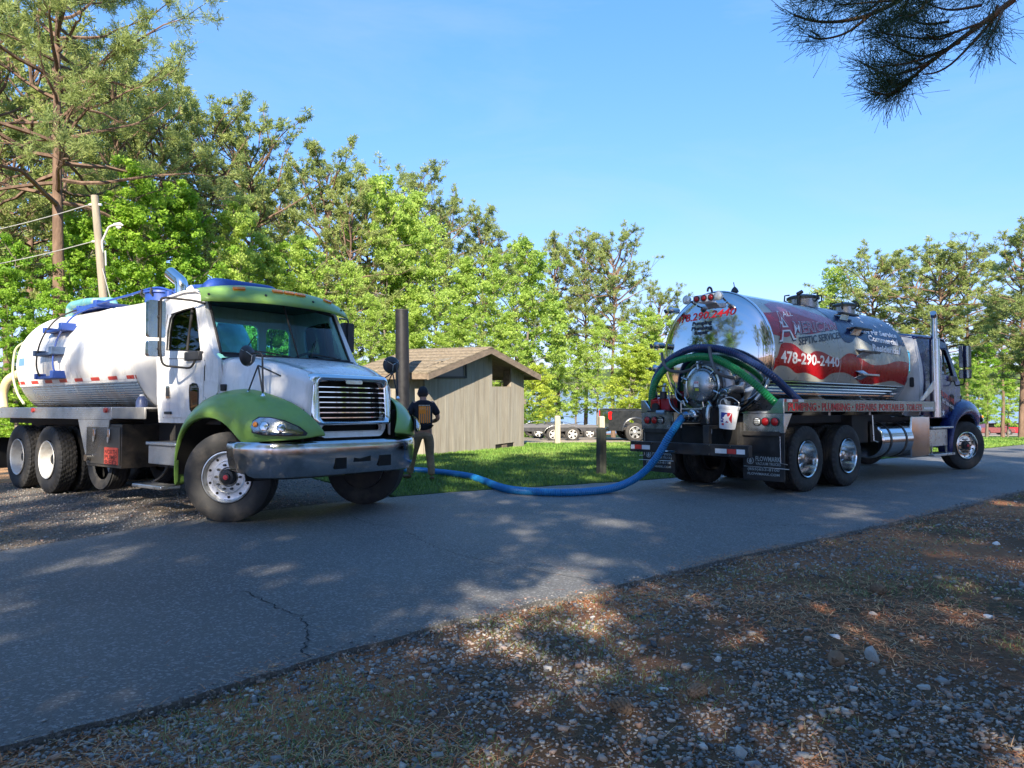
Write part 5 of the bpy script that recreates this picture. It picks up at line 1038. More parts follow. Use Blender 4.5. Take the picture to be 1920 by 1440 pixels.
# hood mirrors
def hood_mirror(s):
    e = empty('fender_mirror', None, t1); base = [(.33, s*1.03, 1.485), (.62, s*1.03, 1.45), (.62, s*.62, 1.60)]; top = Vector((.52, s*1.03, 1.80))
    for bp in base:
        b = MB(); b.tube([bp, (bp[0], bp[1], bp[2]+.03)], [.03, .014], 12); b.build('foot', M_chrome, e)
        b = MB(); b.tube([(bp[0], bp[1], bp[2]+.02), tuple(top)], .009, 7); b.build('strut', M_plastic, e)
    bent('arm', [(.62, s*1.03, 1.5), (.60, s*1.03, 1.93), (.52, s*1.05, 1.95), (.44, s*1.08, 1.92)], .011, M_plastic, e, .04)
    Md = Matrix.Translation((.42, s*1.1, 1.91)) @ Matrix.Rotation(s*radians(-18), 4, 'Z')
    b = MB(); b.lathe([(-.02, .118), (.0, .12), (.03, .10), (.05, .06), (.055, 0)], 28, Md); b.build('disc', M_plastic, e, smooth=40)
    b = MB(); b.lathe([(-.022, .116), (-.032, .06), (-.035, 0)], 28, Md); b.build('disc_glass', M_mirror, e, smooth=60)
    b = MB()
    for a in (30, 150, 270): b.tube([Md @ Vector((.06, 0, 0)), Md @ Vector((.045, .07*cos(radians(a)), .07*sin(radians(a)))), Md @ Vector((.0, .122*cos(radians(a)), .122*sin(radians(a))))], .005, 5)
    b.build('spider', M_alu, e)
hood_mirror(-1); hood_mirror(1)
# blue cap jug on the deck
jg = empty('jug', T1 @ Matrix.Translation((-2.25, -1.0, 1.333))); tag(jg, 'small dark blue and silver jug standing on the catwalk behind the white cab', 'jug')
b = MB(); b.tube([(0, 0, 0), (0, 0, .08), (0, 0, .13), (0, 0, .15)], [.075, .075, .05, .03], 16); b.build('body', mat('dark_blue_plastic', (.05, .07, .16), .4), jg, smooth=40)
b = MB(); b.cyl((0, 0, .15), (0, 0, .175), .03); b.build('cap', M_whrefl, jg)
# ------------------------------------------------------------------ flag-wrapped stainless tanker
T2 = frame(4.69-.636*1.2, 11.65+.772*1.2, .772, .636)
M_navy = mat('navy_paint', (0.006, 0.014, 0.10), 0.28, var=0.1, coat=.25, spec=.4)
M_tankhead = mat('mirror_polished_head', (0.60, 0.61, 0.62), 0.07, 1.0, var=0.04, scale=1.2, rvar=.035)
M_vred = mat('red_vinyl', (0.34, 0.006, 0.010), 0.3, var=.06, spec=.4)
M_vcream = mat('silver_grey_vinyl', (0.42, 0.42, 0.37), 0.32, .15, var=.05)
M_vnavy = mat('navy_vinyl', (0.010, 0.016, 0.06), 0.25, var=.05, spec=.45)
M_vwhite = mat('white_vinyl', (0.75, 0.75, 0.76), 0.4, var=.03)
M_vpink = mat('sky_sheen_rose_vinyl', (0.40, 0.12, 0.18), 0.3, var=.06)  # rose tone holds the sky's reflection on red vinyl
M_vblack = mat('black_vinyl', (0.012, 0.014, 0.03), 0.4)
M_redtxt = mat('red_lettering', (0.55, 0.012, 0.015), 0.4)
M_wpaint = mat('white_paint')
t2 = empty('tanker_truck', T2); tag(t2, 'polished tanker truck wrapped in flag stripes with a navy cab, hoses coiled at its rear', 'truck')
M_crim = mat('polished_wheel', (0.75, 0.75, 0.74), 0.14, 1.0, var=0.08, rvar=.06)
for x in (0, 1.33):
    dual_wheel(t2, x, -1.07, -1, rimmat=M_crim, chrome=True); dual_wheel(t2, x, 1.07, 1, rimmat=M_crim, chrome=True)
front_wheel(t2, 6.82, -1.04, -1, radians(-22), wheelmat=M_crim); front_wheel(t2, 6.82, 1.04, 1, radians(-20), wheelmat=M_crim)
b = MB()
for s in (-1, 1): b.box(-1.1, 7.5, s*.43-.04, s*.43+.04, .80, 1.06); b.box(6.1, 7.6, s*.5-.04, s*.5+.04, .62, .70); b.box(-.3, 1.6, s*.55-.05, s*.55+.05, .72, .82)
for x in (-.95, 0, .66, 1.33, 2.4, 3.6, 5.0): b.box(x-.08, x+.08, -.42, .42, .82, 1.02)
for x in (0, 1.33, 6.82): b.cyl((x, -.9, .52), (x, .9, .52), .075)
for x in (0, 1.33): b.tube([(x-.22, 0, .52), (x, 0, .52), (x+.22, 0, .52)], [.1, .23, .1], 16)
b.cyl((1.5, 0, .60), (5, 0, .72), .05)
b.build('chassis', M_frame, t2, bevel=.01)
R2, Z2 = 1.05, 2.2
def c2(x, th, off=0.0): return cylp(x, th, R2+off, Z2)
b = MB(); n = 72; rings = []
def hx(x0, dep, rho): return x0-dep*sqrt(max(0, 1-(rho/R2)**2))
for k in range(15): rho = R2*sin(pi/2*k/14); rings.append((hx(-.7, .25, rho), max(rho, .001)))
rearb = MB(); rearb.loft([[(x, r*cos(2*pi*j/n), Z2+r*sin(2*pi*j/n)) for j in range(n)] for x, r in rings], True, False); head2 = rearb.build('rear_head', M_tankhead, t2, smooth=60)
rings = [(-.7+(4.9)*k/20, R2) for k in range(21)]+[(4.2+.22*cos(pi/2*k/9), max(.001, R2*sin(pi/2*k/9))) for k in range(8, -1, -1)]
b.loft([[(x, r*cos(2*pi*j/n), Z2+r*sin(2*pi*j/n)) for j in range(n)] for x, r in rings], True, False); tank2 = b.build('tank', M_steel, t2, smooth=60)
b = MB(); b.loft([[c2(-.7+dx, th, o) for th in range(0, 360, 4)] for dx, o in ((-.03, -.001), (-.022, .014), (.018, .014), (.026, .001))], True, False); b.build('rim_band', M_steel, tank2, smooth=60)
# vinyl wrap: sheets a few mm proud of the shell
def wave(name, top, bot, off, m, parent=None, nx=90, nt=10):
    tx, tt = zip(*top); bx, bt = zip(*bot); x0 = max(tx[0], bx[0]); x1 = min(tx[-1], bx[-1])
    def sm(px, pt, x):
        P = sorted(zip(px, pt)); i = 0
        while i < len(P)-2 and x > P[i+1][0]: i += 1
        a = P[max(i-1, 0)]; b_ = P[i]; c = P[i+1]; d = P[min(i+2, len(P)-1)]; t = (x-b_[0])/(c[0]-b_[0]+1e-9); t = min(1, max(0, t))
        m1 = (c[1]-a[1])/(c[0]-a[0]+1e-9)*(c[0]-b_[0]); m2 = (d[1]-b_[1])/(d[0]-b_[0]+1e-9)*(c[0]-b_[0]); t2_, t3 = t*t, t**3
        return (2*t3-3*t2_+1)*b_[1]+(t3-2*t2_+t)*m1+(-2*t3+3*t2_)*c[1]+(t3-t2_)*m2
    bb = MB(); R_ = []
    for i in range(nx+1):
        x = x0+(x1-x0)*i/nx; a, c = sm(tx, tt, x), sm(bx, bt, x); a = max(a, c+.05); R_.append([c2(x, c+(a-c)*k/nt, off) for k in range(nt+1)])
    bb.loft(R_, False, False); return bb.build(name, m, parent or tank2, smooth=60)
X0, X1 = -.66, 4.16
wave('wrap_ground', [(X0, 62), (X1, 62)], [(X0, -24), (X1, -25)], .0025, M_vcream, nt=24, nx=2)
wave('navy_field', [(1.55, 100), (2.5, 118), (3.5, 118), (X1, 118)], [(1.55, 31), (1.58, 19.1), (1.75, 15.2), (1.95, 17.2), (2.15, 22.6), (2.42, 19.6), (2.83, 13.9), (3.31, 15.4), (3.76, 18.9), (X1, 19.2)], .005, M_vnavy, nt=30)
wave('upper_red_wave', [(X0, 36.6), (-.45, 38), (-.19, 40.5), (.24, 42.7), (.49, 41.5), (.9, 37.4), (1.3, 33.8), (1.6, 33.5)], [(X0, 15.0), (-.45, 14), (-.25, 14), (.01, 19.1), (.45, 19.0), (.99, 24.0), (1.6, 29.5)], .005, M_vred)
wave('rose_sky_sheen', [(-.35, 50), (.1, 58), (.6, 56), (1.1, 50), (1.6, 42)], [(-.35, 38.7), (-.19, 40.7), (.24, 42.9), (.49, 41.7), (.9, 37.6), (1.3, 34.0), (1.6, 33.7)], .005, M_vpink)  # sky reflection above the upper red, painted as a pink band
wave('lower_red_wave', [(X0, -5.3), (-.61, -4.6), (-.49, 6.3), (-.27, 8.7), (-.08, 7.6), (.19, 1.8), (.36, .6), (.55, 3.6), (.79, 3.5), (1.1, 0), (1.36, -2), (1.49, .9), (1.7, 4.6), (1.97, 4), (2.28, -.7), (2.65, -4.5), (3.21, -2.4), (3.61, 1.4), (4.03, 1.6), (X1, 0)],
     [(X0, -16), (-.58, -12.4), (-.42, -11.4), (-.22, -12.6), (.03, -17.1), (.31, -16.2), (.64, -19.1), (.92, -21.8), (1.11, -16.5), (1.35, -14.3), (1.65, -14.2), (1.99, -17.8), (2.35, -24), (2.65, -24.5), (3.06, -22.1), (3.54, -19.4), (3.94, -21.9), (X1, -23.6)], .005, M_vred, nx=140)
# ribbed lower wrap
b = MB(); L_ = [-24.5-k*.75 for k in range(50)]
b.loft([[c2(x, th, .006+(.009 if i % 4 in (1, 2) else 0)) for i, th in enumerate(L_)] for x in (X0, X1)], False, False); b.build('ribbed_skirt', M_steel, tank2, smooth=0)
for x in (1.42, 2.2):
    b = MB(); b.loft([[c2(x+dx, th, .0075) for th in range(-24, 100, 4)] for dx in (-.006, .006)], False, False); b.build('wrap_seam', M_whrefl, tank2, smooth=60)
fx = lambda a, t: c2(a, t, .0085)
fo = lambda a, t: c2(a, t, .0065)
text_on('lettering', '478-290-2440', [(-.50, -8.6), (1.38, -8.9), (1.36, -.4), (-.51, 1.2)], fx, M_vwhite, tank2, bold=.025)
q = [(.05, 7.6), (1.57, 19.5), (1.62, 26.2), (.08, 14.6)]
text_on('lettering', 'SEPTIC SERVICES', q, fx, M_vblack, tank2, bold=.022)
q = [(-.02, 17.6), (1.55, 28.7), (1.66, 38.0), (.10, 31)]
text_on('lettering_shadow', 'MERICAN', [(a+.012, t-.6) for a, t in q], fo, M_vblack, tank2, bold=.03)
text_on('lettering', 'MERICAN', q, fx, M_vwhite, tank2, bold=.012); text_on('lettering_fill', 'MERICAN', q, lambda a, t: c2(a, t, .0105), M_vred, tank2, bold=-.012)
q = [(-.52, 9.5), (.02, 13.5), (.05, 41), (-.36, 41)]
text_on('lettering_shadow', 'A', [(a-.02, t-.8) for a, t in q], fo, M_vblack, tank2, bold=.03); text_on('lettering', 'A', q, fx, M_vwhite, tank2, bold=.02); text_on('lettering_fill', 'A', q, lambda a, t: c2(a, t, .0105), M_vred, tank2, bold=-.015)
text_on('lettering', 'ALL', [(-.1, 35), (.26, 38), (.34, 44.5), (-.03, 42)], fx, M_vwhite, tank2, bold=.01)
for s_, q in (('24 Hr Service', [(2.55, 28.9), (3.95, 28.5), (4.02, 34.4), (2.60, 35.4)]), ('Commercial', [(2.62, 20.8), (3.84, 19.1), (3.88, 25.3), (2.66, 27.2)]), ('Residential', [(2.66, 10.4), (3.80, 9.2), (3.86, 15.6), (2.70, 17.0)])):
    text_on('lettering_shadow', s_, [(a+.02, t-.7) for a, t in q], fo, M_vblack, tank2, bold=.03); text_on('lettering', s_, q, fx, M_vwhite, tank2, bold=.04)
def star(cx, ct, rx, rt, off, m, parent, fn=c2):
    b = MB(); P = []
    for k in range(10):
        a = pi/2+k*pi/5; r_ = 1 if k % 2 == 0 else .4; P.append(fn(cx+rx*r_*cos(a), ct+rt*r_*sin(a), off))
    b.add([fn(cx, ct, off)]+P, [(0, 1+k, 1+(k+1) % 10) for k in range(10)]); return b.build('star', m, parent, smooth=0)
star(-.30, 27.5, .055, 3, .013, M_vwhite, tank2)
for x_, t_ in ((2.35, 40), (2.9, 46), (3.3, 41), (3.7, 46), (4.1, 41), (2.05, 27), (3.05, 55), (2.5, 60), (4.2, 58)): star(x_, t_, .05, 2.7, .0075, M_vwhite, tank2)
# tank head writing
def hd(y, z, off=.004):
    rho = sqrt(y*y+(z-Z2)**2); return (hx(-.7, .25, rho)-off, y, z)
text_on('lettering', '478.290.2440', [(.70, 2.775), (-.50, 2.82), (-.49, 2.93), (.74, 2.905)], hd, M_redtxt, head2, bold=.02, shear=.25)
for s_, a, c, z in (('Pumping', .325, -.08, 2.705), ('Plumbing', .335, -.09, 2.62), ('Repair', .27, -.03, 2.545)): text_on('lettering', s_, [(a, z), (c, z), (c+.005, z+.06), (a-.0, z+.06)], hd, M_vblack, head2, bold=.045, shear=.1)
# light bar
lb = empty('light_bar', None, t2)
b = MB(); b.box(-1.02, -.985, -.22, .22, 3.06, 3.18); b.box(-1.0, -.85, -.12, .12, 3.05, 3.065); b.build('bracket', M_vwhite, lb, bevel=.008)
for y in (-.14, 0, .14):
    b = MB(); b.cyl((-1.035, y, 3.12), (-1.02, y, 3.12), .055, 20); lo = b.build('lamp_ring', M_rubber, lb); b = MB(); b.tube([(-1.034, y, 3.12), (-1.045, y, 3.12), (-1.05, y, 3.12)], [.042, .035, .01], 20); b.build('red_lamp', M_red, lb, smooth=60)
for y in (-.31, .31):
    b = MB(); b.tube([(-.98, y, 3.12), (-1.03, y, 3.12), (-1.08, y, 3.12)], [.03, .07, .078], 24); b.build('work_lamp', M_alu, lb, smooth=40); b = MB(); b.tube([(-1.078, y, 3.12), (-1.086, y, 3.12), (-1.09, y, 3.12)], [.07, .06, .01], 24); b.build('work_lamp_lens', mat('frosted_lens', (.6, .62, .62), .2, .4), lb, smooth=60)
    b = MB(); b.cyl((-.99, y, 3.12), (-.85, y*.95, 3.06), .015, 8); b.build('lamp_stalk', M_black, lb)
b = MB(); b.tube([(-.86+.06*cos(a), 0, 3.24+.075*sin(a)) for a in [pi*k/10 for k in range(11)]], .018, 8); b.build('lifting_eye', M_black, tank2, smooth=60)
b = MB(); b.tube([(-.15, 0, 3.24), (-.15, 0, 3.30), (-.15, 0, 3.31), (-.15, 0, 3.36), (-.15, 0, 3.40)], [.045, .05, .07, .05, .015], 14); b.cyl((-.15, 0, 3.38), (-.15, .02, 3.48), .008, 6); b.build('relief_valve', M_black, tank2, smooth=30)
# side sight cocks on the head's left edge
for y, z in ((.70, 3.00), (1.02, 2.42), (1.05, 2.02)):
    b = MB(); b.tube([(-.80, y, z), (-.95, y*1.01, z), (-.99, y*1.01, z), (-1.02, y*1.01, z)], [.05, .05, .065, .02], 16); b.build('sight_glass', M_chromed, tank2, smooth=30)
    b = MB(); b.cyl((-.93, y, z), (-.95, y+.13, z-.02), .014, 8); b.cyl((-.95, y+.13, z-.03), (-.95, y+.16, z+.02), .026, 8); b.build('valve_handle', M_black, tank2)
# rear manway
mn = empty('manway', None, t2); cy, cz = 0.0, 1.69
Mm = Matrix.Translation((0, cy, cz)) @ Matrix.Rotation(pi, 4, 'Z')
M_gun = mat('brushed_dome', (.34, .34, .35), .3, .9, var=.08)
b = MB(); b.lathe([(.78, .50), (.93, .47), (.95, .44), (.96, .36), (1.00, .345), (1.0, .30), (1.06, .30)], 48, Mm); b.build('reinforcing_ring', M_gun, mn, smooth=35)
b = MB(); b.lathe([(1.04, .33), (1.06, .335), (1.085, .33), (1.09, .30)], 48, Mm); b.build('flange', M_chromed, mn, smooth=30)
b = MB(); b.lathe([(1.08, .285), (1.12, .28), (1.165, .25), (1.20, .20), (1.225, .13), (1.235, .06), (1.238, 0)], 48, Mm); b.build('dome', mat('dome_grey', (.42, .43, .43), .28, .85, var=.08), mn, smooth=60)
for k in range(6):
    a = radians(20+60*k); c, s = cos(a), sin(a); b = MB()
    b.tube([(-1.02, cy+.37*c, cz+.37*s), (-1.10, cy+.37*c, cz+.37*s), (-1.16, cy+.36*c, cz+.36*s)], [.022, .02, .012], 8); b.tube([(-1.13, cy+.40*c, cz+.40*s), (-1.14, cy+.27*c, cz+.27*s)], .018, 8); b.tube([(-1.14, cy+.36*c-.06*s, cz+.36*s+.06*c), (-1.15, cy+.36*c+.06*s, cz+.36*s-.06*c)], .012, 6); b.build('clamp', M_chromed, mn, smooth=40)
b = MB(); b.box(-1.243, -1.236, -.04, .05, 1.66, 1.76); o = b.build('warning_label', M_vwhite, mn); b = MB(); b.box(-1.247, -1.2435, -.035, .045, 1.72, 1.75); b.build('warning_stripe', mat('danger_red', (.6, .03, .05), .5), o)
text_on('warning_text', 'DANGER', [(.042, 1.725), (-.032, 1.725), (-.032, 1.745), (.042, 1.745)], lambda a, c: (-1.2485, a, c), M_vwhite, o, bold=.02)
b = MB(); b.box(-1.236, -1.229, -.035, .035, 1.60, 1.64); b.build('yellow_label', mat('label_yellow', (.55, .55, .04), .5), mn)
b = MB(); b.box(-1.06, -1.03, .33, .39, 1.50, 1.72); b.build('hanging_lock', M_gun, mn, bevel=.01)
# pipe work under the manway
vv = empty('valve_set', None, t2)
bent('outlet_pipe', [(-.8, -.55, 1.62), (-1.1, -.55, 1.62), (-1.28, -.55, 1.56)], .062, M_gun, vv, .1, 18)
b = MB(); b.tube([(-1.24, -.55, 1.58), (-1.29, -.55, 1.56), (-1.31, -.55, 1.55), (-1.315, -.55, 1.55)], [.07, .075, .07, .03], 24); b.build('outlet_cap', M_chromed, vv, smooth=30)
bent('vacuum_elbow', [(-.9, -.5, 1.5), (-1.2, -.5, 1.5), (-1.25, -.5, 1.38), (-1.3, -.5, 1.3)], .09, M_frame, vv, .1, 18)
b = MB(); b.tube([(-1.18, -.50, 1.38), (-1.24, -.50, 1.40), (-1.28, -.50, 1.41), (-1.30, -.50, 1.41)], [.09, .095, .09, .07], 24); b.build('white_coupler', mat('aged_white_metal', (.55, .54, .5), .4, .5, var=.2), vv, smooth=30)
bent('drain_pipe', [(-.75, -.12, 1.35), (-1.05, -.12, 1.32), (-1.05, -.05, 1.22), (-1.2, -.0, 1.2)], .10, M_frame, vv, .12, 18)
b = MB(); b.box(-1.22, -1.02, -.30, -.02, 1.05, 1.32); b.cyl((-1.12, -.16, 1.3), (-1.12, -.16, 1.45), .05); b.build('gate_valve', M_frame, vv, bevel=.03)
b = MB(); b.tube([(-1.24, -.24, 1.36), (-1.30, -.26, 1.30), (-1.33, -.27, 1.18), (-1.32, -.27, 1.08)], [.03, .035, .035, .02], 10); b.build('lever', M_alu, vv, smooth=50)
b = MB(); b.tube([(-1.20, -.20, 1.42), (-1.26, -.30, 1.34)], .022, 10); b.build('lever_arm', M_chromed, vv)
b = MB(); b.cyl((-1.22, -.27, 1.0), (-1.26, -.27, .84), .012); b.build('pull_rod', M_chromed, vv)
b = MB(); b.cyl((-1.12, .0, 1.2), (-1.24, .0, 1.2), .09, 20); b.build('outlet_stub', M_gun, vv)
for i, pts in enumerate(([(-1.0, .62, 1.75), (-1.12, .5, 1.52), (-1.14, .38, 1.42), (-1.1, .3, 1.35)], [(-1.02, .75, 1.7), (-1.15, .6, 1.4), (-1.2, .4, 1.25), (-1.2, .2, 1.12)], [(-1.0, .7, 1.6), (-1.1, .55, 1.35), (-1.12, .3, 1.2)])): path_tube('control_line', pts, .011, M_chromed if i < 2 else M_rubber, vv)
bent('hook_bracket', [(-1.25, .30, 1.0), (-1.25, .30, 1.42), (-1.25, .26, 1.45), (-1.25, .22, 1.36)], .012, M_alu, vv, .03)
b = MB(); b.box(-1.24, -1.22, -.1, .3, 1.30, 1.325); b.box(-1.3, -1.2, .05, .3, 1.15, 1.17); b.build('tool_shelf', M_alu, vv)
for s in (-1, 1):
    path_tube('brace', [(-.9, s*.85, 1.45), (-.85, s*.98, 1.62), (-.78, s*1.0, 1.75)], .03, M_alu, vv)
for i, pts in enumerate(([(-.92, .35, 1.97), (-1.05, .42, 1.93), (-1.2, .55, 1.95), (-1.24, .63, 2.03), (-1.24, .68, 2.14), (-1.24, .70, 2.26)], [(-.92, -.5, 1.80), (-1.1, -.46, 1.82), (-1.22, -.38, 1.88), (-1.24, -.33, 1.98), (-1.24, -.28, 2.12), (-1.24, -.25, 2.30)])): path_tube('hose_hook', pts, .028, mat('hook_grey', (.12, .13, .14), .5), t2)
# deck, cheeks, lights, bumper, flaps
dk = MB(); dk.box(-.96, 4.74, -1.30, -1.27, 1.262, 1.462); dk.box(-.93, 4.74, -1.27, -.9, 1.27, 1.29); dk.box(-.96, 4.74, 1.27, 1.30, 1.262, 1.462); dk.box(-.93, 4.74, .9, 1.27, 1.27, 1.29); dko = dk.build('deck', mat('deck_steel', (.20, .21, .20), .22, .9, var=.15, stretch=(.3, 1, 4)), t2, bevel=.006)
ds = lambda a, c: (a, -1.3035, c)
for s_, a0, a1 in (('PUMPING', -.74, .10), ('PLUMBING', .28, 1.22), ('REPAIRS', 1.42, 2.20), ('PORTABLES', 2.30, 3.32), ('TOILETS', 3.42, 4.12)): text_on('lettering', s_, [(a0, 1.285), (a1, 1.285), (a1, 1.40), (a0, 1.40)], ds, M_redtxt, dko, bold=.025)
for x_ in (.19, 1.32): b = MB(); b.cyl((x_, -1.3, 1.345), (x_, -1.304, 1.345), .02, 12); b.build('bullet_dot', M_redtxt, dko)
for i in range(4): b = MB(); b.box(-.95+i*.17, -.79+i*.17, -1.304, -1.3005, 1.415, 1.458); b.build('marking_tape', (M_redrefl, M_whrefl)[i % 2], dko)
b = MB(); b.box(4.2, 4.62, -1.304, -1.3005, 1.30, 1.345); b.build('marking_tape', M_whrefl, dko)
b = MB(); b.box(-.7, 4.6, -.8, .8, 1.07, 1.2); b.build('subframe', M_frame, t2)
for s in (-1, 1):
    for x in (-.4, 1.2, 2.7, 4.1):
        b = MB(); b.prism([(-.95, 1.2), (-.35, 1.2), (-.35, 1.3), (-.8, 1.5), (-.95, 1.45)], x-.04, x+.04, 'x', fn=lambda q, s=s: (q[0], s*abs(q[1]), q[2])); b.build('saddle', M_gun, t2)
def P_(lst, s): return [(s*y, z) for y, z in lst]
for s in (-1, 1):
    b = MB(); b.prism(P_([(1.37, 1.24), (1.37, 1.462), (1.30, 1.462), (1.16, 1.30), (1.12, 1.275), (.66, 1.275), (.66, 1.24)], s), -.995, -.962, 'x'); b.build('rear_cheek', M_steel, t2, bevel=.004)
    b = MB(); b.prism(P_([(.68, .95), (1.37, .95), (1.37, 1.238), (.68, 1.238)], s), -.985, -.955, 'x'); b.prism([(-.955, 1.238), (-.955, .95), (-.75, 1.238)], s*1.345, s*1.37, 'y'); pn = b.build('light_panel', mat('panel_steel', (.55, .57, .60), .22, .95, var=.1), t2, bevel=.003)
    for i, y in enumerate((.93, 1.07, 1.23)):
        b = MB(); b.cyl((-.986, s*y, 1.115), (-1.005, s*y, 1.115), .067, 24); ring = b.build('lamp_ring', M_rubber, pn); b = MB()
        if i == 0:
            b.tube([(-1.0045, s*y, 1.115), (-1.014, s*y, 1.115), (-1.016, s*y, 1.115)], [.055, .05, .01], 24); lo = b.build('reverse_lamp', mat('frosted_lens'), pn, smooth=60)
            for k in (-.03, 0, .03): b = MB(); b.box(-1.022, -1.016, s*y-.045, s*y+.045, 1.115+k-.006, 1.115+k+.006); b.build('lamp_grille_bar', M_rubber, pn)
        else: b.tube([(-1.0045, s*y, 1.115), (-1.016, s*y, 1.115), (-1.02, s*y, 1.115)], [.058, .05, .01], 24); b.build('tail_lamp', M_red, pn, smooth=60)
    b = MB(); b.box(-.965, -.945, min(s*.66, s*1.36), max(s*.66, s*1.36), .22, .948); fl = b.build('mud_flap', M_black, t2)
    ff = lambda a, c: (-.9685, a, c)
    for s_, z0, z1 in (('FLOWMARK', .515, .585), ('VACUUM TRUCKS', .455, .495), ('(855)653-8100', .37, .41), ('FLOWMARK.COM', .30, .335)):
        w0, w1 = (s*1.01+.27, s*1.01-.27) if z0 < .45 else (s*1.01+.13, s*1.01-.29)
        text_on('flap_lettering', s_, [(w0, z0), (w1, z0), (w1, z1), (w0, z1)], ff, mat('flap_grey', (.30, .36, .38), .5), fl, bold=.02)
    yc = s*1.01+.22; b = MB()
    o_ = [(yc+.06*cos(a), .515+.055*sin(a)) for a in [2*pi*k/20 for k in range(20)]]; i_ = [(yc+.035*sin(a)*(1 if cos(a) < .3 else .45), .515-.042*cos(a)*(1 if cos(a) > 0 else 1.5)+.0) for a in [2*pi*k/20 for k in range(20)]]
    i_ = [(yc+p[0]-yc, p[1]) for p in i_]
    b.prism(o_, -.9685, -.966, 'x', [[(yc+(y-yc)*.8, .515+(z-.515)*.8) for y, z in o_]]); b.add([(-.9685, y, z) for y, z in [(yc, .57), (yc+.028, .51), (yc+.018, .485), (yc, .478), (yc-.018, .485), (yc-.028, .51)]], [(0, 1, 2, 3, 4, 5)]); b.build('drop_emblem', mat('flap_grey'), fl)
    for k in (.75, .92, 1.1, 1.28): b = MB(); b.cyl((-.966, s*k, .91), (-.98, s*k, .91), .012, 8); b.build('bolt', M_chromed, fl)
    b = MB(); b.tube([(-.98, s*1.3, .90), (-.985, s*1.31, .50), (-.985, s*1.42, .485)], .006, 6); b.tube([(-.975, s*.68, .425), (-.975, s*1.44, .415)], .006, 6); b.build('flap_rod', M_alu, fl)
b = MB(); b.box(-1.62, -1.52, -1.18, 1.08, .60, .775); bp = b.build('rear_bumper', M_black, t2, bevel=.008)
for y in (-.62, -.02, .62): b = MB(); b.box(-1.52, -1.0, y-.04, y+.04, .64, .74); b.box(-1.06, -.96, y-.05, y+.05, .64, 1.1); b.build('bumper_arm', M_frame, t2)
for y0, y1, m_ in ((1.06, .98, M_vwhite), (.97, .83, M_redrefl), (.82, .65, M_whrefl), (-.61, -.81, M_whrefl), (-.82, -.97, M_redrefl), (-.98, -1.12, M_vwhite)): b = MB(); b.box(-1.624, -1.6205, y1, y0, .645, .715); b.build('marking_tape', m_, bp)
for y in (.91, -.51, -.88, .6): 
    for z in (.62, .755): b = MB(); b.cyl((-1.62, y, z), (-1.635, y, z), .014, 8); b.build('bolt', M_chromed, bp)
b = MB(); b.tube([(-1.62, .1, .64), (-1.68, .1, .64), (-1.68, .25, .635), (-1.66, .32, .64)], .016, 8); b.build('hitch_pin', M_chromed, bp)
b = MB(); b.box(-1.0, -.93, -1.3, 1.3, .9, .97); b.box(-1.55, -1.48, -.45, -.34, .76, 1.06); b.box(-1.5, -.95, -.45, -.34, 1.0, 1.06); b.build('rear_crossmember', M_frame, t2, bevel=.005)
b = MB(); b.box(-1.1, -.95, -.62, .62, .66, 1.02); b.build('rear_sill', M_dark, t2)
# ladder steps on the side
for th in (49, 30, 7, -14):
    M = Matrix.Translation(c2(2.35, th, .09)); se = empty('side_step', None, t2)
    b = MB(); b.box(-.30, .32, -.05, .06, -.02, .018, M); b.build('tread', M_black if th > 0 else M_gun, se, bevel=.008)
    c0 = c2(2.02, th, .0); b = MB(); b.add([c2(1.98, th+2.5, .01), c2(2.25, th+3.5, .02), tuple(M @ Vector((.0, -.02, .0))), tuple(M @ Vector((-.28, -.02, 0))), c2(1.98, th-5, .01), c2(2.25, th-6, .02)], [(0, 1, 2, 3), (4, 5, 2, 3)]); b.build('gusset', M_alu, se, smooth=0, ).modifiers.new('s', 'SOLIDIFY').thickness = .006
# hatches on top
for x, r_ in ((2.1, .30), (3.72, .24)):
    he = empty('top_hatch', None, t2); b = MB(); b.cyl((x, 0, 3.2), (x, 0, 3.42), r_-.03, 32); b.build('collar', M_gun, he, smooth=30)
    b = MB(); b.tube([(x, 0, 3.39), (x, 0, 3.43), (x, 0, 3.46), (x, 0, 3.50)], [r_, r_, r_*.8, .03], 32); b.build('lid', mat('hatch_dark', (.05, .06, .055), .4, .5), he, smooth=35)
    for k in range(6): a = k*pi/3+.3; b = MB(); b.tube([(x+(r_-.02)*cos(a), (r_-.02)*sin(a), 3.33), (x+(r_+.05)*cos(a), (r_+.05)*sin(a), 3.37), (x+(r_+.04)*cos(a), (r_+.04)*sin(a), 3.47), (x+(r_-.05)*cos(a), (r_-.05)*sin(a), 3.48)], .015, 6); b.build('clamp', M_black, he)
b = MB(); b.cyl((1.75, -.1, 3.2), (1.75, -.1, 3.45), .03); b.cyl((1.72, -.1, 3.45), (1.80, -.15, 3.50), .035); b.build('vent_valve', M_black, t2)
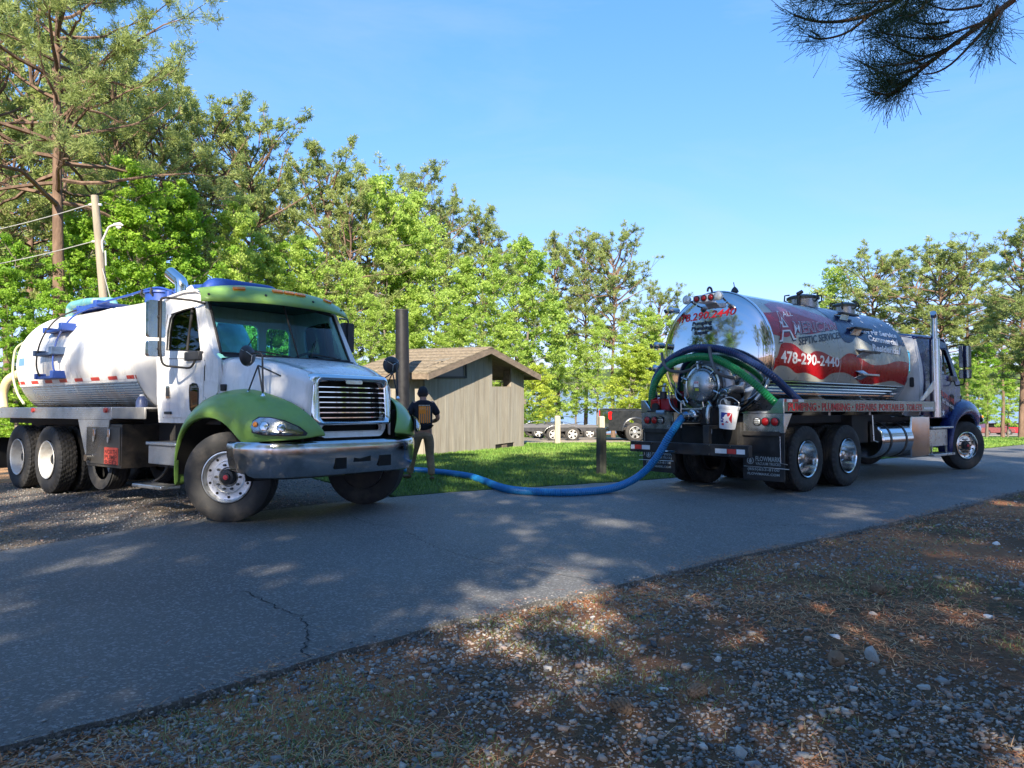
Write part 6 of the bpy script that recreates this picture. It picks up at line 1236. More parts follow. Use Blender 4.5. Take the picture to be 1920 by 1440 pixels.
# cab, hood, fenders
cab(t2, 6.82, M_navy, M_navy, M_navy, detail=False, mshell=M_plastic, M_back=M_wpaint, ext=.62)
o = MB(); zz_ = [1.2+1.52*k/12 for k in range(13)]
def ysd(z): return -(1.10-0.10*max(0, (z-2.0)/0.8)**1.3-0.03*max(0, (1.5-z)/.4))-.004
o.loft([[(4.53+f*(.06+.13*sin(pi*min(1, (z-1.15)/1.7))**1.2), ysd(z), z) for z in zz_] for f in (0, .5, 1)], False, False); o.build('white_stripe', M_wpaint, t2, smooth=60)
b = MB(); b.prism(rrect(-1.0, -.92, 1.75, 1.95, .03), 4.51, 4.528, 'x'); b.build('cab_vent', M_plastic, t2)
hood_fenders(t2, 6.82, M_navy, M_navy); bumper(t2, 6.82)
cs_ = lambda a, c: (a, -1.118, c)
star(5.62, 1.235, .085, .10, 0, M_vwhite, t2, fn=lambda a, c, o_: (a, -1.128, c))
b = MB(); b.box(5.14, 5.50, -1.1245, -1.12, 1.19, 1.30); b.build('red_sill_band', M_redtxt, t2)
text_on('door_lettering', '478-290-2440', [(5.42, 1.62), (6.22, 1.42), (6.22, 1.52), (5.42, 1.74)], lambda a, c: (a, -1.122, c), M_redtxt, t2, bold=.02)
text_on('door_lettering', 'SEPTIC SERVICES', [(5.42, 1.50), (6.22, 1.30), (6.22, 1.36), (5.42, 1.57)], lambda a, c: (a, -1.122, c), M_vwhite, t2, bold=.02)
# exhaust stack, grab rail, slanted plate
bent('exhaust_stack', [(4.93, -1.24, 2.6), (4.93, -1.24, 3.08), (4.93, -1.24, 3.18), (4.84, -1.26, 3.24)], .058, M_chromed, t2, .06, 18)
b = MB(); b.cyl((4.93, -1.24, 1.15), (4.93, -1.24, 2.72), .095, 28); ex = b.build('muffler_shield', M_chromed, t2, smooth=30)
for i in range(30):
    for a in (0.2, .55): b = None
b = MB()
for i in range(34):
    for a in (-.35, -.1): c_, s_ = cos(a-pi/2+.9), sin(a-pi/2+.9); b.box(-.007, .007, -.018, .018, -.008, .008, Matrix.Translation((4.93+.096*c_, -1.24+.096*s_, 1.3+i*.038)) @ Matrix.Rotation(a-pi/2+.9, 4, 'Z'))
tag(b.build('shield_slots', M_dark, ex, smooth=0), kind='stuff')
bent('grab_rail', [(5.38, -1.12, 2.62), (5.38, -1.19, 2.5), (5.38, -1.19, 1.75), (5.36, -1.12, 1.62)], .015, M_vwhite, t2, .05)
b = MB(); b.prism([(4.15, 1.48), (4.28, 1.47), (4.92, 1.74), (4.92, 1.86), (4.80, 1.88)], -1.26, -1.245, 'y'); b.build('splash_plate', M_alu, t2, bevel=.004)
b = MB(); b.cyl((2.55, -.93, .74), (3.84, -.93, .74), .335, 40); ft = b.build('fuel_tank', M_steel, t2, bevel=.03, smooth=35)
for x in (2.85, 3.5): b = MB(); b.loft([[(x+dx, -.93+(.335+o)*cos(a), .74+(.335+o)*sin(a)) for a in [2*pi*k/40 for k in range(40)]] for dx, o in ((-.03, .002), (-.03, .01), (.03, .01), (.03, .002))], True, False); b.build('tank_strap', M_black, t2, smooth=50)
b = MB(); b.box(3.86, 4.74, -1.20, -.6, .37, 1.18); b.build('polished_box', M_steel, t2, bevel=.025)
b = MB(); b.box(4.84, 5.78, -1.14, -.7, .55, .90); b.build('step_box', M_alu, t2, bevel=.01); b = MB(); b.box(4.80, 5.84, -1.24, -.7, .915, .955); b.build('upper_step', M_alu, t2, bevel=.008); b = MB(); b.box(4.80, 5.84, -1.26, -.9, .36, .41); b.build('lower_step', M_alu, t2, bevel=.008)
for x in (4.95, 5.7): b = MB(); b.box(x-.015, x+.015, -1.15, -1.12, .40, .6); b.build('step_bracket', M_alu, t2)
b = MB(); b.tube([(2.2, -1.22, 1.2), (2.2, -1.24, .75), (2.35, -1.24, .72)], .012, 8); b.build('hose_holder', M_alu, t2)
b = MB(); b.box(1.9, 2.5, -1.0, -.55, .7, 1.2); b.build('battery_box', M_frame, t2, bevel=.01)
# rear equipment things: engine pump, bucket
def at2(x, y, z): return T2 @ Matrix.Translation((x, y, z))
eg = empty('engine_pump', at2(-1.02, .82, 1.285)); tag(eg, 'small red petrol engine pump on the left rear corner of the silver tanker', 'engine pump')
b = MB(); b.box(-.12, .1, .02, .22, .03, .19); b.prism([(-.12, .19), (.0, .23), (.1, .19)], .05, .2, 'y'); b.build('fuel_tank', M_red, eg, bevel=.02)
b = MB(); b.box(-.1, .12, -.18, .01, .0, .20); b.build('housing', mat('engine_red', (.35, .02, .03), .4), eg, bevel=.015)
b = MB(); b.cyl((-.16, .12, .06), (-.125, .12, .06), .035); b.build('cap', mat('cap_yellow', (.7, .6, .15), .4), eg)
b = MB(); b.cyl((-.17, .08, .05), (-.13, .08, .05), .075, 20); b.cyl((-.1, -.05, .2), (-.1, -.05, .32), .06); b.build('recoil_starter', M_black, eg)
bent('handle', [(-.1, .26, .20), (-.1, .24, .38), (-.1, -.12, .42), (-.1, -.16, .34)], .014, mat('brass', (.5, .32, .08), .3, 1), eg, .04)
b = MB(); b.tube([(-.12, -.1, -.03), (-.15, .05, -.03)], .04, 12); b.build('air_tube', mat('light_blue_metal', (.25, .38, .5), .4, .3), eg)
b = MB(); b.box(-.15, .15, -.22, .26, -.03, 0); b.build('base', M_frame, eg)
bk = empty('bucket', at2(-1.38, -.66, 1.01) @ Matrix.Rotation(radians(7), 4, 'X')); tag(bk, 'white bucket with blue and red batter emblem hanging under the valve of the silver tanker', 'bucket')
M_bk = mat('white_bucket', (.72, .74, .76), .4)
b = MB(); b.lathe([(0, .001), (0, .115), (.02, .12), (.30, .148), (.305, .156), (.33, .158), (.335, .15)], 40, Matrix.Rotation(-pi/2, 4, 'Y')); b.build('pail', M_bk, bk, smooth=40)
b = MB(); b.lathe([(.325, .163), (.345, .165), (.352, .15), (.348, .13), (.35, 0)], 40, Matrix.Rotation(-pi/2, 4, 'Y')); b.build('lid', M_bk, bk, smooth=35)
bent('bail', [(0, .16, .31), (0, .17, .42), (0, 0, .50), (0, -.17, .42), (0, -.16, .31)], .005, M_alu, bk, .08)
def bkt(u, v, off=.002):  # u metres round the pail (to the right seen from behind), v height
    r_ = .12+(.148-.12)*(v-.02)/.28+off; a = u/r_+radians(18); return (-r_*cos(a), -r_*sin(a), v)
def decal(name, poly, m, off):
    poly = [p for i in range(len(poly)) for p in [poly[i]]]; tr = tessellate_polygon([[Vector((x, y, 0)) for x, y in poly]]); b = MB(); bm = bmesh.new(); vs = [bm.verts.new((x, y, 0)) for x, y in poly]
    for t in tr: bm.faces.new([vs[i] for i in t])
    for k in range(-8, 9): bmesh.ops.bisect_plane(bm, geom=bm.verts[:]+bm.edges[:]+bm.faces[:], plane_co=(k*.018, 0, 0), plane_no=(1, 0, 0))
    bm.verts.index_update(); b.add([bkt(v.co.x, v.co.y, off) for v in bm.verts], [tuple(v.index for v in f.verts) for f in bm.faces]); bm.free(); return b.build(name, m, bk, smooth=60)
decal('emblem_blue', [(-.085, .10), (.02, .10), (.02, .25), (-.085, .25)], mat('emblem_blue', (.02, .04, .25), .4), .002)
decal('emblem_red', [(.02, .10), (.095, .10), (.095, .25), (.02, .25)], mat('emblem_red', (.55, .02, .04), .4), .002)
decal('emblem_batter', [(-.03, .10), (-.035, .135), (-.02, .15), (-.045, .155), (-.05, .17), (-.025, .185), (-.02, .205), (-.005, .225), (.012, .228), (.022, .215), (.018, .2), (.035, .195), (.05, .205), (.075, .25), (.085, .25), (.062, .195), (.05, .17), (.055, .14), (.085, .105), (.085, .10), (.05, .10), (.02, .13), (.0, .10)], M_vwhite, .0035)
decal('emblem_ball', [(-.062+.010*cos(a), .135+.010*sin(a)) for a in [2*pi*k/12 for k in range(12)]], M_vwhite, .0035)
decal('small_tag', [(-.06, .055), (-.02, .055), (-.02, .085), (-.06, .085)], mat('emblem_red'), .002)
# hoses
def corr(name, pts, r, m, label, cat='hose', pitch=.036, seg=14, group=None, amp=.10):
    P = resample(spline(pts, 14), pitch/4); b = MB(); n = len(P); b.tube(P, [r*(1+amp*(1, 0, -1, 0)[i % 4]) for i in range(n)], seg); o = b.build(name, m, None, smooth=50); tag(o, label, cat, group); return o
def L2(pts): return [T2 @ Vector(p) for p in pts]
M_hnavy = mat('navy_hose', (.012, .03, .11), .38, coat=.2, var=.15); M_hgreen = mat('green_hose', (.01, .22, .06), .38, coat=.2, var=.15); M_hblue = mat('blue_hose', (.012, .17, .42), .4, coat=.2, var=.12)
corr('suction_hose', L2([(-.70, 1.16, 1.40), (-1.0, 1.08, 1.55), (-1.12, .95, 1.81), (-1.14, .69, 2.09), (-1.14, .25, 2.28), (-1.14, -.17, 2.29), (-1.12, -.56, 2.20), (-1.06, -.90, 2.02), (-.92, -1.14, 1.82), (-.60, -1.19, 1.62), (-.28, -1.19, 1.46), (.0, -1.15, 1.36)]), .056, M_hnavy, 'dark navy ribbed hose arching over the rear of the silver tanker above the green hose', group='hoses hung on the tanker rear')
corr('suction_hose', L2([(-.80, 1.16, 1.35), (-1.05, 1.08, 1.45), (-1.16, .90, 1.78), (-1.18, .58, 2.05), (-1.18, .15, 2.15), (-1.18, -.26, 2.12), (-1.17, -.65, 1.94), (-1.10, -.98, 1.68), (-.98, -1.16, 1.46), (-.85, -1.2, 1.36)]), .058, M_hgreen, 'green ribbed hose arching over the manway beneath the navy hose', group='hoses hung on the tanker rear')
g_ = lambda x, y, h: Vector((x, y, -SLOPE*y+h))
end = T2 @ Vector((-1.36, .02, 1.2)); d_ = (T2.to_3x3() @ Vector((-1, .25, -.12))).normalized()
hose_pts = [end, end+d_*.16, Vector((2.49, 11.6, .50)), Vector((2.33, 11.7, .18)), Vector((2.11, 11.75, -.10)), Vector((1.80, 11.62, -.27)), g_(1.39, 11.35, .058), g_(.8, 11.05, .056), g_(.16, 11.25, .056), g_(-.17, 11.75, .056), g_(-.51, 12.87, .06), g_(-.8, 13.7, .06), g_(-1.26, 14.4, .06), g_(-1.72, 14.87, .06), g_(-2.03, 15.13, .06), g_(-2.7, 15.5, .06), g_(-3.4, 16.2, .06)]
ho = corr('suction_hose', hose_pts, .058, M_hblue, 'long bright blue ribbed hose lying across the road from the tanker to the lawn', pitch=.034)
b = MB(); b.tube([end-d_*.10, end-d_*.02, end+d_*.0, end+d_*.10, end+d_*.11, end+d_*.20], [.085, .10, .075, .075, .068, .066], 24); b.build('coupler', M_chromed, ho, smooth=30)
for s in (-1, 1):
    side = d_.cross(Vector((0, 0, 1))).normalized()*s; b = MB(); b.tube([end-d_*.06+side*.10, end-d_*.0+side*.13, end+d_*.08+side*.12], [.012, .014, .01], 8); b.build('cam_lever', M_alu, ho)
# ------------------------------------------------------------------ brown building
def boardmat(name, c, seed):
    return mat(name, c, 0.85, var=0.16, scale=3, bump=.35, bscale=30, stretch=(4, 4, .35), dirt=(.16, .13, .10), dscale=1.2, damt=.5, spec=.15)
M_bd = [boardmat('weathered_board_%s' % k, c, 0) for k, c in (('tan', (.325, .298, .245)), ('grey', (.318, .295, .248)), ('brown', (.328, .296, .24)))]
M_trim = mat('weathered_trim', (.20, .155, .115), .85, var=.35, scale=3, bump=.6, bscale=20, stretch=(1, 3, 3)); M_conc = mat('stained_concrete', (.33, .24, .18), .9, var=.2, bump=.3)
M_shing = [mat('shingle_%s' % k, c, .95, var=.35, scale=9, bump=.8, bscale=60, spec=.1) for k, c in (('a', (.23, .19, .14)), ('b', (.185, .155, .115)), ('c', (.265, .22, .165)))]
BM = Matrix(((.52, -.854, 0, -2.52), (.854, .52, 0, 21.1), (0, 0, 1, 0), (0, 0, 0, 1)))
bl = empty('restroom_building', BM); tag(bl, 'small brown board-clad park building with low gabled shingle roof behind the person', 'building')
def roofz(x): return 2.40-abs(x-2.85)*.262
win = [(.5, 1.50), (2.04, 1.52), (2.02, 1.98), (.5, 1.63)]
wall = empty('wall', None, bl)
def gbase(x): return -SLOPE*(21.1+.854*x)-.06
x = 0.0; i = 0; W_ = .198
rb = random.Random(5)
while x < 5.6:
    x1 = min(x+W_, 5.62); a, c = x+.003, x1-.003; xm = (a+c)/2; segs = []
    top = 1.21 if 3.57 < xm < 4.75 else None
    lo = gbase(xm)
    def pr(z0a, z0b, z1a, z1b): 
        b = MB(); off = rb.uniform(-.003, .003); b.prism([(a, z0a), (c, z0b), (c, z1b), (a, z1a)], -.02+off, .015, 'y'); b.build('board', rb.choice(M_bd), wall, smooth=0)
    t0, t1_ = (top, top) if top else (roofz(a)-.02, roofz(c)-.02)
    if .5 < xm < 2.04:
        wz = lambda q: 1.63+(q-.5)/1.52*.35; pr(lo, lo, 1.50, 1.50); pr(wz(a)+.02, wz(c)+.02, t0, t1_)
    elif 3.73 < xm < 5.02: pr(-.70, -.70, t0, t1_)
    else: pr(lo, lo, t0, t1_)
    x = x1; i += 1
y = 0.0
while y < 2.6:
    y1 = min(y+W_, 2.6); b = MB(); b.box(-.02+rb.uniform(-.003, .003), .015, y+.022 if y == 0 else y+.003, y1-.003, -.86, roofz(0)-.03); b.build('board', rb.choice(M_bd), wall, smooth=0); y = y1
b = MB(); b.box(.016, 3.5, .016, .05, -1.0, 1.45); b.box(.016, .05, .051, 2.58, -1.0, 1.6); b.box(3.5, 3.57, .016, 2.58, -1.0, 2.18); b.box(.051, 3.49, 2.55, 2.59, -1, 1.6); b.box(3.571, 5.6, .016, .05, -1.1, 1.19); b.box(4.751, 5.6, .016, .05, 1.2, 1.62); b.build('wall_core', M_bd[1], wall, smooth=0)
for q_ in ((5.5, 5.62, .052, .5, -1.1, 1.62), (5.5, 5.62, 2.35, 2.55, -1.1, 1.62), (4.75, 4.80, .052, .3, -1.0, 1.75)): b = MB(); b.box(*q_); b.build('porch_post', M_trim, bl, smooth=0)
b = MB(); b.box(3.55, 4.77, .0, .06, 1.192, 1.215); b.build('screen_cap', M_trim, bl, smooth=0)
b = MB(); b.prism([(2.86, 1.6), (3.5, 1.6), (3.5, 2.16), (2.86, 2.3)], .016, .05, 'y'); b.prism([(.05, 1.98), (2.85, 1.98), (2.85, 2.3), (.6, 2.0)], .016, .05, 'y'); b.build('gable_core', M_bd[1], wall, smooth=0)
wf = MB(); wf.prism([(.46, 1.46), (2.09, 1.48), (2.07, 2.05), (.46, 1.675)], -.05, .02, 'y', [[(.52, 1.52), (2.03, 1.54), (2.01, 1.97), (.52, 1.63)]]); wo_ = wf.build('window', mat('window_frame_dark', (.03, .028, .025), .6), bl, smooth=0)
b = MB(); b.prism([(.5, 1.5), (2.04, 1.52), (2.02, 1.98), (.5, 1.64)], .0, .008, 'y'); b.build('pane', mat('dusky_pane', (.10, .10, .10), .35, spec=.6), wo_, smooth=0)
b = MB(); b.box(3.7, 5.05, -.03, .015, -.98, -.86); b.build('threshold', M_conc, bl); b = MB(); b.box(3.73, 5.02, .01, .015, -.86, -.70); b.build('vent_opening_shade', M_dark, bl)  # black sheet paints the shade inside the vent recess
b = MB(); b.box(4.2, 4.5, -.02, .009, -.86, -.75); b.build('vent_block', M_trim, bl)
# roof: courses of shingles
rf = empty('roof', None, bl)
for s in (-1, 1):
    L_ = 3.22; nrow = 22; n_ = 0
    for r_ in range(nrow):
        d0 = L_*r_/nrow; d1 = L_*(r_+1)/nrow+.02; xa, xb = 2.85+s*d0, 2.85+s*d1; za, zb = 2.44-d0*.262, 2.44-d1*.262; b = MB(); yq = -.46; R_ = random.Random(r_*7+s)
        while yq < 2.85:
            w_ = R_.uniform(.16, .34); y1 = min(yq+w_, 2.9); ex = R_.uniform(-.008, .02); h_ = R_.uniform(.008, .022)
            b.add([(xa, yq+.003, za+.02), (xa, y1-.003, za+.02), (xb+s*ex, y1-.003, zb+.02+h_), (xb+s*ex, yq+.003, zb+.02+h_), (xa, yq+.003, za-.01), (xa, y1-.003, za-.01), (xb+s*ex, y1-.003, zb-.0), (xb+s*ex, yq+.003, zb-.0)], [(0, 1, 2, 3), (7, 6, 5, 4), (0, 3, 7, 4), (1, 5, 6, 2), (3, 2, 6, 7), (0, 4, 5, 1)]); yq = y1
        tag(b.build('shingle_course', M_shing[(r_*2+(s > 0)) % 3], rf, smooth=0), kind='stuff')
    xe = 2.85+s*3.22; ze = 2.44-3.22*.262
    b = MB(); b.prism([(2.85, 2.425), (xe, ze-.015), (xe, ze-.07), (2.85, 2.37)], -.40, 2.84, 'y'); b.build('roof_deck', M_trim, rf, smooth=0)
    b = MB(); b.prism([(2.85, 2.44), (xe+s*.01, ze), (xe+s*.01, ze-.18), (2.85, 2.26)], -.455, -.405, 'y'); b.build('fascia', M_trim, rf, smooth=0)
    b = MB(); b.box(min(xe-.02, xe+.03), max(xe-.02, xe+.03), -.40, 2.84, ze-.16, ze-.005); b.build('gutter_board', M_trim, rf, smooth=0)
b = MB(); b.prism([(2.75, 2.45), (2.85, 2.49), (2.95, 2.45), (2.95, 2.43), (2.75, 2.43)], -.47, 2.88, 'y'); b.build('ridge_cap', M_shing[1], rf, smooth=0)
# vent pipe
vp = MB(); vx, vy = -3.02, 20.45; vp.tube([(vx, vy, -.75), (vx-.02, vy, 1.2), (vx-.04, vy, 3.35)], [.21, .195, .18], 40, caps=True); o = vp.build('vent_pipe', mat('black_pipe', (.012, .012, .015), .5, var=.2), None, smooth=40); tag(o, 'tall black vent pipe standing at the front corner of the brown building', 'vent pipe')
b = MB(); b.lathe([(3.36, .17), (3.37, .182), (3.35, .186), (3.33, .183)], 40, Matrix.Translation((vx-.04, vy, 0)) @ Matrix.Rotation(-pi/2, 4, 'Y')); b.build('rim', M_rubber, o)
# ------------------------------------------------------------------ person
M_skin = mat('skin', (.42, .22, .15), .55, var=.08); M_shirt = mat('black_shirt', (.012, .013, .022), .9, var=.2, scale=14, bump=.6, bscale=9); M_trou = mat('khaki_trousers', (.23, .165, .10), .9, var=.25, scale=9, bump=.8, bscale=10, stretch=(1, 1, 2))
def skin(name, V, E, Rr, m, parent, sub=2):
    me = bpy.data.meshes.new(name); me.from_pydata(V, E, []); me.materials.append(m); o = link(bpy.data.objects.new(name, me), parent)
    md = o.modifiers.new('skin', 'SKIN'); md.use_smooth_shade = True
    for i, r_ in enumerate(Rr):
        d = me.skin_vertices[0].data[i]; d.radius = r_ if hasattr(r_, '__len__') else (r_, r_); d.use_root = (i == 0)
    sd_ = o.modifiers.new('sub', 'SUBSURF'); sd_.levels = sub; sd_.render_levels = sub; return o
px_, py_ = -1.62, 13.4
pe = empty('person', upright(px_, py_, radians(14))); tag(pe, 'person in black T-shirt with orange flag print, khaki trousers and black cap walking away', 'person')
V = [(0, 0, .93), (0, 0, 1.12), (0, .0, 1.30), (0, -.02, 1.44), (0, .0, 1.52), (0, .03, 1.62)]; Rr = [(.15, .11), (.155, .11), (.17, .115), (.07, .065), (.062, .06), (.082, .095)]; E = [(0, 1), (1, 2), (2, 3), (3, 4), (4, 5)]
def chain(start, pts, rs):
    p = start
    for q, r_ in zip(pts, rs): V.append(q); Rr.append(r_); E.append((p, len(V)-1)); p = len(V)-1
    return p
arms = {-1: [(-.175, -.01, 1.40), (-.235, -.03, 1.27), (-.285, -.03, 1.13), (-.29, .10, 1.05), (-.26, .22, 1.0)], 1: [(.175, -.01, 1.40), (.235, -.03, 1.27), (.275, -.02, 1.13), (.22, .12, 1.08), (.12, .24, 1.08)]}
legs = {-1: [(-.09, .0, .86), (-.13, .08, .66), (-.16, .17, .48), (-.19, .24, .28), (-.215, .28, .10)], 1: [(.09, 0, .86), (.12, .03, .66), (.13, .05, .48), (.15, .02, .28), (.155, -.02, .09)]}
for s in (-1, 1):
    e_ = chain(2, arms[s], [.062, .05, .042, .038, .027]); w_ = Vector(arms[s][-1]); dr_ = (w_-Vector(arms[s][-2])).normalized(); sd2 = dr_.cross(Vector((0, 0, 1))).normalized()
    pa = chain(e_, [tuple(w_+dr_*.06)], [(.036, .016)])
    for k, (o_, L_) in enumerate(((-.027, .062), (-.009, .075), (.009, .07), (.026, .055))): q0 = w_+dr_*.085+sd2*o_; chain(pa, [tuple(q0), tuple(q0+dr_*L_*.5+Vector((0, 0, -.01))), tuple(q0+dr_*L_*.8+Vector((0, 0, -.035)))], [.010, .009, .007])
    q0 = w_+dr_*.03-sd2*.035*s; chain(e_, [tuple(q0), tuple(q0+dr_*.04-sd2*.01*s), tuple(q0+dr_*.07)], [.012, .010, .008])
    chain(0, legs[s], [.085, .075, .058, .05, .038])
body = skin('body', V, E, Rr, M_skin, pe)
def part(name, V, E, Rr, m, sub=2): return skin(name, V, E, Rr, m, pe, sub)
V2 = [(0, -.005, 1.16), (0, 0, 1.02), (0, 0, .90), (0, -.01, 1.30), (0, -.015, 1.41), (0, -.015, 1.485)]; E2 = [(0, 1), (1, 2), (0, 3), (3, 4), (4, 5)]; R2_ = [(.185, .138), (.182, .135), (.18, .135), (.195, .135), (.165, .115), (.095, .09)]
for s in (-1, 1):
    k = len(V2); a = arms[s]; V2 += [a[0], a[1], tuple(Vector(a[1]).lerp(Vector(a[2]), .55))]; E2 += [(3, k), (k, k+1), (k+1, k+2)]; R2_ += [(.085, .085), (.075, .075), (.072, .072)]
shirt = part('shirt', V2, E2, R2_, M_shirt)
V3 = [(0, 0, .93), (0, .0, .86)]; E3 = [(0, 1)]; R3 = [(.172, .125), (.17, .13)]
for s in (-1, 1):
    k = len(V3); V3 += legs[s]; E3 += [(1, k), (k, k+1), (k+1, k+2), (k+2, k+3), (k+3, k+4)]; R3 += [.105, .098, .08, .074, .07]
trou = part('trousers', V3, E3, R3, M_trou)
M_shoe = mat('brown_boot', (.10, .055, .03), .7, var=.3)
for s in (-1, 1):
    a = Vector(legs[s][-1]); f_ = Vector((-.10, .13, 0)) if s < 0 else Vector((.03, .17, 0)); z = a.z
    part('shoe', [tuple(a), (a.x, a.y-.03, z-.045), (a.x+f_.x*.5, a.y+f_.y*.5, z-.05), (a.x+f_.x, a.y+f_.y, z-.058)], [(0, 1), (1, 2), (2, 3)], [.05, .046, (.05, .04), (.04, .03)], M_shoe)
hc = Vector((0, .035, 1.60))
b = MB(); n = 28; rings = []
for k in range(12):
    t = pi*k/11; rings.append([(hc.x+.083*sin(t)*cos(a), hc.y+(.098+.006*cos(t))*sin(t)*sin(a), hc.z+.118*cos(t)) for a in [2*pi*j/n for j in range(n)]])
b.loft(rings, True, False); b.build('head', M_skin, pe, smooth=60)
b = MB(); b.tube([hc+Vector((0, .095, .0)), hc+Vector((0, .122, -.035)), hc+Vector((0, .10, -.05))], [.008, .018, .012], 8); b.build('nose', M_skin, pe, smooth=60)
for s in (-1, 1):
    b = MB(); b.tube([hc+Vector((s*.078, -.005, -.045)), hc+Vector((s*.09, -.012, -.01)), hc+Vector((s*.084, 0, .02))], [.010, .018, .010], 8); b.build('ear', M_skin, pe, smooth=60)
    b = MB(); b.tube([hc+Vector((s*.03, .088, .012)), hc+Vector((s*.03, .097, .012))], [.014, .006], 8); b.build('eye', mat('eye_dark', (.05, .04, .03), .3), pe, smooth=60)
b = MB(); b.tube([hc+Vector((-.025, .097, -.068)), hc+Vector((0, .102, -.07)), hc+Vector((.025, .097, -.068))], .006, 6); b.build('mouth', mat('lips', (.35, .12, .10), .5), pe)
M_hair = mat('dark_hair', (.03, .02, .015), .8); b = MB(); rings = []
for k in range(5, 9):
    t = pi*(k-.4)/11; rings.append([(hc.x+.088*sin(t)*cos(a), hc.y+.104*sin(t)*sin(a)-.004, hc.z+.122*cos(t)) for a in [pi+pi*j/16 for j in range(17)]])
b.loft(rings, False, False); b.build('hair', M_hair, pe, smooth=60)
M_cap = mat('black_cap', (.012, .013, .018), .8); b = MB(); rings = []
for k in range(7):
    t = pi/2*k/6; rings.append([(hc.x+.093*cos(t*.97)*cos(a), hc.y+.108*cos(t*.97)*sin(a)-.002, hc.z+.008+.118*sin(t)) for a in [2*pi*j/28 for j in range(28)]])
b.loft(rings, True, False); cp = b.build('cap', M_cap, pe, smooth=60); b = MB(); b.loft([[(.075*sin(a)*1.0, .035+.09*cos(a)*r_+.03, 1.615-.012*r_*cos(a)) for a in [-1.3+2.6*j/12 for j in range(13)]] for r_ in (.8, 1.25, 1.75)], False, False); b.build('cap_peak', M_cap, cp, smooth=60, solid=.006)
# print on the back of the shirt, laid on the evaluated cloth
dg = bpy.context.evaluated_depsgraph_get(); se_ = shirt.evaluated_get(dg); sm_ = se_.to_mesh(); bvh = BVHTree.FromPolygons([v.co.copy() for v in sm_.vertices], [tuple(p.vertices) for p in sm_.polygons]); se_.to_mesh_clear()
M_or = mat('orange_print', (.95, .30, .03), .7, var=.12, scale=30); M_pw = mat('pale_print', (.85, .75, .6), .7)
def onback(x, z, off=.0035):
    h = bvh.ray_cast(Vector((x, -1, z)), Vector((0, 1, 0)))[0]; return (x, (h.y if h else -.13)-off, z)
def strip(name, x0, x1, z0, z1, m, off=.0035, nx=2, nz=12, wob=0):
    b = MB(); b.loft([[onback(x0+(x1-x0)*i/nx+wob*noise.noise((z0+(z1-z0)*k/nz*1.0*40, x0*50, 0)), z0+(z1-z0)*k/nz, off) for i in range(nx+1)] for k in range(nz+1)], False, False); return b.build(name, m, shirt, smooth=60)
for i in range(6):
    x_ = -.092+i*.037; strip('print_stripe', x_, x_+.021, 1.055+.01*(i % 2), 1.365, M_or if i % 2 == 0 else M_or, wob=.003); 
    strip('print_edge', x_+.0215, x_+.0255, 1.07, 1.36, M_pw)
strip('print_canton', -.092, .018, 1.23, 1.365, M_or, off=.0055, nx=6)
for i in range(8): strip('print_letter', -.09+i*.026, -.073+i*.026, 1.372, 1.388, M_pw, nx=1, nz=1)
b = MB(); b.box(-.37, -.355, -.06, .0, 1.2, 1.26)
# sleeve patch
sl = Vector(arms[-1][1]).lerp(Vector(arms[-1][2]), .15); b = MB(); b.loft([[(sl.x-.074*cos(a)-.004*cos(a)+.006, sl.y-.078*sin(a), sl.z+dz) for a in [-.3+1.4*k/8 for k in range(9)]] for dz in (-.035, .035)], False, False); b.build('sleeve_print', M_or, shirt, smooth=60)
# ------------------------------------------------------------------ posts, utility pole
M_post = mat('pale_post_wood', (.42, .36, .27), .85, var=.2, scale=4, bump=.4, stretch=(3, 3, .4)); M_postd = mat('dark_post_wood', (.035, .04, .035), .8, var=.4, scale=4, bump=.5, stretch=(3, 3, .4), dirt=(.10, .10, .06), dscale=4)
def post(x, y, h, w, m, rz, label, cat='post'):
    b = MB(); c = .03; hw = w/2
    b.loft([[(-hw*k, -hw*k, z), (hw*k, -hw*k, z), (hw*k, hw*k, z), (-hw*k, hw*k, z)] for k, z in ((1, -.15), (1, h-.03), (.88, h), (.5, h+.012))], True, True); o = b.build('post', m, None, smooth=0, bevel=.008); o.matrix_local = upright(x, y, rz); tag(o, label, cat, 'wooden posts along the lawn'); return o
post(1.79, 14.75, .93, .15, M_postd, radians(28), 'dark weathered wooden post on the lawn nearest to the road')
post(1.74, 28.2, 1.06, .2, M_post, .1, 'pale wooden post nearest to the brown building at the far edge of the lawn')
post(3.42, 28.1, 1.04, .2, M_post, .15, 'pale wooden post behind the dark post near the pickup tail')
post(5.10, 28.0, 1.06, .2, M_post, .1, 'pale wooden post between pickup wheel and silver tanker')
PX, PY = -10.72, 20.0
up_ = empty('utility_pole', Matrix.Translation((PX, PY, G(PX, PY)))); tag(up_, 'leaning grey utility pole with street lamp arm behind the white tank', 'utility pole')
M_pole = mat('grey_pole_wood', (.30, .26, .20), .9, var=.25, scale=3, bump=.5, stretch=(3, 3, .3)); M_lampm = mat('lamp_grey', (.62, .63, .62), .5, .3)
zp = 6.42-G(0, 20)
b = MB(); b.tube([(0, 0, -.3), (-.31, 0, zp*.5), (-.62, 0, zp)], [.118, .108, .095], 16); b.build('pole', M_pole, up_, smooth=40)
def pp(z): return Vector((-.62*z/zp, 0, z))
zl = 5.42-G(0, 20)
b = MB(); b.tube([pp(zl-.55)+Vector((.08, 0, 0)), pp(zl-.25)+Vector((.12, -.05, 0)), pp(zl)+Vector((.35, -.1, .12)), pp(zl)+Vector((.45, -.12, .16))], .03, 8); b.tube([pp(zl-.9)+Vector((.14, 0, 0)), pp(zl-.5)+Vector((.16, 0, 0))], .02, 8); b.build('lamp_arm', M_lampm, up_, smooth=60)
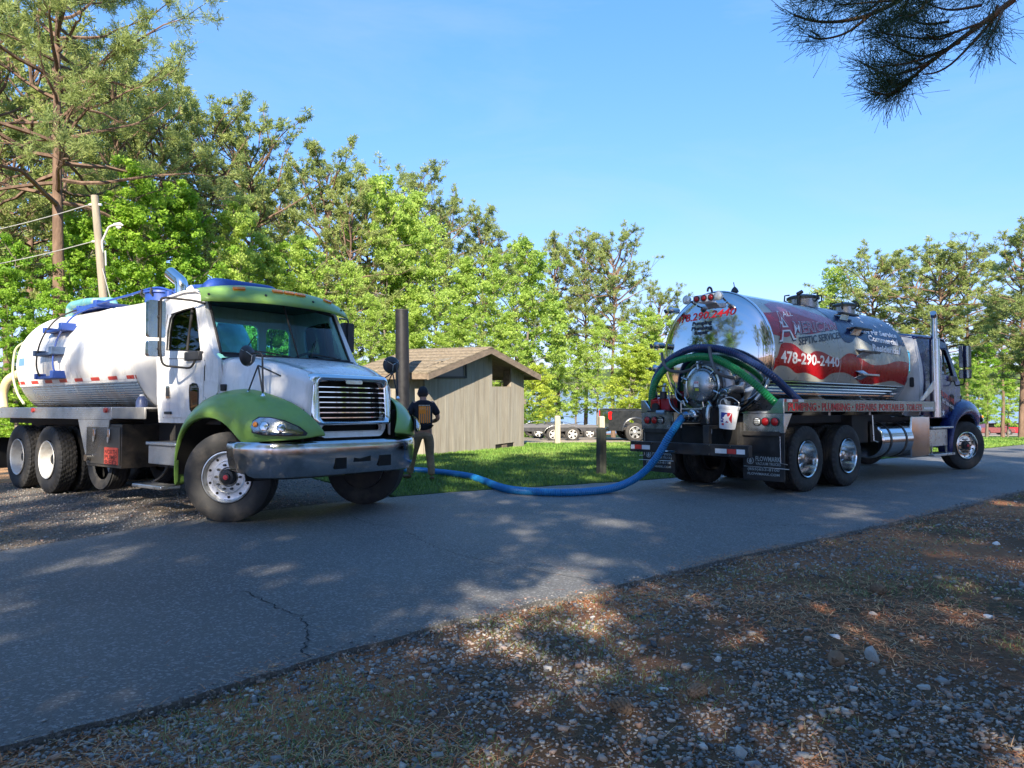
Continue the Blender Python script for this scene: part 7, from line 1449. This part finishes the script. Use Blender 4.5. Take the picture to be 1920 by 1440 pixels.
b = MB(); q = pp(zl)+Vector((.45, -.12, .16)); b.tube([q, q+Vector((.08, -.01, .02)), q+Vector((.22, -.02, .03)), q+Vector((.32, -.03, 0))], [.02, .045, .055, .015], 14); b.build('lamp_head', M_lampm, up_, smooth=60); b = MB(); b.tube([q+Vector((.12, 0, -.03)), q+Vector((.19, 0, -.07)), q+Vector((.25, 0, -.04))], [.03, .05, .02], 12); b.build('lamp_glass', mat('frosted_lens'), up_, smooth=60)
for z in (zp-.25, zp-1.25): b = MB(); b.cyl(pp(z)+Vector((-.17, 0, 0)), pp(z)+Vector((.17, 0, 0)), .035, 8); b.build('insulator', M_lampm, up_)
wm = mat('cable_grey', (.35, .36, .36), .6); PW = Matrix.Translation((PX, PY, G(PX, PY)))
for i, (z, lb) in enumerate(((zp-.25, 'upper overhead wire running left from the utility pole'), (zp-1.25, 'lower overhead wire running left from the utility pole'))):
    a = PW @ (pp(z)+Vector((-.17, 0, 0))); e = Vector((-34, 30, a.z+1.6)); P = [a.lerp(e, t/20)-Vector((0, 0, 1.1*4*(t/20)*(1-t/20))) for t in range(21)]; b = MB(); b.tube(P, .012, 6); tag(b.build('overhead_wire', wm, None), lb, 'wire', 'overhead wires')
a = PW @ pp(4.65-G(0, 20)); b = MB(); b.tube([a, a+Vector((1.0, -.7, -2.4)), a+Vector((2.0, -1.4, -4.8))], .010, 6); tag(b.build('guy_wire', wm, None), 'slanted guy wire from the utility pole down behind the white tank', 'wire')
# ------------------------------------------------------------------ dark pickup
def carwheel(parent, x, y, s, r, rim=M_alu, spokes=6):
    e = empty('wheel', Matrix.Translation((x, y, r)) @ Matrix.Rotation(-pi/2 if s < 0 else pi/2, 4, 'Z'), parent); w_ = r*.33
    b = MB(); b.lathe([(-w_, r*.62), (-w_*1.05, r*.8), (-w_*.8, r*.98), (0, r), (w_*.8, r*.98), (w_*1.05, r*.8), (w_, r*.62)], 40); b.build('tyre', M_tyre, e, smooth=40)
    b = MB(); b.lathe([(w_*.95, r*.63), (w_*.8, r*.58), (w_*.2, r*.56), (w_*.1, 0)], 36); b.build('rim', M_dark, e)
    b = MB(); b.lathe([(w_*.97, r*.63), (w_*1.0, r*.58), (w_*.85, r*.56)], 36)
    for k in range(spokes):
        a = 2*pi*k/spokes; M = Matrix.Rotation(a, 4, 'X'); b.prism([(r*.08, -r*.10), (r*.58, -r*.13), (r*.58, r*.13), (r*.08, r*.10)], w_*.55, w_*.8, 'x', M=M)
    b.lathe([(w_*.82, r*.17), (w_*.9, r*.12), (w_*.92, 0)], 20); b.build('spokes', rim, e, smooth=30)
def arch(cx, r, z0, n=12): return [(cx+r*cos(pi-pi*k/n), z0+r*sin(pi-pi*k/n)) for k in range(n+1)]
pk = empty('pickup_truck', upright(3.87, 31.0, radians(4))); tag(pk, 'dark grey pickup truck parked side-on behind the silver tanker rear', 'pickup')
M_pk = mat('dark_grey_paint', (.016, .018, .021), .3, coat=.5, var=.04)
for s in (-1, 1):
    out = [(0, .48), (.02, .95), (.0, 1.28), (.06, 1.32), (1.95, 1.30), (1.98, 1.30), (2.0, .42)]+[(1.75, .42)]+list(reversed(arch(1.13, .50, .44)))[0:]+[(.45, .46)]
    b = MB(); b.prism([(0, .48)]+[(.45, .47)]+arch(1.10, .50, .46)+[(2.0, .42), (2.0, 1.30), (.06, 1.32), (0, 1.28)], s*.98-.04, s*.98+.04, 'y'); b.build('bed_side', M_pk, pk, bevel=.015)
    b = MB(); rr = [[(1.10+(.50+d)*cos(pi-pi*k/14), s*(1.02+o), .46+(.50+d)*sin(pi-pi*k/14)) for k in range(15)] for d, o in ((0, .002), (.01, .035), (.07, .03), (.09, .002))]; b.loft(rr, False, False); b.build('wheel_arch', M_pk, pk, smooth=50)
    b = MB(); b.prism([(2.0, .42)]+[(4.35, .42)]+arch(4.85, .50, .46)+[(5.75, .55), (5.85, .8), (5.8, 1.12), (5.6, 1.2), (4.5, 1.28), (2.0, 1.30)], s*.96-.04, s*.96+.04, 'y'); b.build('body_side', M_pk, pk, bevel=.015)
    b = MB(); b.prism([(2.05, 1.30), (2.15, 1.85), (2.5, 1.93), (3.9, 1.92), (4.55, 1.28)], s*.86, s*.92, 'y', [[(2.25, 1.36), (2.32, 1.78), (3.0, 1.84), (3.0, 1.36)], [(3.08, 1.36), (3.08, 1.84), (3.8, 1.83), (4.3, 1.36)]]); b.build('cab_side', M_pk, pk)
    b = MB(); b.prism([(2.2, 1.33), (2.3, 1.82), (3.85, 1.86), (4.4, 1.33)], s*.88, s*.89, 'y'); b.build('window', M_glassd, pk)
    b = MB(); b.prism([(-.015, .98), (-.02, 1.22), (.05, 1.26), (.14, 1.24), (.10, 1.1), (.12, .93), (.03, .92)], s*1.0-.06, s*1.0+.045, 'y'); b.build('tail_light', mat('tail_light_red', (.6, .01, .01), .2), pk, bevel=.01)
    for x in (1.10, 4.85): carwheel(pk, x, s*.88, s, .40)
b = MB(); b.box(.0, .06, -.94, .94, .5, 1.28); b.build('tailgate', M_pk, pk, bevel=.01); b = MB(); b.box(-.18, 0, -.9, .9, .42, .60); b.build('rear_bumper', M_chromed, pk, bevel=.03)
b = MB(); b.box(.06, 4.6, -.92, .92, .5, .62); b.box(1.95, 2.0, -.92, .92, .62, 1.3); b.build('floor', M_frame, pk); b = MB(); b.box(2.3, 3.95, -.86, .86, 1.87, 1.93); b.build('roof', M_pk, pk, bevel=.04)
b = MB(); b.prism([(4.3, 1.25), (5.75, 1.12), (5.85, .8), (5.8, .55), (4.3, .5)], -.92, .92, 'y'); b.build('hood', M_pk, pk, bevel=.05); b = MB(); b.add([(4.5, -.85, 1.3), (4.5, .85, 1.3), (3.95, .82, 1.88), (3.95, -.82, 1.88)], [(0, 1, 2, 3)]); b.build('windscreen', M_glassd, pk)
# ------------------------------------------------------------------ boat trailers on the lot
def trailer(x, y, rz, L, label, nb=2):
    e = empty('trailer', upright(x, y, rz)); tag(e, label, 'trailer', 'low trailers parked behind the lawn')
    mt = mat('trailer_frame', (.05, .05, .055), .45, .3, var=.3)
    for s in (-1, 1): b = MB(); b.box(-L*.55, L*.35, s*.8-.04, s*.8+.04, .42, .54); b.build('side_rail', mt, e)
    b = MB(); b.tube([(L*.35, -.8, .48), (L*.5, 0, .46), (L*.55, 0, .46)], .05, 6); b.tube([(L*.35, .8, .48), (L*.5, 0, .46)], .05, 6); b.build('tongue', mt, e)
    for k in range(5): b = MB(); b.box(-L*.5+k*L*.19-.04, -L*.5+k*L*.19+.04, -.8, .8, .40, .46); b.build('crossbar', mt, e)
    for s in (-1, 1):
        b = MB(); b.box(-L*.5, L*.3, s*.4-.06, s*.4+.06, .56, .62); b.build('bunk', mat('bunk_carpet', (.12, .12, .13), .95), e)
        for k in range(nb):
            carwheel(e, -L*.2+k*.78, s*.98, s, .31, rim=M_wrim, spokes=5)
        b = MB(); rr = [[(-L*.2+.39*(nb-1)+(.42+.39*(nb-1))*cos(pi-pi*k/14), s*(.98+o), .34+.40*sin(pi-pi*k/14)) for k in range(15)] for o in (-.13, .13)]; b.loft(rr, False, False); b.build('mudguard', M_alu if s < 0 else mt, e, smooth=50, solid=.01)
    b = MB(); b.box(L*.3, L*.36, -.05, .05, .5, 1.0); b.cyl((L*.33, 0, .46), (L*.33, 0, .02), .03); b.build('winch_post', mt, e); return e
trailer(2.55, 31.6, .04, 4.3, 'dark low boat trailer coupled behind the dark pickup')
trailer(.9, 34.2, 3.3, 4.6, 'empty trailer beyond the first pale post near the building', 2)
trailer(4.6, 36.5, .12, 5.0, 'farther trailer partly hidden behind the dark pickup wheel', 1)
# ------------------------------------------------------------------ cars
def car(x, y, rz, colm, label, group=None):
    e = empty('parked_car', upright(x, y, rz)); tag(e, label, 'car', group)
    for s in (-1, 1):
        b = MB(); b.prism([(-2.25, .35), (-2.3, .7), (-2.2, .92), (-1.6, .97), (1.0, .92), (2.0, .80), (2.28, .62), (2.25, .32)]+list(reversed(arch(1.4, .36, .32)))+list(reversed(arch(-1.4, .36, .32))), s*.82-.04, s*.82+.04, 'y'); b.build('body_side', colm, e, bevel=.02)
        b = MB(); b.prism([(-1.75, .95), (-1.2, 1.40), (.1, 1.43), (1.0, .93)], s*.70, s*.74, 'y'); b.build('window', M_glassd, e)
        for x_ in (-1.4, 1.4): carwheel(e, x_, s*.76, s, .33, rim=M_alu, spokes=5)
        b = MB(); b.box(-2.31, -2.24, s*.62-.13, s*.62+.13, .68, .82); b.build('tail_light', M_red, e); b = MB(); b.box(2.12, 2.27, s*.62-.12, s*.62+.12, .6, .72); b.build('headlight', mat('frosted_lens'), e)
    b = MB(); prof = [(-2.25, .4, .78), (-2.28, .7, .80), (-2.15, .93, .80), (-1.75, .97, .80), (-1.2, 1.42, .68), (-.6, 1.47, .66), (.1, 1.45, .67), (1.0, .95, .79), (2.0, .82, .78), (2.28, .6, .74), (2.2, .35, .72)]
    b.loft([[(x_, -w_, z) for x_, z, w_ in prof], [(x_, w_, z) for x_, z, w_ in prof]], False, False); b.build('body', colm, e, smooth=35); b = MB(); b.box(-2.2, 2.2, -.75, .75, .25, .5); b.build('underbody', M_frame, e); return e
M_rc = mat('red_car_paint', (.45, .02, .03), .25, coat=.7); M_wc = mat('white_car_paint', (.7, .7, .7), .3, coat=.5); M_gc = mat('maroon_car_paint', (.16, .05, .05), .3, coat=.5)
car(57.5, 88, .15, M_gc, 'dull maroon car, first from the left by the lake on the far right', 'cars parked by the lake on the far right'); car(60.6, 88.6, .1, M_rc, 'bright red car parked by the lake at the right edge of the photo', 'cars parked by the lake on the far right')
car(3.4, 60, 1.5, M_wc, 'white car seen past the first pale post, beyond the trailers'); car(-.6, 52, .1, mat('slate_car_paint', (.12, .15, .2), .3, coat=.5), 'slate blue car low behind the right corner of the brown building')
